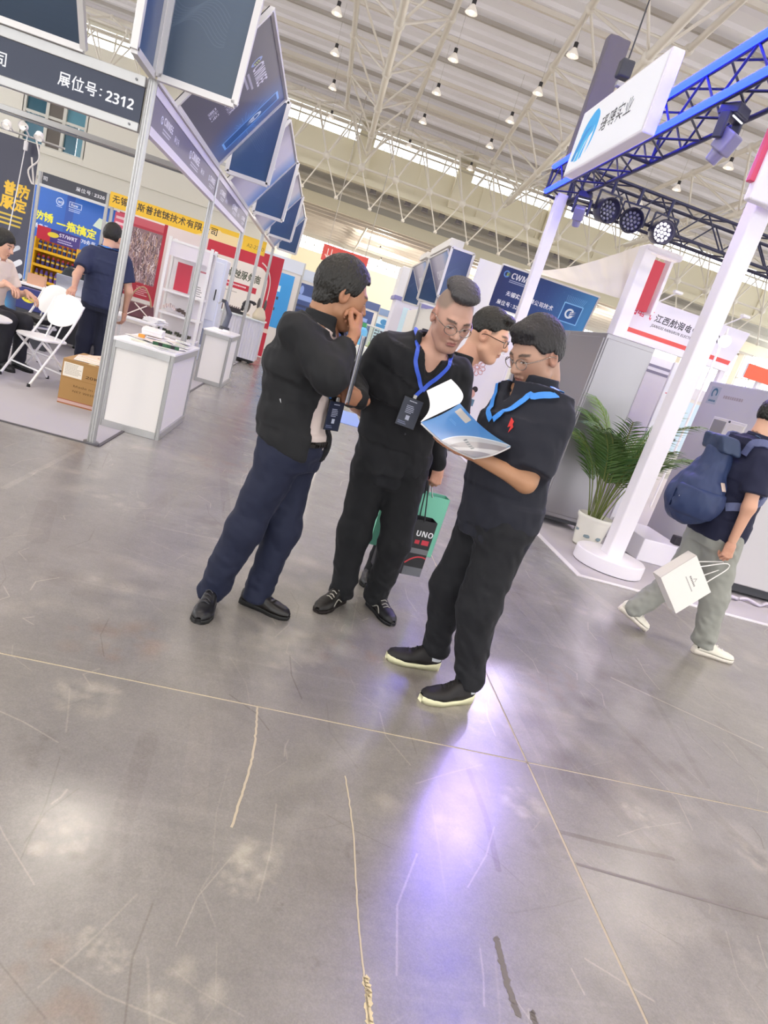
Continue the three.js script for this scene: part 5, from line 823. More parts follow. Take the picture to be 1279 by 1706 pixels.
{ // draped canopy: a gathered white cloth falling from the column to the header rail
  const W = 46, H = 22, pos = [], idx = [], uv = [];
  for (let j = 0; j <= H; j++) for (let i = 0; i <= W; i++) {
    const u = i / W, v = j / H, top = lerp3([3.55, 3.46, -13.6], [5.25, 4.32, -12.6], Math.pow(u, 1.25)), bot = lerp3([3.5, 3.36, -13.0], [5.28, 3.34, -12.4], u), p = lerp3(bot, top, v);
    p[2] += 0.05 * Math.sin(u * 42 + v * 3) * (0.3 + v) * u; p[1] -= 0.16 * Math.sin(u * PI) * v; pos.push(...p); uv.push(u, v);
    if (i && j) { const a = (j - 1) * (W + 1) + i - 1; idx.push(a, a + 1, a + W + 2, a, a + W + 2, a + W + 1); }
  }
  const g = new THREE.BufferGeometry(); g.setAttribute('position', new THREE.Float32BufferAttribute(pos, 3)); g.setAttribute('uv', new THREE.Float32BufferAttribute(uv, 2)); g.setIndex(idx); g.computeVertexNormals();
  single('canopy_cloth', g, new THREE.MeshPhysicalMaterial({ color: 0xe9e2dc, roughness: 0.9, transmission: 0.3, thickness: 0 }), 'white gathered cloth canopy draped from the lit red column over the stand', 'canopy');
}
// ---- the fair's right-hand shell booths
const fairArt = printMat(900, 340, (g, w, h) => {
  fill(g, grad(g, 0, 0, w, 0, '#2e3c70', '#31508e', '#4f9ad8'), 0, 0, w, h); for (let i = 0; i < 90; i++) { g.fillStyle = 'rgba(190,220,255,' + rnd(0.1, 0.6).toFixed(2) + ')'; g.fillRect(rnd(w * 0.45, w), rnd(0, h), rnd(2, 6), 2); }
  swirl(g, 62, 60, 30, '#6a9ae0', '#b8d86a'); latin(g, 'CWMEE', 104, 82, 62, '#f2f4fc'); smallPrint(g, 104, 94, 210, 2, 13, '#c8d0ec'); han(g, '无锡实业有限公司技术', 120, 178, 42, '#f2f4fc', 0.12); han(g, '展位号：3209', 70, 262, 40, '#f2f4fc', 0.12);
  g.strokeStyle = '#8fd0ff'; g.lineWidth = 8; g.fillStyle = '#2f64a8'; g.beginPath(); g.rect(640, 120, 170, 150); g.fill(); g.stroke(); swirl(g, 716, 196, 46, '#e6f4ff', '#ffffff'); g.strokeStyle = 'rgba(150,210,255,0.7)'; g.lineWidth = 3; for (let i = 0; i < 12; i++) { g.beginPath(); g.moveTo(650 + i * 13, 120); g.lineTo(640 + i * 16, 60); g.stroke(); }
}, 0.3);
headerPanel([[3.3, YB - 0.0, -14.5], [5.5, YB - 0.0, -14.5], [5.4, 3.47, -14.0], [3.25, 3.47, -14.0]], fairArt, 'blue slanted header with white fair lettering and a chip emblem, right of the far column', 0.03);
poster('plain_partition', [[2.77, 1.2, -14.1], [3.24, 1.2, -14.1], [3.24, 3.44, -14.02], [2.77, 3.44, -14.02]], white, 'plain white panel between the blue right-hand headers, behind the tall man in black', 'panel');
const rPost = (z, label) => { const t = thing('booth_upright', label, 'post', [2.8, 0, z]); mesh('profile', postGeo, alu, t); };
rPost(-14.55, 'first aluminium upright of the right-hand booth row, behind the tall man in black'); rPost(-17.6, 'second aluminium upright of the right-hand booth row'); rPost(-20.8, 'third aluminium upright of the right-hand booth row');
const rNote = ['blue upright header panel of the right row just left of the white wall panel', 'second blue upright header panel of the right row, above the tall man in black', 'third and smallest blue upright header panel of the right row'];
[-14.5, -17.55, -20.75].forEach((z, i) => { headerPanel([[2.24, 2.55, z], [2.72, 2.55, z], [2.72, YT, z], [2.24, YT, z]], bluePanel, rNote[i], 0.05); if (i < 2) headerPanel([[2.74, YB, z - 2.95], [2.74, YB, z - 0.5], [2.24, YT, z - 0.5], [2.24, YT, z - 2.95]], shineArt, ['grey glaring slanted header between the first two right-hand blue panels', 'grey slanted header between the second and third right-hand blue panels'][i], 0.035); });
struct('partition_wall_3', slab(2.86, 2.9, 0, 2.5, -24, -14.6), panelWhite);
single('white_crate', join(rbox(0.3, 0.16, 2.6, 0.01, 2.36, 3.66, -16.1), rbox(0.24, 0.14, 1.2, 0.01, 2.3, 3.64, -18.4)), panelWhite, 'white cable trunking lying along the top of the right-hand headers', 'trunking');
// ---- the palm in its pot
{
  const t = thing('potted_palm', 'potted areca palm in a white patterned ceramic pot left of the near column', 'plant', [3.40, 0.008, -6.62]); t.scale.setScalar(1.06);
  const pot = mesh('pot', lathe([[0, 0], [0.125, 0], [0.135, 0.02], [0.165, 0.27], [0.185, 0.3], [0.185, 0.33], [0.165, 0.335], [0.155, 0.29], [0, 0.28]], 40), mat(0xe9e6dc, 0.25), t);
  for (let i = 0; i < 7; i++) { const a = i * 0.9 + 0.3; mesh('painted_flower', net((x, y, z) => ell([0, 0, 0], [0.035, 0.022, 0.006])(x, y, z) + 0.004 * nz(x * 80, y * 80, i), [-0.045, -0.03, -0.012], [0.045, 0.03, 0.012], 0.005).translate(0, 0, 0.148).rotateX(-0.1).rotateY(a).translate(0, 0.11 + 0.02 * (i % 3), 0), mat(0x7d8f98, 0.4), pot); }
  mesh('soil', cyl(0.15, 0.15, 0.02, 0, 0.27, 0, 24), mat(0x4a3b2c, 0.95), t);
  const stemMat = mat(0x6f7a3c, 0.6), greens = [0x57783a, 0x48703a, 0x6f9044, 0x3c6236, 0x82a04c].map(c => new THREE.MeshPhysicalMaterial({ color: c, roughness: 0.55, transmission: 0.15, thickness: 0 }));
  const leafG = [0.13, 0.19, 0.25].map(L => { const g = new THREE.BufferGeometry(), p = [], ix = []; for (let i = 0; i <= 5; i++) { const u = i / 5, w = 0.0085 * Math.sin(PI * Math.min(0.12 + u * 0.9, 1)) + 0.0006, y = -0.32 * L * u * u; p.push(-w, y, L * u, 0, y + w * 0.5, L * u, w, y, L * u); if (i) { const a = 3 * (i - 1), b = 3 * i; ix.push(a, a + 1, b + 1, a, b + 1, b, a + 1, a + 2, b + 2, a + 1, b + 2, b + 1); } } g.setAttribute('position', new THREE.Float32BufferAttribute(p, 3)); g.setIndex(ix); g.computeVertexNormals(); return g; });
  let leaflets = 0; const extra = [];
  for (let k = 0; k < 26; k++) {
    const az = (k % 2 ? 1 : -1) * PI / 2 + 1.05 * Math.sin(k * 2.4) + rnd(-0.1, 0.1), lean = rnd(0.12, 0.62), L = rnd(1.0, 1.65) * (1 - 0.25 * lean), bend = rnd(0.35, 0.9), r0 = rnd(0.01, 0.08), dir = V3(Math.sin(az), 0, Math.cos(az));
    const P = u => { const h = L * u, out = r0 + lean * h * 0.5 + bend * 0.42 * h * u * u; return dir.clone().multiplyScalar(out).add(V3(0, 0.28 + h * (1 - 0.32 * bend * u * u), 0)); };
    const frond = mesh('frond', new THREE.TubeGeometry(new THREE.CatmullRomCurve3(Array.from({ length: 9 }, (_, i) => P(i / 8))), 14, 0.006, 5), stemMat, t), gm = greens[k % 5];
    for (let i = 0; i < 24; i++) {
      const u = 0.42 + 0.57 * i / 23, p = P(u), tan = P(Math.min(u + 0.02, 1.02)).sub(p).normalize(), sideV = tan.clone().cross(V3(0, 1, 0)).normalize();
      for (const s of [-1, 1]) {
        const f = sideV.clone().multiplyScalar(s * (0.95 - 0.35 * (u - 0.42))).addScaledVector(tan, 0.55 + 0.7 * (u - 0.42)).add(V3(0, 0.16 + rnd(-0.15, 0.12), 0)).normalize(), up = tan.clone().cross(f).multiplyScalar(-s).normalize(), X = up.clone().cross(f);
        const M = new THREE.Matrix4().makeBasis(X, up, f).setPosition(p), geo = leafG[u > 0.9 ? 0 : (i + k) % 2 + 1];
        if (leaflets++ < 300) { const o = mesh('leaflet', geo, gm, frond); o.matrixAutoUpdate = false; o.matrix.copy(M); o.matrix.decompose(o.position, o.quaternion, o.scale); } else extra.push(geo.clone().applyMatrix4(M));
      }
    }
  }
  const st = mesh('small_leaflets', mergeGeometries(extra), greens[0], t); st.userData.kind = 'stuff';
}
// ================================================================ DOWN THE AISLE
{
  const t = thing('kiosk_tower', 'white stand tower with a red round emblem and violet band, down the aisle at centre', 'tower', [3.05, 0, -24.6]);
  mesh('upper_body', rbox(1.5, 0.98, 1.2, 0.02, 0, 3.32, 0), mat(0xe9e8ee, 0.45), t); mesh('violet_band', rbox(1.54, 0.13, 1.24, 0.015, 0, 2.78, 0), mat(0x8a88c0, 0.4), t);
  mesh('lower_body', rbox(1.36, 2.74, 1.08, 0.02, 0, 1.37, 0), mat(0xe9e6f6, 0.4), t);
  mesh('emblem_print', quad([-0.7, 2.86, 0.605], [0.25, 2.86, 0.605], [0.25, 3.79, 0.605], [-0.7, 3.79, 0.605]), printMat(256, 256, (g, w, h) => { fill(g, '#e9e8ee', 0, 0, w, h); g.strokeStyle = '#d8303c'; g.lineWidth = 15; g.beginPath(); g.arc(150, 110, 56, -0.4, 4.2); g.stroke(); fill(g, '#d8303c', 120, 80, 14, 70); fill(g, '#d8303c', 160, 60, 14, 80); fill(g, '#d8303c', 120, 110, 54, 12); smallPrint(g, 60, 200, 120, 2, 20, '#4a4a5a'); }, 0.4), t);
  mesh('lit_panel', quad([-0.35, 0.5, 0.545], [0.6, 0.5, 0.545], [0.6, 2.55, 0.545], [-0.35, 2.55, 0.545]), litPrint(128, 200, (g, w, h) => { fill(g, '#cfe6f4', 0, 0, w, h); fill(g, '#a890d8', 30, 0, w, 34); fill(g, '#f0e6ea', 30, 36, w, 40); fill(g, '#8fc4e8', 40, 84, 80, 60); smallPrint(g, 4, 90, 20, 8, 12, '#5a6a80'); }, 0.25), t);
}
{
  const t = thing('hall_sign', 'red hanging sign lettered A2 with arrows above the head of the jacketed man', 'sign', [0.62, 5.12, -45]);
  mesh('sign_body', rbox(2.9, 0.95, 0.12, 0.02), mat(0xd8524c, 0.5), t); mesh('sign_face', quad([-1.43, -0.46, 0.065], [1.43, -0.46, 0.065], [1.43, 0.46, 0.065], [-1.43, 0.46, 0.065]), printMat(384, 128, (g, w, h) => { fill(g, '#df5750', 0, 0, w, h); g.strokeStyle = '#f6dcd6'; g.lineWidth = 8; g.beginPath(); g.moveTo(40, 30); g.lineTo(40, 100); g.moveTo(24, 80); g.lineTo(40, 100); g.lineTo(56, 80); g.moveTo(72, 28); g.lineTo(72, 100); g.stroke(); latin(g, 'A 2', 190, 100, 86, '#f6e2dc'); }, 0.5), t);
  for (const x of [-1.2, 1.2]) mesh('hanger', rod([x, 0.45, 0], [x, 9.42, 0], 0.03, 6), steelGrey, t);
}
function farBooth(x, z, w, side, col, name, label) {   // a small shell stand seen down the aisle
  const t = thing(name, label, 'stand', [x, 0, z]);
  mesh('back_panel', slab(-w / 2, w / 2, 0, 2.4, -0.05, 0), panelWhite, t); mesh('fascia', slab(-w / 2, w / 2, 2.4, 2.75, -0.05, 0.03), mat(col, 0.4), t);
  for (const s of [-1, 1]) mesh('upright', uprightGeo(2.75).translate(s * w / 2, 0, 0), alu, t);
  mesh('print', quad([-w / 2 + 0.2, 0.7, 0.012], [w / 2 - 0.2, 0.7, 0.012], [w / 2 - 0.2, 2.3, 0.012], [-w / 2 + 0.2, 2.3, 0.012]), side, t);
}
const farPrints = [['#3f9be0', '#dff0ff', '#3c4458'], ['#3f5288', '#8fa6e0', '#2c3450'], ['#e6ecec', '#78b898', '#5a6a6a'], ['#c8dcec', '#4a8ac0', '#445']].map(([a, b, c]) => litPrint(160, 128, (g, w, h) => { fill(g, a, 0, 0, w, h); fill(g, b, 10, 30, w - 40, 14); smallPrint(g, 12, 56, w - 30, 5, 13, c); g.fillStyle = b; g.beginPath(); g.arc(34, 18, 12, 0, 7); g.fill(); }, 0.2));
farBooth(-1.9, -21.5, 2.2, farPrints[0], 0xdfe6f4, 'far_stand', 'stand with a light blue poster just past the red arch');
farBooth(-0.55, -24.5, 1.3, farPrints[1], 0xcfd8ea, 'far_stand', 'stand with a dark blue poster left of the man in the black jacket');
farBooth(-2.6, -30, 3, farPrints[2], 0x49557c, 'far_stand', 'pale stand with a green printed wall deep down the left aisle');
farBooth(1.9, -34, 1.6, farPrints[1], 0x5a6a9a, 'far_stand', 'small dark blue stand between the faces of the two left men');
farBooth(4.2, -38, 3, farPrints[3], 0x8aa0c8, 'far_stand', 'pale blue stand behind the white emblem tower');
farBooth(7.5, -31, 3.4, farPrints[2], 0xd0d4e0, 'far_stand', 'white stand deep on the right-hand side of the aisle');
farBooth(0.3, -42, 2.4, farPrints[3], 0x9ab0d0, 'far_stand', 'light blue stand at the far end of the aisle');
farBooth(10.5, -20, 4, farPrints[3], 0xe0dce8, 'far_stand', 'white stand behind the long company sign');
farBooth(-9, -27, 5, farPrints[0], 0x4a68a0, 'far_stand', 'blue stand hidden behind the yellow banner booth');
for (const [i, [x, z, c]] of [[1.5, -26, 0xdfe8e0], [1.2, -29, 0xe9ecdf], [1.75, -22.8, 0xeef0f2], [0.9, -33, 0xc9d8c4]].entries()) {
  const t = thing('display_case', ['pale green display case beyond the two left men', 'cream display case farther down the aisle', 'white display case before the emblem tower', 'green display case far down the aisle'][i], 'display case', [x, 0, z]);
  mesh('base', rbox(0.55, 0.8, 0.5, 0.02, 0, 0.4, 0), mat(c, 0.45), t); mesh('glass_box', rbox(0.5, 0.8, 0.45, 0.01, 0, 1.2, 0), new THREE.MeshPhysicalMaterial({ color: 0xeef6f4, roughness: 0.05, transmission: 1, thickness: 0 }), t);
  for (let k = 0; k < 3; k++) mesh('exhibit', rbox(0.12, 0.14 + 0.04 * k, 0.12, 0.02, -0.15 + k * 0.15, 0.88 + 0.02 * k, 0), mat([0x8fae7a, 0xd8c890, 0x9ab8c8][k], 0.4), t); mesh('lid', rbox(0.55, 0.05, 0.5, 0.01, 0, 1.62, 0), mat(c, 0.4), t);
}
{ const t = thing('sample_stand', 'stepped cream sample stand with green boxes beyond the jacketed man', 'stand', [1.12, 0, -13.7]); mesh('tall_block', rbox(0.5, 1.16, 0.4, 0.02, -0.1, 0.58, 0), mat(0xe9ecdf, 0.45), t); mesh('low_block', rbox(0.5, 0.75, 0.5, 0.02, 0.15, 0.375, 0.4), mat(0xf0eee6, 0.45), t); for (let k = 0; k < 5; k++) mesh('sample', rbox(0.09, 0.1 + 0.03 * (k % 3), 0.09, 0.012, -0.02 + 0.09 * (k % 3), (k < 3 ? 0.755 : 1.165) + 0.06, k < 3 ? 0.42 : 0.05), mat([0x8fae7a, 0xd8d090, 0xc8b8c8, 0xb0c890, 0xe8d8d0][k], 0.45), t); }
{ const t = thing('canister', 'light blue canister with a green cap on the cream sample stand', 'canister', [0.89, 1.16, -13.68]); mesh('canister_body', lathe([[0, 0], [0.09, 0], [0.1, 0.02], [0.1, 0.28], [0.06, 0.34], [0, 0.36]], 28), mat(0x6fbfe4, 0.3), t); mesh('green_cap', cyl(0.05, 0.045, 0.08, 0, 0.35, 0, 18), mat(0x3a9a5a, 0.4), t); }
{ const t = thing('people_poster', 'white standee with a reddish rosette, a family picture and red foot, behind the reading man', 'standee', [2.82, 0.008, -11.15]); mesh('board', rbox(0.74, 1.72, 0.03, 0.006, 0, 0.88, 0), white, t); mesh('foot', rbox(0.5, 0.03, 0.35, 0.008, 0, 0.015, 0), white, t);
  mesh('print_face', quad([-0.365, 0.03, 0.017], [0.365, 0.03, 0.017], [0.365, 1.73, 0.017], [-0.365, 1.73, 0.017]), printMat(220, 512, (g, w, h) => { fill(g, '#efe9ee', 0, 0, w, h); g.strokeStyle = '#c98a80'; g.lineWidth = 3; for (let i = 0; i < 9; i++) { g.beginPath(); g.ellipse(78 + 26 * Math.cos(i * 0.7), 90 + 24 * Math.sin(i * 0.7), 17, 11, i * 0.7, 0, 7); g.stroke(); } g.fillStyle = '#2a2024'; for (const [x, y] of [[52, 186], [104, 196]]) { g.beginPath(); g.arc(x, y, 15, 0, 7); g.fill(); } g.fillStyle = '#d9a898'; g.beginPath(); g.ellipse(52, 220, 18, 22, 0, 0, 7); g.fill(); g.beginPath(); g.ellipse(92, 222, 20, 22, 0, 0, 7); g.fill(); fill(g, '#5f7f94', 24, 246, 96, 34); smallPrint(g, 30, 286, 90, 1, 26, '#f4f0f0'); fill(g, '#b02038', 20, 310, 100, 92); }, 0.45), t); }
struct('blue_floor_mat', slab(0.35, 1.1, 0.0005, 0.006, -12.2, -10.6), mat(0x8fa8e0, 0.8));
{ // camera on a tripod-like arm behind the tall man in black
  const t = thing('camera_arm', 'black camera gimbal on a silver arm behind the shoulder of the tall man in black', 'camera', [2.02, 0, -12.2]); mesh('pole', rod([0, 0.02, 0], [0, 1.75, 0], 0.018), aluDark, t); mesh('foot', cyl(0.16, 0.14, 0.02, 0, 0, 0, 24), blackPlastic, t); mesh('camera_body', rbox(0.34, 0.07, 0.1, 0.02, -0.05, 1.76, 0), blackPlastic, t); mesh('silver_arm', tube([[0.1, 1.78, 0], [0.22, 1.84, 0.02], [0.36, 1.86, 0.04]], 0.03, 12), alu, t); mesh('hinge', new THREE.SphereGeometry(0.06, 14, 10).translate(0.24, 1.72, 0.04), blackPlastic, t);
}
// ================================================================ PEOPLE
const fwd = h => [Math.sin(h), 0, Math.cos(h)], left = h => [Math.cos(h), 0, -Math.sin(h)];    // left-hand side of a body with heading h
const D2R = PI / 180, add = (a, b, k = 1) => [a[0] + b[0] * k, a[1] + b[1] * k, a[2] + b[2] * k];
const skinMat = new THREE.MeshPhysicalMaterial({ vertexColors: true, roughness: 0.5, sheen: 0.15, sheenRoughness: 0.5 });
const hairMat = mat(0x17140f, 0.5), hairGrey = mat(0x3d3a3c, 0.5);
const lin = c => { const q = new THREE.Color(c); return [q.r, q.g, q.b]; };
const mix3 = (a, b, t) => [mix(a[0], b[0], t), mix(a[1], b[1], t), mix(a[2], b[2], t)];
// ---- the head: local axes, face along +z, origin between the ears
function headField(o) {
  const jaw = o.jaw ?? 1, f = [
    ell([0, 0.034, -0.014], [0.077, 0.09, 0.097]), ell([0, -0.036, 0.028], [0.062 * jaw, 0.078, 0.062]), ell([0, -0.005, 0.045], [0.066 * (o.cheek ?? 1), 0.062, 0.05]),
    ell([0, -0.1, 0.058], [0.026 * jaw, 0.02, 0.026]), cap([-0.05 * jaw, -0.066, 0.012], [-0.022 * jaw, -0.1, 0.05], 0.022), cap([0.05 * jaw, -0.066, 0.012], [0.022 * jaw, -0.1, 0.05], 0.022)];
  const base = unionOf(f, 0.03), bl = cap([-0.034, 0.026, 0.082], [0.034, 0.026, 0.082], 0.011), nose = cap([0, 0.016, 0.092], [0, -0.024, 0.112], 0.009, 0.0125);
  const nl = ell([-0.013, -0.029, 0.1], [0.009, 0.008, 0.01]), nr = ell([0.013, -0.029, 0.1], [0.009, 0.008, 0.01]), sl = ell([-0.032, 0.006, 0.104], [0.02, 0.0135, 0.017]), sr = ell([0.032, 0.006, 0.104], [0.02, 0.0135, 0.017]);
  const el = ell([-0.032, 0.005, 0.081], [0.016, 0.0115, 0.0115]), er = ell([0.032, 0.005, 0.081], [0.016, 0.0115, 0.0115]);
  const lu = cap([-0.018, -0.0585, 0.09], [0.018, -0.0585, 0.09], 0.0058), ll = cap([-0.014, -0.069, 0.0895], [0.014, -0.069, 0.0895], 0.0068), ml = cap([0, -0.0575, 0.094], [0, -0.0575, 0.094], 0.006), gr = cap([-0.024, -0.0635, 0.1], [0.024, -0.0635, 0.1], 0.0035);
  const ear = s => { const a = ell([s * 0.079, -0.004, -0.012], [0.011, 0.033, 0.021]), b = ell([s * 0.09, 0.002, -0.008], [0.011, 0.021, 0.012]); return (x, y, z) => smax(a(x, y, z), -b(x, y, z), 0.006); }, eL = ear(-1), eR = ear(1);
  const nape = cap([0, -0.03, -0.04], [0, -0.13, -0.045], 0.055, 0.056);
  return (x, y, z) => {
    let d = base(x, y, z); if (d > 0.06) return d - 0.02;
    d = smin(d, nape(x, y, z), 0.03);
    if (z > 0.03) { d = smin(d, bl(x, y, z), 0.018); d = smin(d, nose(x, y, z), 0.012); d = smin(d, Math.min(nl(x, y, z), nr(x, y, z)), 0.008); d = smax(d, -Math.min(sl(x, y, z), sr(x, y, z)), 0.012); d = smin(d, Math.min(el(x, y, z), er(x, y, z)), 0.004); d = smin(d, Math.min(lu(x, y, z), ll(x, y, z), ml(x, y, z)), 0.008); d = smax(d, -gr(x, y, z), 0.004); }
    return smin(d, Math.min(eL(x, y, z), eR(x, y, z)), 0.008);
  };
}
function headPaint(o) {
  const skin = lin(o.skin), lip = lin(o.lip ?? 0xa8645c), red = lin(o.flush ?? 0xc98870), dark = lin(0x1d1713), stubble = lin(o.stubble ?? 0x6f6258), eyeW = lin(0xd8d0c8);
  return (x, y, z) => {
    const ax = Math.abs(x); let c = mix3(skin, red, 0.35 * sstep(0.035, 0.0, Math.hypot(ax - 0.04, y + 0.028)) * sstep(0.03, 0.07, z) + 0.4 * sstep(0.068, 0.078, ax) * (y > -0.045 ? 1 : 0) * (z < 0.02 ? 1 : 0));
    if (z > 0.06) {
      const by = 0.0285 - 0.25 * Math.max(0, ax - 0.04) + 0.004 * sstep(0.014, 0.03, ax); c = mix3(c, dark, 0.85 * sstep(0.0062, 0.0034, Math.abs(y - by)) * sstep(0.012, 0.017, ax) * sstep(0.057, 0.05, ax));
      const ex = (ax - 0.032) / 0.0165, open = o.eyes ?? 0.0042, ey = y - 0.0045; if (Math.abs(ex) < 1) { const h = open * Math.sqrt(1 - ex * ex); if (Math.abs(ey) < h) c = mix3(eyeW, dark, sstep(0.0075, 0.0055, Math.abs(ax - 0.032))); c = mix3(c, dark, 0.9 * sstep(0.0022, 0.0008, Math.abs(ey - h)) ); }
      const ly = y + 0.0635; if (ax < 0.023) c = mix3(c, lip, 0.8 * sstep(0.0115 - 0.2 * ax * 0.4, 0.008 - 0.2 * ax * 0.4, Math.abs(ly)) * sstep(0.023, 0.017, ax)); c = mix3(c, lin(0x5a2f2a), 0.8 * sstep(0.0016, 0.0006, Math.abs(ly)) * sstep(0.024, 0.02, ax));
      c = mix3(c, lin(0x6a3a30), 0.6 * sstep(0.0045, 0.002, Math.hypot(ax - 0.009, (y + 0.0365) * 1.4)) * sstep(0.09, 0.1, z));
    }
    if (o.fade) { const band = sstep(o.fade[0], o.fade[0] + 0.025, y - 0.35 * Math.max(0, z - 0.01)) * sstep(0.055, 0.035, z) * sstep(0.085, 0.079, ax * (Math.abs(z + 0.012) < 0.03 && y < 0.03 ? 1.15 : 1)); c = mix3(c, stubble, o.fade[1] * band); }
    return c;
  };
}
const place = (pos, yaw, pitch, roll, s) => new THREE.Matrix4().compose(V3(...pos), new THREE.Quaternion().setFromEuler(new THREE.Euler(pitch, yaw, roll, 'YXZ')), V3(s, s, s));
// ---- hair: a shell over the skull cut along the hairline
function hairField(o) {
  const sk = ell([0, 0.036, -0.014], [0.081 + (o.side ?? 0), 0.094 + (o.top ?? 0.012), 0.101 + (o.back ?? 0.004)]), quiff = o.quiff && unionOf(o.quiff.map(q => ell(q[0], q[1])), 0.025);
  return (x, y, z) => {
    let d = sk(x, y, z); if (quiff) d = smin(d, quiff(x, y, z), 0.02);
    if (d > 0.04) return d;
    const ax = Math.abs(x), line = o.front ?? 0.068, zf = z - 0.02;
    const hairline = zf > 0 ? line - 0.25 * ax * (o.round ?? 1) + (z > 0.055 ? 0 : 0) : mix(o.nape ?? -0.055, o.ear ?? 0.012, sstep(-0.045, 0.0, z));
    const limit = z > 0.0 ? mix(o.ear ?? 0.012, hairline, sstep(0.02, 0.062, z + 0.35 * Math.max(0, 0.075 - ax) - 0.01)) : hairline;
    d = smax(d, (limit - y) * 0.75, 0.012);
    if (o.under) d = smax(d, (o.under - y + 0.3 * Math.max(0, -z - 0.02)) * 0.8, 0.01);
    return d + (o.rough ?? 0.0032) * (0.55 * nz(x * 75 + z * 20, y * 38, z * 75) + 0.8 * nz(x * 190, y * 70, z * 190) + 0.5 * nz(x * 330, y * 120, z * 330));
  };
}
// ---- hands: wrist at w, fingers along f, palm facing n, thumb on the side t = s * (f x n)
function handPrims(w, f, n, s, curl, thumb = 0.5, scale = 1, spread = 0.04) {
  const F = V3(...f).normalize(), N = V3(...n); N.addScaledVector(F, -N.dot(F)).normalize(); const T = F.clone().cross(N).multiplyScalar(s), W = V3(...w), P = (a, b, c) => W.clone().addScaledVector(F, a * scale).addScaledVector(T, b * scale).addScaledVector(N, c * scale).toArray(), out = [];
  out.push(cap(P(-0.03, 0, 0), P(0.02, 0, 0), 0.026 * scale, 0.026 * scale));
  const ks = [[0.088, 0.031], [0.094, 0.011], [0.09, -0.01], [0.08, -0.029]], len = [[0.043, 0.027, 0.021], [0.047, 0.031, 0.023], [0.044, 0.029, 0.022], [0.034, 0.022, 0.019]];
  ks.forEach(([a, b]) => out.push(cap(P(0.012, b * 0.62, 0), P(a, b, -0.002), 0.0155 * scale, 0.0115 * scale)));
  const fingers = ks.map(([a, b], i) => {
    let p = P(a, b, -0.002), ang = 0; const list = [], c = Array.isArray(curl[0]) ? curl[i] : curl;
    for (let j = 0; j < 3; j++) { ang += c[j]; const d = F.clone().multiplyScalar(Math.cos(ang)).addScaledVector(N, Math.sin(ang)).addScaledVector(T, (1.5 - i) * spread), q = add(p, d.multiplyScalar(len[i][j] * scale).toArray()); list.push(cap(p, q, (0.0098 - 0.001 * j - (i === 3 ? 0.001 : 0)) * scale, (0.009 - 0.001 * j - (i === 3 ? 0.001 : 0)) * scale)); p = q; }
    return unionOf(list, 0.003);
  });
  const t0 = P(0.018, 0.028, 0.006), t1 = P(0.05, 0.05 - 0.01 * thumb, 0.012 + 0.02 * thumb), t2 = P(0.084, 0.054 - 0.026 * thumb, 0.014 + 0.036 * thumb), t3 = P(0.108, 0.05 - 0.036 * thumb, 0.014 + 0.042 * thumb);
  const th = unionOf([cap(t0, t1, 0.015 * scale, 0.0125 * scale), cap(t1, t2, 0.012 * scale, 0.0105 * scale), cap(t2, t3, 0.0105 * scale, 0.0085 * scale)], 0.006), palm = unionOf(out, 0.018);
  return (x, y, z) => { let d = palm(x, y, z); for (const q of fingers) d = smin(d, q(x, y, z), 0.004); return smin(d, th(x, y, z), 0.008); };
}
function bounds(points, m) { const lo = [1e9, 1e9, 1e9], hi = [-1e9, -1e9, -1e9]; for (const p of points) for (let i = 0; i < 3; i++) { lo[i] = Math.min(lo[i], p[i] - m); hi[i] = Math.max(hi[i], p[i] + m); } return [lo, hi]; }
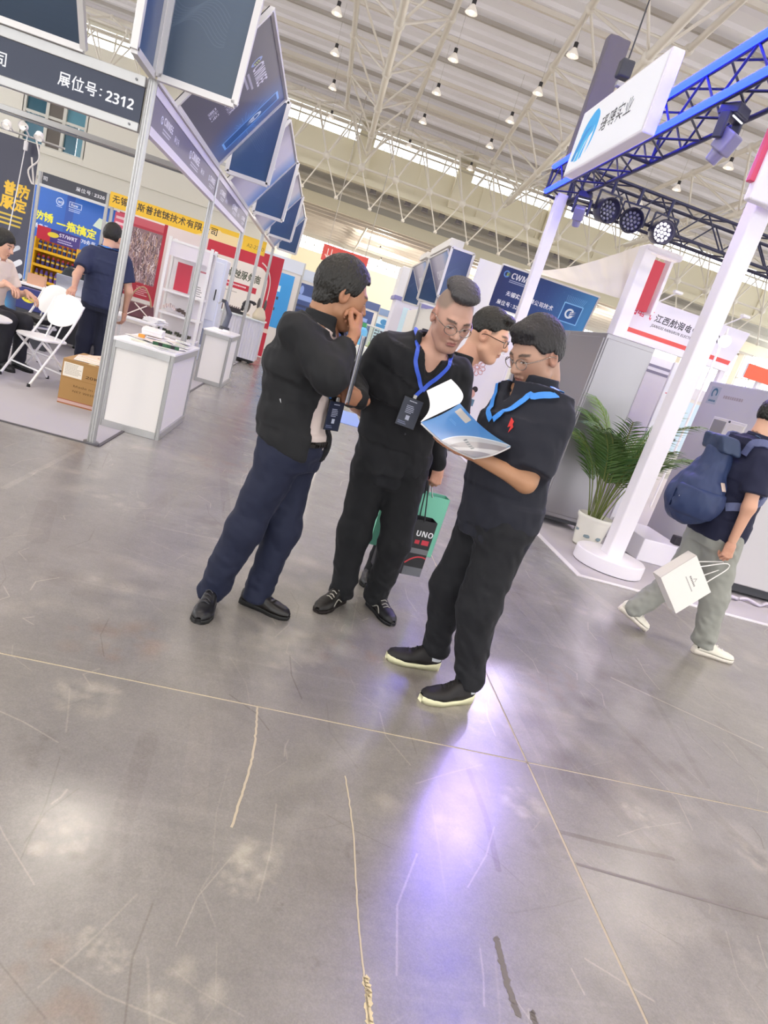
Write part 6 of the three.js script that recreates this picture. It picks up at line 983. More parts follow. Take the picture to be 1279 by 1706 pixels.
// ---- shoes
function shoe(parent, heel, toe, o = {}) {
  const L = Math.hypot(toe[0] - heel[0], toe[2] - heel[2]), t = new THREE.Group(), N = 22, R = 14, W = o.w ?? 0.05, sh = o.soleH ?? 0.022;
  const prof = (u, tab) => { for (let i = 0; i + 1 < tab.length; i++) if (u <= tab[i + 1][0]) return mix(tab[i][1], tab[i + 1][1], sstep(0, 1, (u - tab[i][0]) / (tab[i + 1][0] - tab[i][0]))); return tab[tab.length - 1][1]; };
  const width = u => W * prof(u, [[0, 0.42], [0.08, 0.68], [0.25, 0.74], [0.45, 0.8], [0.68, 1], [0.86, 0.88], [0.96, 0.58], [1, 0.26]]), height = u => (o.h ?? 1) * prof(u, [[0, 0.07], [0.05, 0.085], [0.22, 0.098], [0.4, 0.094], [0.62, 0.062], [0.85, 0.05], [0.96, 0.042], [1, 0.026]]);
  const off = u => 0.006 * Math.sin(u * PI) * (o.side ?? 1);
  function loft(y0, fn, wide, flat) {
    const pos = [], idx = [];
    for (let i = 0; i <= N; i++) { const u = i / N, w = width(u) + wide, h = fn(u); for (let j = 0; j <= R; j++) { const a = j / R * PI, c = Math.cos(a), s = Math.sin(a); pos.push(off(u) + w * Math.sign(c) * Math.pow(Math.abs(c), flat ? 0.25 : 0.7), y0 + (h - y0) * Math.pow(s, flat ? 0.25 : 0.8), (u - 0.0) * (L + wide * 2) - wide); } if (i) { for (let j = 0; j < R; j++) { const a = (i - 1) * (R + 1) + j, b = a + R + 1; idx.push(a, b, a + 1, b, b + 1, a + 1); } const a = (i - 1) * (R + 1), b = a + R + 1; idx.push(a, a + R, b, b, a + R, b + R); } }
    for (const e of [0, N * (R + 1)]) for (let j = 1; j < R; j++) idx.push(e, e + j, e + j + 1);
    const g = new THREE.BufferGeometry(); g.setAttribute('position', new THREE.Float32BufferAttribute(pos, 3)); g.setIndex(idx); g.computeVertexNormals(); return g;
  }
  const turn = Math.atan2(toe[0] - heel[0], toe[2] - heel[2]), root = mesh('shoe', loft(sh * 0.8, u => Math.max(height(u) + sh * 0.4, sh), 0), o.upper ?? blackPlastic, parent);
  root.position.set(heel[0], heel[1] ?? 0, heel[2]); root.rotation.order = 'YXZ'; root.rotation.y = turn; root.rotation.x = o.lift ?? 0;
  mesh('sole', loft(0, u => sh * (o.wave ? 1 + o.wave * Math.cos(u * 7) : 1) * mix(1.15, 0.8, u), 0.002, true), o.sole ?? rubber, root);
  if (o.lace) for (let k = 0; k < 4; k++) { const u = 0.42 + k * 0.075, y = height(u) + sh * 0.4 + 0.002, w = width(u) * 0.45; mesh('lace', tube([[-w, y - 0.006, u * L - 0.004], [0, y + 0.004, u * L + (k % 2 ? 0.004 : -0.002)], [w, y - 0.006, u * L + 0.004]], 0.0028, 8, 6), o.lace, root); }
  if (o.loop) mesh('heel_loop', tube([[0, 0.08, -0.002], [0, 0.1, -0.02], [0, 0.085, -0.012]], 0.004, 10, 6), o.upper ?? blackPlastic, root);
  if (o.stripe) for (const s of [-1, 1]) mesh('stripe', tube([[s * W * 0.82, sh + 0.012, L * 0.36], [s * W * 0.72, sh + 0.034, L * 0.5], [s * W * 0.9, sh + 0.008, L * 0.66]], 0.0035, 12, 6), o.stripe, root);
  if (o.patch) mesh('heel_patch', ellGeo(o.patchW ?? 0.034, 0.026, 0.02).translate(0, 0.055, 0.02), o.patch, root);
  return root;
}
function ellGeo(a, b, c) { return new THREE.SphereGeometry(1, 16, 12).scale(a, b, c); }
// ---- one person; all coordinates relative to the base point on the floor
function person(o) {
  const t = thing('person', o.label, 'person', o.base), H = o.heading, cell = o.cell ?? 0.0125, J = o.J, skin = lin(o.skin), sec = o.spine, body = torso(sec, H), prims = [];
  // skin body: trunk, neck, arms, legs, in one surface
  const top = sec[sec.length - 1], hs = o.head.scale, hm = place(o.head.pos, o.head.yaw, o.head.pitch, o.head.roll, hs), neckTop = V3(0, -0.06, -0.03).applyMatrix4(hm).toArray();
  prims.push((x, y, z) => body(x, y, z), cap([top[0], top[1] - 0.04, top[2]], neckTop, 0.06 * hs, 0.056 * hs));
  for (const s of ['l', 'r']) {
    if (J[s + 'sh']) { prims.push(cap(J[s + 'sh'], J[s + 'el'], 0.052, 0.041), cap(J[s + 'el'], J[s + 'wr'], 0.041, 0.029)); }
    prims.push(cap(J[s + 'hip'], J[s + 'kn'], 0.085, 0.056), cap(J[s + 'kn'], J[s + 'an'], 0.055, 0.037));
  }
  const skinF = unionOf(prims, 0.035), allP = [...Object.values(J), ...sec, o.head.pos], [lo, hi] = bounds(allP, 0.2); lo[1] = 0.03;
  const pieces = [net(skinF, lo, hi, cell * 1.1, () => skin)];
  const hg = o.headGeo.clone().applyMatrix4(hm); pieces.push(hg);
  for (const h of o.hands ?? []) { const f = handPrims(h.w, h.f, h.n, h.s, h.curl, h.thumb, h.scale ?? 1, h.spread); const [a, b] = bounds([h.w, add(h.w, h.f, 0.12)], 0.12); pieces.push(net(f, a, b, o.far ? 0.006 : 0.0036, (x, y, z) => mix3(skin, lin(0xb8745e), 0.25 + 0.2 * nz(x * 60, y * 60, z * 60)))); }
  mesh('body', mergeGeometries(pieces), skinMat, t);
  if (o.hairGeo) mesh('hair', o.hairGeo.clone().applyMatrix4(hm), o.hairMat ?? hairMat, t);
  // shirt or jacket
  const S = o.shirt, fold = S.fold ?? 0.006, U = fwd(H), Lf = left(H), shF = [];
  shF.push((x, y, z) => body(x, y, z, S.grow));
  for (const s of ['l', 'r']) if (J[s + 'sh']) {
    const a = J[s + 'sh'], e = J[s + 'el'];
    if (S.long) shF.push(cap(a, e, S.r0, S.r1), cap(e, lerp3(e, J[s + 'wr'], 0.94), S.r1, S.r2));
    else { const c = lerp3(a, e, S.sleeve), ax = V3(...e).sub(V3(...a)).normalize(), q = cap(a, lerp3(a, e, S.sleeve + 0.15), S.r0, S.r1); shF.push((x, y, z) => smax(q(x, y, z), (x - c[0]) * ax.x + (y - c[1]) * ax.y + (z - c[2]) * ax.z, 0.012)); }
  }
  const rawShirt = unionOf(shF, S.blend ?? 0.05), hemA = S.hem, tilt = S.hemTilt ?? 0;
  const shirtF = (x, y, z) => {
    let d = rawShirt(x, y, z); if (d > 0.05) return d - 0.01;
    d += fold * (nz(x * 9 + y * 4, y * 13, z * 9) + 0.55 * nz(x * 22, y * 17 + x * 9, z * 22)) + (S.drape ?? 0) * Math.sin((x * Lf[0] + z * Lf[2]) * 46 + 3 * nz(x * 5, y * 3, z * 5)) * sstep(hemA + 0.35, hemA, y);
    const hem = hemA + tilt * ((x - sec[0][0]) * U[0] + (z - sec[0][2]) * U[2]) + 0.006 * nz(x * 12, 0, z * 12);
    d = smax(d, hem - y, 0.014);
    if (S.cut) d = smax(d, -S.cut(x, y, z), 0.006);
    return d;
  };
  const [sl, sh] = bounds(allP.filter(p => p[1] > hemA - 0.12), 0.23); sl[1] = hemA - 0.05; sh[1] = Math.min(sh[1], o.head.pos[1]);
  if (S.mat) mesh(S.name ?? 'shirt', net(shirtF, sl, sh, cell * 0.85), S.mat, t);
  if (o.inner) { const I = o.inner, f = (x, y, z) => smax(body(x, y, z, I.grow) + 0.004 * nz(x * 18, y * 14, z * 18), I.hem - y, 0.014), g = I.cut ? (x, y, z) => smax(f(x, y, z), -I.cut(x, y, z), 0.006) : f; mesh('inner_shirt', net(g, sl.map((v, i) => i === 1 ? I.hem - 0.05 : v), sh, cell), I.mat, t); }
  if (S.collar) {
    const C = S.collar, c0 = C.at, ax = V3(...(C.axis ?? [0, 1, 0])).normalize();
    const f = (x, y, z) => { const px = x - c0[0], py = y - c0[1], pz = z - c0[2], h = px * ax.x + py * ax.y + pz * ax.z, q = Math.hypot(px - ax.x * h, py - ax.y * h, pz - ax.z * h), R = C.r + 0.5 * Math.max(0, -h) , front = (px * U[0] + pz * U[2]) / (q + 1e-6), d = Math.max(Math.abs(q - R) - 0.008, Math.abs(h) - C.h - 0.012 * front * (C.drop ?? 1)); return smax(d, (front - (C.open ?? 0.93)) * 0.06, 0.008) - 0.002; };
    const [a, b] = bounds([c0], C.r + C.h + 0.05); mesh('collar', net(f, a, b, 0.007), C.mat ?? S.mat, t);
  }
  // trousers
  const P = o.pants; if (P) {
    const pf = [(x, y, z) => smax(body(x, y, z, P.grow ?? 0.012), y - P.waist, 0.012)];
    for (const s of ['l', 'r']) { const hem = add(J[s + 'an'], [0, P.hemY ?? -0.02, 0]); pf.push(cap(J[s + 'hip'], J[s + 'kn'], P.r0, P.r1), cap(J[s + 'kn'], hem, P.r1, P.r2)); }
    const raw = unionOf(pf, 0.045), pant = (x, y, z) => { let d = raw(x, y, z); if (d > 0.05) return d - 0.01; const low = sstep(0.45, 0.08, y); d += (P.fold ?? 0.006) * (nz(x * 11, y * (8 + 10 * low), z * 11) + 0.6 * nz(x * 21 + y * 12, y * 21, z * 21)) * (1 + 0.8 * low); return smax(d, (P.floorY ?? 0.035) - y, 0.014); };
    const [pl, ph] = bounds(['lhip', 'rhip', 'lkn', 'rkn', 'lan', 'ran'].map(k => J[k]), 0.2); pl[1] = 0.0; ph[1] = P.waist + 0.03;
    mesh('trousers', net(pant, pl, ph, cell), P.mat, t);
  }
  for (const s of o.shoes ?? []) shoe(t, s.heel, s.toe, s);
  // glasses
  if (o.glasses) {
    const G = new THREE.Group(); G.name = 'glasses'; G.applyMatrix4(hm); t.add(G); const m = o.glasses.mat, z = 0.108, r = o.glasses.r ?? 0.021;
    for (const s of [-1, 1]) {
      const ring = new THREE.TorusGeometry(r, 0.0016, 6, 28).scale(1.12, 0.9, 1).rotateY(s * 0.16).translate(s * 0.033, 0.001, z - 0.004); mesh('rim', ring, m, G);
      mesh('lens', new THREE.CircleGeometry(r * 0.98, 24).scale(1.12, 0.9, 1).rotateY(s * 0.16).translate(s * 0.033, 0.001, z - 0.004), lensClear, G);
      mesh('temple', tube([[s * 0.057, 0.006, z - 0.012], [s * 0.076, 0.007, 0.05], [s * 0.084, 0.008, 0.0], [s * 0.086, 0.0, -0.02], [s * 0.082, -0.016, -0.028]], 0.0018, 20, 6), m, G);
    }
    mesh('bridge', tube([[-0.012, 0.004, z], [0, 0.008, z + 0.004], [0.012, 0.004, z]], 0.0016, 8, 6), m, G);
  }
  return { t, shirtF, body, hm, skinF, raw: rawShirt };
}
const lensClear = new THREE.MeshPhysicalMaterial({ color: 0xffffff, roughness: 0, transmission: 1, thickness: 0, ior: 1.25, specularIntensity: 0.6 });
const steelRim = mat(0x9a8f88, 0.25, 0.9), darkRim = mat(0x2a2420, 0.35, 0.4);
const headA = net(headField({}), [-0.11, -0.15, -0.13], [0.11, 0.14, 0.14], 0.0036, headPaint({ skin: 0xa8795a, flush: 0x9a6248 }));          // weathered
const headB = net(headField({ jaw: 0.95 }), [-0.11, -0.15, -0.13], [0.11, 0.14, 0.14], 0.0036, headPaint({ skin: 0xc59a88, lip: 0xa5625f, flush: 0xbd8072, eyes: 0.0034, fade: [0.03, 0.8], stubble: 0x7a6c60 }));
const headC = net(headField({ jaw: 1.06, cheek: 1.06 }), [-0.11, -0.15, -0.13], [0.11, 0.14, 0.14], 0.0036, headPaint({ skin: 0xb18a76, lip: 0x8f5750, flush: 0xa66c5c, eyes: 0.003, fade: [0.0, 0.7], stubble: 0x4a403a }));
const headD = net(headField({ jaw: 1.02 }), [-0.11, -0.15, -0.13], [0.11, 0.14, 0.14], 0.0045, headPaint({ skin: 0xdcab90, flush: 0xc78a74, fade: [0.0, 0.75], stubble: 0x3c342e }));
const hairOf = (o, cell = 0.0042) => net(hairField(o), [-0.14, -0.13, -0.16], [0.14, 0.24, 0.16], cell);
const cloth = (c, r = 0.85, sheen = 0.2) => new THREE.MeshPhysicalMaterial({ color: c, roughness: r, sheen, sheenRoughness: 0.6, sheenColor: 0x8a8aa0 });
const badgeArt = printMat(128, 184, (g, w, h) => { fill(g, '#20263c', 0, 0, w, h); smallPrint(g, 40, 14, 50, 1, 12, '#c9cede'); smallPrint(g, 34, 46, 70, 5, 11, '#b9c0d8'); fill(g, '#b4bad0', 50, 110, 26, 30); smallPrint(g, 10, 154, 60, 2, 11, '#7d86a8'); }, 0.35);
function badge(t, at, nrm, w = 0.085, h = 0.125, rollz = 0) { // a fair pass hanging on the lanyard
  const g = new THREE.Group(); g.name = 'badge'; g.position.set(...at); const N = V3(...nrm).normalize(); g.quaternion.setFromRotationMatrix(new THREE.Matrix4().lookAt(N, V3(0, 0, 0), V3(0, 1, 0))); g.rotateZ(rollz); t.add(g);
  mesh('pass_card', rbox(w, h, 0.004, 0.0018, 0, -h / 2, 0), blackPlastic, g); mesh('pass_print', new THREE.PlaneGeometry(w - 0.004, h - 0.004).translate(0, -h / 2, 0.0024), badgeArt, g); mesh('clip', rbox(0.018, 0.02, 0.008, 0.003, 0, 0.01, 0), alu, g);
}
// ---- 1: the man in the black jacket, hand at his mouth, folder in the other hand
{
  const h = 66 * D2R, front = fwd(h);
  const sec = [[0.03, 0.80, 0.0, 0.155, 0.115], [0.03, 0.92, 0.0, 0.168, 0.125], [0.005, 1.06, 0.0, 0.158, 0.12], [-0.015, 1.26, 0.0, 0.178, 0.125], [0.0, 1.39, 0.0, 0.165, 0.098], [0.025, 1.45, 0.0, 0.085, 0.07]];
  const J = { rsh: [-0.075, 1.40, 0.165], rel: [0.1, 1.27, 0.26], rwr: [0.155, 1.43, 0.13], lsh: [0.065, 1.40, -0.165], lel: [0.245, 1.2, -0.235], lwr: [0.278, 1.183, -0.02],
    rhip: [-0.005, 0.86, 0.085], lhip: [0.06, 0.86, -0.085], rkn: [-0.09, 0.46, 0.07], ran: [-0.178, 0.095, 0.03], lkn: [0.085, 0.46, -0.05], lan: [0.045, 0.095, -0.065] };
  const slit = (x, y, z) => { const c = sec[2], px = x - c[0] - 0.005, pz = z - c[2], l = px * left(h)[0] + pz * left(h)[2], f = px * front[0] + pz * front[2], w = mix(0.075, 0.02, sstep(1.0, 1.32, y)) + 0.05 * sstep(1.34, 1.46, y); return smax(Math.abs(l + 0.035) - w, 0.0 - f, 0.01); };
  const jacket = cloth(0x131418, 0.82, 0.2), navyPants = cloth(0x131a34, 0.8, 0.3);
  const hair = hairOf({ front: 0.08, top: 0.02, back: 0.014, side: 0.006, nape: -0.1, ear: 0.004, round: 0.5, quiff: [[[0, -0.045, -0.062], [0.058, 0.045, 0.042]]] });
  const p = person({ label: 'middle-aged man in a black zip jacket and navy trousers, hand raised to his mouth', base: [0, 0, -3.13], heading: h, spine: sec, J, skin: 0xa47657, headGeo: headA, hairGeo: hair,
    head: { pos: [0.07, 1.605, -0.005], yaw: 106 * D2R, pitch: 10 * D2R, roll: 0.0, scale: 1.13 },
    hands: [{ w: [0.163, 1.452, 0.118], f: [0.1, 0.85, -0.55], n: [-0.85, 0.1, -0.35], s: 1, curl: [1.05, 1.25, 0.8], thumb: 0.6 }, { w: [0.278, 1.184, -0.015], f: [-0.85, 0.02, 0.42], n: [-0.3, 0.1, -0.8], s: -1, curl: [1.0, 1.2, 0.7], thumb: 0.9 }],
    shirt: { name: 'jacket', mat: jacket, grow: 0.03, long: true, r0: 0.083, r1: 0.073, r2: 0.05, hem: 0.885, hemTilt: -0.25, fold: 0.011, cut: slit, blend: 0.05, collar: { at: [0.03, 1.472, 0.0], r: 0.09, h: 0.03, open: 0.8, mat: jacket, axis: [0.18, 1, 0] } },
    inner: { grow: 0.014, hem: 0.9, mat: cloth(0xd8c9c4, 0.8, 0.1), cut: cap([0.1, 1.5, 0.03], [0.13, 1.36, 0.04], 0.05, 0.01) },
    pants: { mat: navyPants, r0: 0.108, r1: 0.085, r2: 0.07, waist: 0.955, grow: 0.016, fold: 0.008, hemY: -0.03 },
    shoes: [{ heel: [-0.172, 0, -0.015], toe: [-0.19, 0, 0.265], upper: mat(0x1c1c20, 0.35), lace: mat(0x3a3a40, 0.6), soleH: 0.026 }, { heel: [-0.025, 0, -0.09], toe: [0.235, 0, 0.0], upper: mat(0x1d1a19, 0.4), lace: mat(0x151515, 0.6), soleH: 0.026 }] });
  const bf = (x, y, z) => p.body(x, y, z, 0.02);
  mesh('lanyard', ribbon([[0.1, 1.45, 0.06], [0.135, 1.38, 0.06], [0.155, 1.28, 0.05], [0.15, 1.2, 0.055], [0.15, 1.16, 0.055]], bf, 0.02, 0.002, 0.004), mat(0x3f7fd0, 0.5), p.t);
  badge(p.t, [0.175, 1.155, 0.07], [0.62, 0.05, 0.78], 0.092, 0.135);
  mesh('belt', net((x, y, z) => smax(Math.abs(p.body(x, y, z, 0.02)) - 0.006, Math.abs(y - 0.945) - 0.018, 0.004), [-0.25, 0.9, -0.25], [0.3, 0.99, 0.25], 0.011), mat(0x1b1512, 0.4), p.t);
  mesh('pocket_zip', rod([-0.075, 1.11, 0.178], [-0.045, 1.06, 0.182], 0.004), mat(0xb4b4b8, 0.4, 0.5), p.t);
}
{
  const t = thing('folder', 'dark blue folder with white papers held upright by the man in the black jacket', 'folder', [0.215, 1.315, -3.075], 0); t.rotation.set(0.0, 1.52, 0.0); t.rotateZ(0.0); t.rotateX(-0.02);
  mesh('cover', rbox(0.2, 0.3, 0.006, 0.002, 0, 0, 0.007), mat(0x2a2d3e, 0.4), t); mesh('cover', rbox(0.2, 0.3, 0.005, 0.002, 0, 0, -0.007), mat(0xb9bacb, 0.4), t); for (let i = 0; i < 3; i++) mesh('sheet', box(0.19, 0.29, 0.0012, 0.004, 0.002 * i, -0.003 + i * 0.003), white, t);
}
// ---- 2: the tall man with the shaved sides and top knot, hands behind his back
{
  const h = 4 * D2R;
  const sec = [[-0.045, 0.76, -0.02, 0.165, 0.112], [-0.05, 0.9, -0.01, 0.175, 0.12], [-0.075, 1.06, 0.0, 0.172, 0.118], [-0.075, 1.28, 0.035, 0.192, 0.13], [-0.065, 1.43, 0.075, 0.19, 0.1], [-0.045, 1.505, 0.11, 0.09, 0.075]];
  const J = { rsh: [-0.262, 1.425, 0.06], rel: [-0.315, 1.12, -0.06], rwr: [-0.12, 0.99, -0.17], lsh: [0.135, 1.425, 0.06], lel: [0.215, 1.14, -0.06], lwr: [0.02, 0.99, -0.17],
    rhip: [-0.14, 0.84, 0], lhip: [0.045, 0.84, 0], rkn: [-0.14, 0.45, 0.03], ran: [-0.105, 0.095, -0.02], lkn: [0.095, 0.45, 0.04], lan: [0.105, 0.095, -0.05] };
  const black = cloth(0x16171c, 0.85, 0.4);
  const vneck = (x, y, z) => cap([-0.04, 1.545, 0.185], [-0.036, 1.385, 0.205], 0.07, 0.022)(x, y, z);
  const knot = hairOf({ front: 0.094, top: 0.0, side: -0.024, back: -0.012, under: 0.078, rough: 0.003, quiff: [[[0, 0.122, 0.045], [0.062, 0.03, 0.042]], [[0.0, 0.136, 0.0], [0.066, 0.034, 0.06]], [[0, 0.122, -0.055], [0.058, 0.034, 0.045]]] });
  const p = person({ label: 'tall man in a black shirt with shaved sides and glasses bending over the brochure', base: [0.62, 0, -3.5], heading: h, spine: sec, J, skin: 0xcfa18c, headGeo: headB, hairGeo: knot, hairMat: hairGrey,
    head: { pos: [-0.012, 1.66, 0.215], yaw: 14 * D2R, pitch: 26 * D2R, roll: 6 * D2R, scale: 1.15 }, hands: [{ w: [-0.1, 0.985, -0.175], f: [0.9, -0.3, -0.1], n: [0, -0.2, -1], s: 1, curl: [0.5, 0.6, 0.4] }],
    shirt: { mat: black, grow: 0.026, r0: 0.082, r1: 0.094, sleeve: 0.86, hem: 0.745, fold: 0.008, drape: 0.004, cut: vneck, collar: { at: [-0.042, 1.535, 0.115], r: 0.09, h: 0.026, open: 0.45, axis: [0.02, 1, 0.35], drop: 1.4 } },
    pants: { mat: cloth(0x131418, 0.9, 0.25), r0: 0.114, r1: 0.087, r2: 0.072, waist: 0.94, grow: 0.012, fold: 0.008, hemY: -0.03 },
    glasses: { mat: steelRim, r: 0.0235 },
    shoes: [{ heel: [-0.075, 0, -0.06], toe: [-0.235, 0, 0.205], upper: mat(0x1a1715, 0.5), lace: mat(0xbab6ac, 0.6), sole: mat(0x1e1413, 0.7), side: -1, stripe: mat(0xaba79e, 0.6) }, { heel: [0.085, 0, -0.1], toe: [0.205, 0, 0.15], upper: mat(0x17171a, 0.5), lace: mat(0x9a978f, 0.6), sole: mat(0x222226, 0.7), stripe: mat(0x9a978f, 0.6) }] });
  const ls = mat(0x3a5fd8, 0.45), knotAt = [-0.045, 1.30, 0.25];
  mesh('lanyard', ribbon([[-0.12, 1.52, 0.06], [-0.125, 1.5, 0.15], [-0.118, 1.42, 0.2], [-0.075, 1.345, 0.22], knotAt], p.shirtF, 0.02, 0.002, 0.007), ls, p.t);
  mesh('lanyard', ribbon([[0.05, 1.54, 0.03], [0.058, 1.525, 0.12], [0.04, 1.43, 0.2], [-0.01, 1.35, 0.225], knotAt], p.shirtF, 0.02, 0.002, 0.007), ls, p.t);
  mesh('lanyard_tail', ribbon([[-0.045, 1.31, 0.25], [-0.06, 1.285, 0.25], [-0.072, 1.25, 0.24]], p.shirtF, 0.018, 0.002, 0.01), ls, p.t);
  { const [q] = grow(p.shirtF, [-0.072, 1.25, 0.22], 0.02); badge(p.t, q, [-0.1, 0.05, 1], 0.1, 0.145, -0.06); }
  { const [q, n] = grow(p.shirtF, [0.085, 1.33, 0.2], 0.001); const g = mesh('chest_pin', rbox(0.032, 0.018, 0.006, 0.002), mat(0xd8a060, 0.35, 0.4), p.t); g.position.set(...q); g.lookAt(V3(...q).add(V3(...n)).add(p.t.position)); }
  for (const y of [1.18, 1.06]) { const [q] = grow(p.shirtF, [-0.05, y, 0.18], 0.0); mesh('button', new THREE.SphereGeometry(0.006, 10, 8).translate(...q), darkGrey, p.t); }
  const rim = J.rsh.map((v, i) => mix(v, J.rel[i], 0.88)), rimDir = V3(...J.rel).sub(V3(...J.rsh)).normalize(), ring = new THREE.TorusGeometry(0.088, 0.007, 8, 36).applyQuaternion(new THREE.Quaternion().setFromUnitVectors(V3(0, 0, 1), rimDir)).translate(...rim);
  mesh('sleeve_trim', ring, mat(0xd9d6cc, 0.7), p.t);
}
// ---- 3: the man reading the brochure
{
  const h = -72 * D2R;
  const sec = [[-0.01, 0.78, 0.01, 0.165, 0.12], [-0.01, 0.92, 0.01, 0.176, 0.132], [-0.035, 1.08, 0.0, 0.172, 0.13], [-0.045, 1.27, -0.015, 0.186, 0.135], [-0.03, 1.395, -0.04, 0.178, 0.105], [-0.035, 1.462, -0.05, 0.09, 0.078]];
  const J = { lsh: [0.04, 1.375, 0.125], lel: [-0.015, 1.10, 0.205], lwr: [-0.26, 1.145, 0.15], rsh: [-0.065, 1.375, -0.205], rel: [-0.1, 1.09, -0.25], rwr: [-0.29, 1.15, -0.15],
    lhip: [0.01, 0.86, 0.1], rhip: [-0.03, 0.86, -0.085], lkn: [0.01, 0.48, 0.12], lan: [0.095, 0.1, 0.135], rkn: [-0.075, 0.47, -0.1], ran: [-0.035, 0.1, -0.115] };
  const navyBlack = cloth(0x1a1c28, 0.85, 0.4), f0 = fwd(h);
  const vneck = cap([-0.12, 1.47, -0.02], [-0.165, 1.395, -0.0], 0.04, 0.012);
  const hair = hairOf({ front: 0.07, top: 0.026, back: 0.012, side: 0.008, nape: -0.03, ear: 0.022, round: 0.5, rough: 0.003, quiff: [[[0, 0.11, 0.055], [0.062, 0.03, 0.04]]] });
  const p = person({ label: 'young man in a dark polo shirt and black joggers with glasses, reading the open brochure', base: [1.02, 0, -2.85], heading: h, spine: sec, J, skin: 0xb08262, headGeo: headC, hairGeo: hair, hairMat: mat(0x1f1c1e, 0.55),
    head: { pos: [-0.078, 1.603, -0.055], yaw: -62 * D2R, pitch: 29 * D2R, roll: 3 * D2R, scale: 1.15 },
    hands: [{ w: [-0.255, 1.143, 0.15], f: [-0.95, 0.03, 0.02], n: [0.05, 1, 0.1], s: -1, curl: [[0.2, 0.2, 0.15], [0.15, 0.15, 0.15], [0.15, 0.2, 0.15], [0.2, 0.25, 0.2]], thumb: 0.2, spread: 0.02 }, { w: [-0.28, 1.15, -0.15], f: [-0.5, 0.3, 0.6], n: [-0.7, 0.3, -0.4], s: 1, curl: [0.6, 0.8, 0.5], thumb: 0.6 }],
    shirt: { mat: navyBlack, grow: 0.026, r0: 0.08, r1: 0.088, sleeve: 0.84, hem: 0.69, hemTilt: 0.1, fold: 0.008, drape: 0.003, cut: vneck, collar: { at: [-0.04, 1.492, -0.05], r: 0.09, h: 0.03, open: 0.88, axis: [-0.22, 1, 0.02], drop: 1.2 } },
    pants: { mat: cloth(0x121319, 0.85, 0.3), r0: 0.12, r1: 0.098, r2: 0.066, waist: 0.95, fold: 0.011, hemY: 0.0, floorY: 0.07 },
    glasses: { mat: steelRim, r: 0.022 },
    shoes: [{ heel: [0.135, 0, 0.125], toe: [-0.14, 0, 0.235], upper: mat(0x191618, 0.6), lace: mat(0x151515, 0.6), sole: mat(0xe6e3bd, 0.6), soleH: 0.034, wave: 0.25, loop: 1, w: 0.052 }, { heel: [0.01, 0, -0.118], toe: [-0.27, 0, -0.108], upper: mat(0x1b1819, 0.6), lace: mat(0x151515, 0.6), sole: mat(0xe6e3bd, 0.6), soleH: 0.034, wave: 0.25, loop: 1, w: 0.052 }] });
  const lb = mat(0x3f8fe6, 0.45);
  mesh('lanyard', ribbon([[0.075, 1.53, -0.04], [0.05, 1.51, 0.035], [-0.03, 1.46, 0.085], [-0.13, 1.37, 0.1], [-0.215, 1.30, 0.08]], p.raw, 0.027, 0.002, 0.012), lb, p.t);
  mesh('lanyard', ribbon([[0.02, 1.5, -0.13], [-0.09, 1.49, -0.14], [-0.16, 1.42, -0.1], [-0.2, 1.34, -0.02], [-0.22, 1.295, 0.065]], p.raw, 0.027, 0.002, 0.012), lb, p.t);
  { const [q, n] = grow(p.shirtF, [-0.1, 1.30, 0.12], 0.001), g = new THREE.Group(); g.name = 'red_emblem'; g.position.set(...q); p.t.add(g); g.lookAt(V3(...q).add(V3(...n)).add(p.t.position)); const s = new THREE.Shape(); s.moveTo(-0.012, 0.03); s.lineTo(0.006, 0.018); s.lineTo(0.004, 0.006); s.lineTo(0.013, -0.004); s.lineTo(-0.002, -0.032); s.lineTo(0.0, -0.004); s.lineTo(-0.014, -0.012); mesh('embroidery', new THREE.ExtrudeGeometry(s, { depth: 0.002, bevelEnabled: false }), mat(0xd2302c, 0.6), g); }
  for (const [i, s] of [[0, 0.1], [1, -0.12]].entries()) { const a = i ? J.ran : J.lan; mesh('sock', cyl(0.042, 0.044, 0.07, a[0] + 0.005, 0.055, a[2], 18), mat(0xc9ccd2, 0.8), p.t); }
}
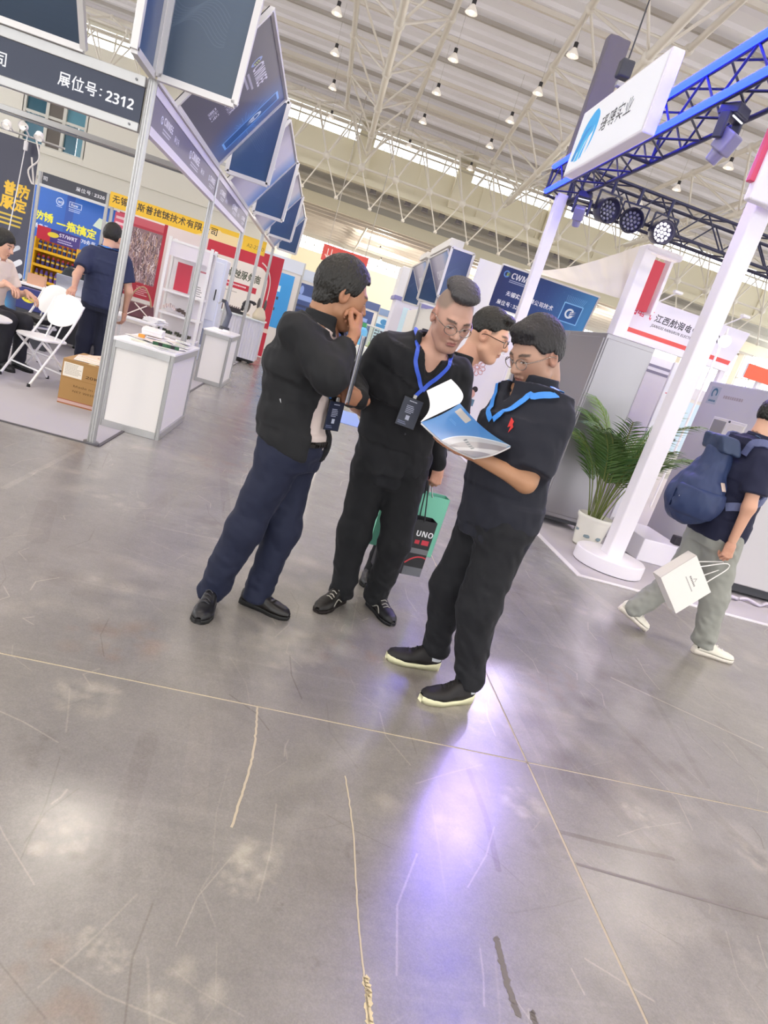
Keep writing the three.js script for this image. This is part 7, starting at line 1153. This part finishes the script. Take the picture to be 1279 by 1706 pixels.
{ // the brochure, folded open over his hand: outer cover toward the viewer, an inner leaf curling up behind
  const t = thing('brochure', 'open brochure with a blue and grey building cover held by the reading man', 'brochure', [0.70, 1.225, -2.68]), o = t.position.toArray();
  const A = [0.499, 1.216, -2.66], B = [0.676, 1.319, -2.86], C = [0.892, 1.226, -2.66], Dq = [0.708, 1.163, -2.48];
  const rel = p => [p[0] - o[0], p[1] - o[1], p[2] - o[2]], [a, b, c, d] = [A, B, C, Dq].map(rel);
  const art = printMat(512, 512, (g, w, h) => {   // u along A-D, v along A-B
    fill(g, grad(g, 0, 0, w, 0, '#3f7bb4', '#3a70ac', '#5f88ac'), 0, 0, w, h); g.fillStyle = '#a3a5ab'; g.beginPath(); g.moveTo(w * 0.42, h); g.quadraticCurveTo(w * 0.3, h * 0.3, w * 0.98, 0); g.lineTo(w, h); g.fill();
    g.fillStyle = '#88858a'; g.beginPath(); g.moveTo(w * 0.56, h); g.quadraticCurveTo(w * 0.44, h * 0.4, w, h * 0.1); g.lineTo(w, h); g.fill(); g.strokeStyle = '#c3ccd6'; g.lineWidth = 9; g.beginPath(); g.moveTo(w * 0.42, h); g.quadraticCurveTo(w * 0.3, h * 0.3, w * 0.98, 0); g.stroke();
    g.fillStyle = '#b9b9bc'; g.beginPath(); g.moveTo(w * 0.6, h); g.quadraticCurveTo(w * 0.75, h * 0.45, w, h * 0.3); g.lineTo(w, h * 0.55); g.quadraticCurveTo(w * 0.8, h * 0.6, w * 0.72, h); g.fill();
    fill(g, '#a7a29c', 30, 30, 120, 78); smallPrint(g, 60, 190, 90, 2, 18, '#5f8fc0'); g.fillStyle = '#3b4652'; for (let i = 0; i < 5; i++) g.fillRect(w * 0.52 + i * 26, h * 0.5 + i * 14, 16, 44);
  }, 0.3);
  function leaf(P, m, name, thick = 0.0016, rev) {       // P(u, v)
    const n = 14, pos = [], uv = [], idx = []; for (let j = 0; j <= n; j++) for (let i = 0; i <= n; i++) { pos.push(...P(i / n, j / n)); uv.push(i / n, j / n); if (i && j) { const q = (j - 1) * (n + 1) + i - 1; idx.push(q, q + 1, q + n + 2, q, q + n + 2, q + n + 1); } }
    const g = new THREE.BufferGeometry(); g.setAttribute('position', new THREE.Float32BufferAttribute(pos, 3)); g.setAttribute('uv', new THREE.Float32BufferAttribute(uv, 2)); g.setIndex(idx); g.computeVertexNormals(); return mesh(name, g, m, t);
  }
  const bend = (u, v) => 0.016 * Math.sin(u * PI) + 0.01 * Math.sin(v * PI);
  const cover = (s) => (u, v) => { const e = lerp3(lerp3(a, d, u), lerp3(b, c, u), v); e[1] -= bend(u, v) - s; e[2] += 0.4 * (bend(u, v) - s); return e; };
  leaf(cover(0), art, 'cover'); for (let k = 1; k < 4; k++) leaf(cover(-0.0025 * k), white, 'page');
  const E = rel([0.528, 1.327, -2.9]), Fq = rel([0.64, 1.40, -3.02]);
  const inner = s => (u, v) => { const q = lerp3(a, b, v), r = lerp3(E, Fq, v), k = u * u; return [mix(q[0], r[0], u * 0.6 + k * 0.4) + 0.03 * Math.sin(u * PI) - s, mix(q[1], r[1], u), mix(q[2], r[2], u) + s]; };
  leaf(inner(0), printMat(128, 256, (g, w, h) => { fill(g, '#f0f2f4', 0, 0, w, h); g.fillStyle = '#3fa6c8'; g.beginPath(); g.moveTo(60, 120); g.lineTo(86, 90); g.lineTo(80, 150); g.fill(); fill(g, '#8fc4d8', 20, 190, 50, 14); }, 0.4), 'inner_leaf'); leaf(inner(0.003), white, 'page');
}
// ---- 4: the man with dark-rimmed glasses half hidden behind, carrying two bags
{
  const h = 72 * D2R, sec = [[-0.18, 0.78, -0.06, 0.155, 0.112], [-0.19, 0.92, -0.06, 0.165, 0.12], [-0.2, 1.08, -0.05, 0.158, 0.115], [-0.2, 1.28, -0.04, 0.168, 0.115], [-0.165, 1.40, -0.03, 0.16, 0.092], [-0.1, 1.475, -0.02, 0.08, 0.07]];
  const J = { rsh: [-0.21, 1.39, 0.12], rel: [-0.17, 1.12, 0.15], rwr: [-0.05, 0.87, 0.12], lsh: [-0.13, 1.39, -0.19], lel: [-0.1, 1.12, -0.25], lwr: [0.02, 0.87, -0.22], rhip: [-0.14, 0.86, 0.03], lhip: [-0.08, 0.86, -0.14], rkn: [-0.17, 0.47, 0.02], ran: [-0.2, 0.09, -0.05], lkn: [-0.1, 0.47, -0.18], lan: [-0.13, 0.09, -0.22] };
  const hair = hairOf({ front: 0.066, top: 0.02, back: 0.006, side: 0.001, nape: 0.0, ear: 0.028, round: 0.4, rough: 0.003, quiff: [[[0, 0.11, 0.06], [0.06, 0.028, 0.035]]] }, 0.005);
  person({ label: 'man with dark-rimmed glasses in profile, half hidden behind the two men in black', base: [0.95, 0, -3.95], heading: h, spine: sec, J, skin: 0xd2a088, headGeo: headD, hairGeo: hair, cell: 0.015, head: { pos: [0.02, 1.662, 0.0], yaw: 66 * D2R, pitch: 8 * D2R, roll: 0.05, scale: 1.13 }, hands: [{ w: [-0.045, 0.86, 0.12], f: [0.05, -1, 0.1], n: [-0.3, 0, -0.9], s: 1, curl: [1.1, 1.3, 0.8] }],
    shirt: { mat: cloth(0x17181d, 0.85), grow: 0.024, long: true, r0: 0.078, r1: 0.066, r2: 0.052, hem: 0.8, collar: { at: [-0.095, 1.495, -0.02], r: 0.08, h: 0.026, open: 0.9, axis: [0.15, 1, 0] } }, pants: { mat: cloth(0x15161b, 0.9), r0: 0.1, r1: 0.08, r2: 0.065, waist: 0.95 }, glasses: { mat: darkRim, r: 0.022 },
    shoes: [{ heel: [-0.22, 0, -0.14], toe: [-0.25, 0, 0.12], upper: mat(0x24242a, 0.35) }, { heel: [-0.15, 0, -0.3], toe: [-0.13, 0, -0.04], upper: mat(0x24242a, 0.35) }] });
}
function toteBag(name, label, at, turn, w, h, d, body, art, sideM, strapM, hand) {
  const t = thing(name, label, 'bag', at, turn);
  const g = (x0, x1, y0, y1, z0, z1, n, m) => mesh(n, slab(x0, x1, y0, y1, z0, z1), m, t);
  g(-w / 2, w / 2, 0, h, d / 2 - 0.002, d / 2, 'front_panel', body); g(-w / 2, w / 2, 0, h, -d / 2, -d / 2 + 0.002, 'back_panel', body); g(-w / 2, -w / 2 + 0.002, 0, h, -d / 2, d / 2, 'side_gusset', sideM); g(w / 2 - 0.002, w / 2, 0, h, -d / 2, d / 2, 'side_gusset', sideM); g(-w / 2, w / 2, 0, 0.003, -d / 2, d / 2, 'bottom', body);
  if (art) mesh('front_print', quad([-w / 2 + 0.001, 0.001, d / 2 + 0.001], [w / 2 - 0.001, 0.001, d / 2 + 0.001], [w / 2 - 0.001, h - 0.001, d / 2 + 0.001], [-w / 2 + 0.001, h - 0.001, d / 2 + 0.001]), art, t);
  for (const s of [-1, 1]) mesh('handle', tube([[-w * 0.22, h - 0.01, s * d / 2], [hand[0] - 0.012, hand[1], hand[2] + s * 0.01], [hand[0] + 0.012, hand[1], hand[2] + s * 0.01], [w * 0.22, h - 0.01, s * d / 2]], 0.004, 20, 6), strapM, t);
  return t;
}
toteBag('tote_bag', 'black paper tote with white letters and red graphics hanging behind the tall man', [0.835, 0.185, -3.78], 0.15, 0.3, 0.36, 0.1, mat(0x1b1b20, 0.5), printMat(256, 320, (g, w, h) => { fill(g, '#1b1b20', 0, 0, w, h); latin(g, 'UNO', 158, 90, 44, '#f2f2f4'); fill(g, '#d23a4c', 166, 112, 26, 22); fill(g, '#d23a4c', 204, 108, 40, 28); fill(g, '#77777c', 150, 160, 106, 30); g.strokeStyle = '#d8404c'; g.lineWidth = 8; g.beginPath(); g.moveTo(150, 250); g.quadraticCurveTo(200, 190, 256, 210); g.stroke(); fill(g, '#6c6e74', 150, 270, 106, 50); }, 0.45), mat(0x24242a, 0.5), mat(0x2a2a30, 0.6), [0.0, 0.6, 0.0]);
toteBag('shopping_bag', 'mint green paper bag beside the black tote, behind the tall man', [0.86, 0.26, -3.99], 0.1, 0.42, 0.4, 0.1, mat(0x7fd0b4, 0.55), null, mat(0x8fe0c4, 0.5), mat(0xbfc8c4, 0.5), [0.02, 0.5, 0.06]);
// ---- 5: the walking man with the backpack
{
  const h = 94 * D2R, sec = [[-0.25, 0.8, 0, 0.165, 0.125], [-0.25, 0.94, 0, 0.178, 0.138], [-0.272, 1.1, 0, 0.175, 0.14], [-0.29, 1.34, 0, 0.19, 0.14], [-0.275, 1.49, 0, 0.182, 0.108], [-0.255, 1.565, 0, 0.09, 0.078]];
  const J = { rsh: [-0.315, 1.455, 0.195], rel: [-0.305, 1.15, 0.265], rwr: [-0.292, 0.90, 0.245], lsh: [-0.28, 1.46, -0.195], lel: [-0.22, 1.16, -0.27], lwr: [-0.05, 1.0, -0.25], rhip: [-0.24, 0.87, 0.085], lhip: [-0.26, 0.87, -0.085], rkn: [-0.115, 0.48, 0.09], ran: [0.005, 0.1, 0.055], lkn: [-0.3, 0.46, -0.1], lan: [-0.49, 0.165, -0.155] };
  const hair = hairOf({ front: 0.07, top: 0.02, back: 0.01, side: 0.006, nape: -0.02, ear: 0.014, rough: 0.005 }, 0.005);
  const p = person({ label: 'man in a navy T-shirt and grey trousers walking right with a backpack', base: [3.3, 0, -4.2], heading: h, spine: sec, J, skin: 0xd9a68c, headGeo: headD, hairGeo: hair, head: { pos: [-0.215, 1.715, 0.0], yaw: 100 * D2R, pitch: 8 * D2R, roll: 0, scale: 1.12 },
    hands: [{ w: [-0.291, 0.885, 0.244], f: [0.06, -1, 0.0], n: [0.1, 0.05, -1], s: 1, curl: [0.8, 1.3, 0.9], thumb: 0.7 }, { w: [-0.04, 1.0, -0.25], f: [0.8, 0.1, 0.2], n: [0, -0.4, 0.9], s: -1, curl: [0.5, 0.6, 0.5] }],
    shirt: { mat: cloth(0x1c1f3a, 0.85, 0.3), grow: 0.024, r0: 0.082, r1: 0.088, sleeve: 0.72, hem: 0.86, fold: 0.007, collar: { at: [-0.25, 1.585, 0], r: 0.085, h: 0.022, open: 0.97, axis: [0.2, 1, 0] } },
    pants: { mat: cloth(0x9a9b94, 0.85, 0.2), r0: 0.125, r1: 0.095, r2: 0.075, waist: 0.97, fold: 0.011, hemY: -0.01, floorY: 0.06 },
    shoes: [{ heel: [-0.045, 0, 0.045], toe: [0.275, 0, 0.075], upper: mat(0xe9e4d6, 0.55), lace: mat(0xf2efe6, 0.6), sole: mat(0xefe6da, 0.6), soleH: 0.036, w: 0.056, patch: mat(0x3a342c, 0.6) }, { heel: [-0.585, 0.105, -0.2], toe: [-0.34, 0, -0.105], upper: mat(0xe9e4d6, 0.55), lace: mat(0xf2efe6, 0.6), sole: mat(0xefe6da, 0.6), soleH: 0.036, w: 0.056, lift: 0.36, patch: mat(0x3a342c, 0.6) }] });
  mesh('lanyard', ribbon([[-0.31, 1.57, 0.05], [-0.25, 1.585, 0.085], [-0.18, 1.54, 0.07], [-0.13, 1.42, 0.03]], p.shirtF, 0.02, 0.002, 0.006), mat(0x6f8fc0, 0.5), p.t);
  // backpack: rolled-top navy pack with straps
  const t = thing('backpack', 'navy blue roll-top backpack with a small pale tag on the walking man', 'backpack', [3.3, 0, -4.2]), navyBag = mat(0x2b3a62, 0.55);
  const pack = (x, y, z) => { const u = x + 0.535 - 0.05 * (y - 1.2), v = y - 1.2, w = z - 0.015; let d = smin(ell([-0.01, -0.12, 0], [0.15, 0.19, 0.195])(u, v, w), cap([0.02, -0.1, 0], [0.03, 0.22, 0], 0.145, 0.085)(u, v, w * 0.8), 0.1); d = smax(d, u - 0.135, 0.03); d = smax(d, -0.31 - v, 0.04); return d + 0.013 * nz(x * 12 + y * 6, y * 10, z * 12) + 0.005 * nz(x * 30, y * 12, z * 30); };
  mesh('pack_body', net(pack, [-0.75, 0.85, -0.25], [-0.33, 1.62, 0.28], 0.0115), navyBag, t);
  mesh('top_flap', net((x, y, z) => { const u = x + 0.50, v = y - 1.43; return smax(smax(smax(Math.abs(u + 0.25 * v) - 0.07 - 0.25 * Math.max(0, -v), Math.abs(v - 0.05) - 0.055, 0.02), Math.abs(z - 0.015) - 0.14 + 0.3 * v, 0.02), -0.2 - u, 0.01) + 0.008 * nz(x * 20, y * 14, z * 16); }, [-0.72, 1.28, -0.2], [-0.36, 1.6, 0.22], 0.011), mat(0x31405f, 0.5), t);
  mesh('side_pocket', net((x, y, z) => smax(pack(x, y, z) - 0.012, Math.abs(y - 1.07) - 0.1, 0.02) + (z < 0.05 ? 0.1 : 0), [-0.72, 0.93, 0.03], [-0.36, 1.2, 0.28], 0.011), navyBag, t);
  { const [q, n] = grow(pack, [-0.47, 1.24, 0.22], 0.004), g = mesh('pale_tag', rbox(0.05, 0.06, 0.008, 0.003), mat(0xd9c4b8, 0.5), t); g.position.set(...q); g.lookAt(V3(...q).add(V3(...n)).add(t.position)); const [q2, n2] = grow(pack, [-0.68, 1.08, 0.12], 0.004), g2 = mesh('brand_bar', rbox(0.036, 0.01, 0.005, 0.002), mat(0xd9dce6, 0.5), t); g2.position.set(...q2); g2.lookAt(V3(...q2).add(V3(...n2)).add(t.position)); }
  mesh('shoulder_strap', ribbon([[-0.43, 1.46, 0.13], [-0.35, 1.54, 0.14], [-0.25, 1.53, 0.13], [-0.165, 1.42, 0.13], [-0.16, 1.28, 0.15], [-0.25, 1.16, 0.17], [-0.38, 1.1, 0.16]], p.shirtF, 0.055, 0.012, 0.006, 50), mat(0x5a6288, 0.6), t);
  mesh('shoulder_strap', ribbon([[-0.43, 1.46, -0.1], [-0.35, 1.54, -0.12], [-0.25, 1.53, -0.12], [-0.17, 1.42, -0.12], [-0.17, 1.28, -0.14], [-0.3, 1.14, -0.16]], p.shirtF, 0.055, 0.012, 0.006, 40), mat(0x5a6288, 0.6), t);
}
{ // the white carrier bag swinging from his hand
  const t = toteBag('carrier_bag', 'white paper carrier bag with grey lettering swinging from the hand of the walking man', [2.735, 0.38, -3.955], 0.12, 0.33, 0.28, 0.09, mat(0xf1ede8, 0.5), printMat(256, 216, (g, w, h) => { fill(g, '#f1ede8', 0, 0, w, h); g.strokeStyle = '#8a8684'; g.lineWidth = 3; g.beginPath(); g.moveTo(120, 60); g.lineTo(130, 44); g.lineTo(140, 60); g.stroke(); smallPrint(g, 92, 66, 84, 1, 18, '#8a8684'); smallPrint(g, 80, 90, 104, 1, 12, '#a09c9a'); }, 0.45), mat(0xe6e0dc, 0.5), mat(0xf4f2f0, 0.6), [0.08, 0.48, 0.0]);
  t.rotation.z = -0.75; t.position.set(2.71, 0.435, -3.955);
}
// ---- 6: the man seen from behind in the left stand, hand on the folding chair
{
  const h = 172 * D2R, sec = [[0, 0.8, 0, 0.165, 0.12], [0, 0.93, 0, 0.172, 0.13], [0.0, 1.08, 0, 0.172, 0.128], [-0.0, 1.28, 0.0, 0.195, 0.132], [0.0, 1.4, 0.0, 0.18, 0.1], [0.0, 1.46, -0.01, 0.09, 0.075]];
  const J = { lsh: [-0.18, 1.365, 0.07], lel: [-0.2, 1.12, 0.28], lwr: [-0.125, 1.0, 0.53], rsh: [0.19, 1.38, 0.0], rel: [0.27, 1.1, -0.02], rwr: [0.24, 0.86, -0.12], lhip: [-0.09, 0.86, 0], rhip: [0.09, 0.86, 0], lkn: [-0.1, 0.47, 0.02], rkn: [0.1, 0.47, 0], lan: [-0.11, 0.09, 0], ran: [0.11, 0.09, 0.04] };
  const hair = hairOf({ front: 0.07, top: 0.014, back: 0.006, side: 0.004, nape: -0.045, ear: 0.012 }, 0.005);
  const p = person({ label: 'man in a navy T-shirt seen from behind, leaning a hand on the white folding chair', base: [-2.4, 0.006, -8.15], heading: h, spine: sec, J, skin: 0xd0a088, headGeo: headD, hairGeo: hair, far: true, cell: 0.016, head: { pos: [0.01, 1.6, -0.02], yaw: 168 * D2R, pitch: 0.06, roll: 0, scale: 1.12 },
    hands: [{ w: [-0.122, 0.998, 0.545], f: [0.1, -0.4, 0.8], n: [0, -0.85, -0.4], s: -1, curl: [0.5, 0.7, 0.4], thumb: 0.3 }, { w: [0.24, 0.85, -0.125], f: [-0.05, -1, -0.2], n: [-0.9, 0, -0.2], s: 1, curl: [0.5, 0.6, 0.4] }],
    shirt: { mat: cloth(0x2a3150, 0.85, 0.3), grow: 0.024, r0: 0.08, r1: 0.085, sleeve: 0.68, hem: 0.84, fold: 0.006, collar: { at: [0.0, 1.485, -0.01], r: 0.085, h: 0.022, open: 0.95 } }, pants: { mat: cloth(0x1c2034, 0.85), r0: 0.108, r1: 0.088, r2: 0.075, waist: 0.95 },
    shoes: [{ heel: [-0.11, 0, 0.07], toe: [-0.12, 0, -0.2], upper: mat(0x1c1c20, 0.4) }, { heel: [0.11, 0, 0.1], toe: [0.14, 0, -0.17], upper: mat(0x1c1c20, 0.4) }] });
  mesh('lanyard', ribbon([[-0.12, 1.44, -0.06], [-0.1, 1.5, 0.04], [0, 1.51, 0.11], [0.1, 1.5, 0.04], [0.12, 1.44, -0.06]], p.raw, 0.026, 0.002, 0.012), mat(0x3f86dc, 0.5), p.t);
}
// ---- 7: the seated woman at the left edge; 8: the visitor seated at the laptop
function seated(label, base, h, skin, shirtM, hairGeo, headPos, wr, sleeveLong, pantsM, headYaw, pitch = 0.2) {
  const F = fwd(h), Lh = left(h), P = (f, y, l) => [F[0] * f + Lh[0] * l, y, F[2] * f + Lh[2] * l];
  const sec = [[...P(0, 0.44, 0), 0.165, 0.125], [...P(0, 0.55, 0), 0.165, 0.125], [...P(0.02, 0.68, 0), 0.155, 0.115], [...P(0.06, 0.88, 0), 0.17, 0.12], [...P(0.08, 1.0, 0), 0.16, 0.095], [...P(0.1, 1.06, 0), 0.08, 0.07]];
  const J = { lsh: P(0.08, 0.98, 0.18), lel: P(0.16, 0.74, 0.25), lwr: wr[0] && P(...wr[0]), rsh: P(0.08, 0.98, -0.18), rel: P(0.16, 0.74, -0.25), rwr: P(...wr[1]), lhip: P(0.02, 0.5, 0.09), rhip: P(0.02, 0.5, -0.09), lkn: P(0.42, 0.5, 0.11), rkn: P(0.42, 0.5, -0.11), lan: P(0.4, 0.09, 0.12), ran: P(0.4, 0.09, -0.12) };
  return person({ label, base, heading: h, spine: sec, J, skin, headGeo: headD, hairGeo, far: true, cell: 0.016, head: { pos: P(...headPos), yaw: headYaw, pitch, roll: 0, scale: 1.08 }, hands: ['l', 'r'].map(s => ({ w: J[s + 'wr'], f: [F[0], -0.3, F[2]], n: [0, -1, 0], s: s === 'r' ? 1 : -1, curl: [0.4, 0.5, 0.4] })),
    shirt: { mat: shirtM, grow: 0.022, r0: 0.076, r1: 0.074, r2: 0.06, long: sleeveLong, sleeve: 0.75, hem: 0.5, fold: 0.006, collar: { at: P(0.1, 1.075, 0), r: 0.078, h: 0.02, open: 0.9 } }, pants: { mat: pantsM, r0: 0.105, r1: 0.085, r2: 0.07, waist: 0.6, floorY: 0.06 },
    shoes: [{ heel: P(0.34, 0, 0.12), toe: P(0.59, 0, 0.13), upper: mat(0x202024, 0.5) }, { heel: P(0.34, 0, -0.12), toe: P(0.59, 0, -0.13), upper: mat(0x202024, 0.5) }] });
}
const bob = hairOf({ front: 0.06, top: 0.014, back: 0.016, side: 0.012, nape: -0.075, ear: -0.04, rough: 0.003 }, 0.005);
seated('woman in a cream blouse with short black hair seated at the left edge', [-3.42, 0.006, -7.72], 70 * D2R, 0xe0b49c, cloth(0xe9d9cc, 0.8, 0.1), bob, [0.14, 1.21, 0], [[0.38, 0.8, 0.16], [0.40, 0.86, -0.16]], false, cloth(0x2a2a30, 0.9), 84 * D2R, 0.3);
{ const t = thing('stool', 'low dark stool under the seated woman at the left edge', 'stool', [-3.42, 0.006, -7.72]); mesh('stool_seat', cyl(0.17, 0.17, 0.04, 0, 0.31, 0, 24), darkGrey, t); for (let i = 0; i < 4; i++) { const a = i * PI / 2 + 0.78; mesh('leg', rod([0.09 * Math.cos(a), 0.32, 0.09 * Math.sin(a)], [0.15 * Math.cos(a), 0, 0.15 * Math.sin(a)], 0.012), alu, t); } }
const crop = hairOf({ front: 0.068, top: 0.016, back: 0.008, side: 0.004, nape: -0.03, ear: 0.012 }, 0.005);
seated('visitor in dark clothes seated behind the laptop, mostly hidden by the man in navy', [-3.5, 0.006, -10.85], 10 * D2R, 0xd8a48c, cloth(0x2c3238, 0.85), crop, [0.2, 1.17, 0.0], [[0.5, 0.8, 0.12], [0.5, 0.8, -0.12]], true, cloth(0x24262e, 0.9), 20 * D2R, 0.45);
{ const t = thing('stool', 'dark stool under the visitor behind the laptop', 'stool', [-3.5, 0.006, -10.75]); mesh('stool_seat', cyl(0.17, 0.17, 0.04, 0, 0.31, 0, 24), darkGrey, t); for (let i = 0; i < 4; i++) { const a = i * PI / 2 + 0.78; mesh('leg', rod([0.09 * Math.cos(a), 0.32, 0.09 * Math.sin(a)], [0.15 * Math.cos(a), 0, 0.15 * Math.sin(a)], 0.012), alu, t); } }
renderer.render(scene, camera);
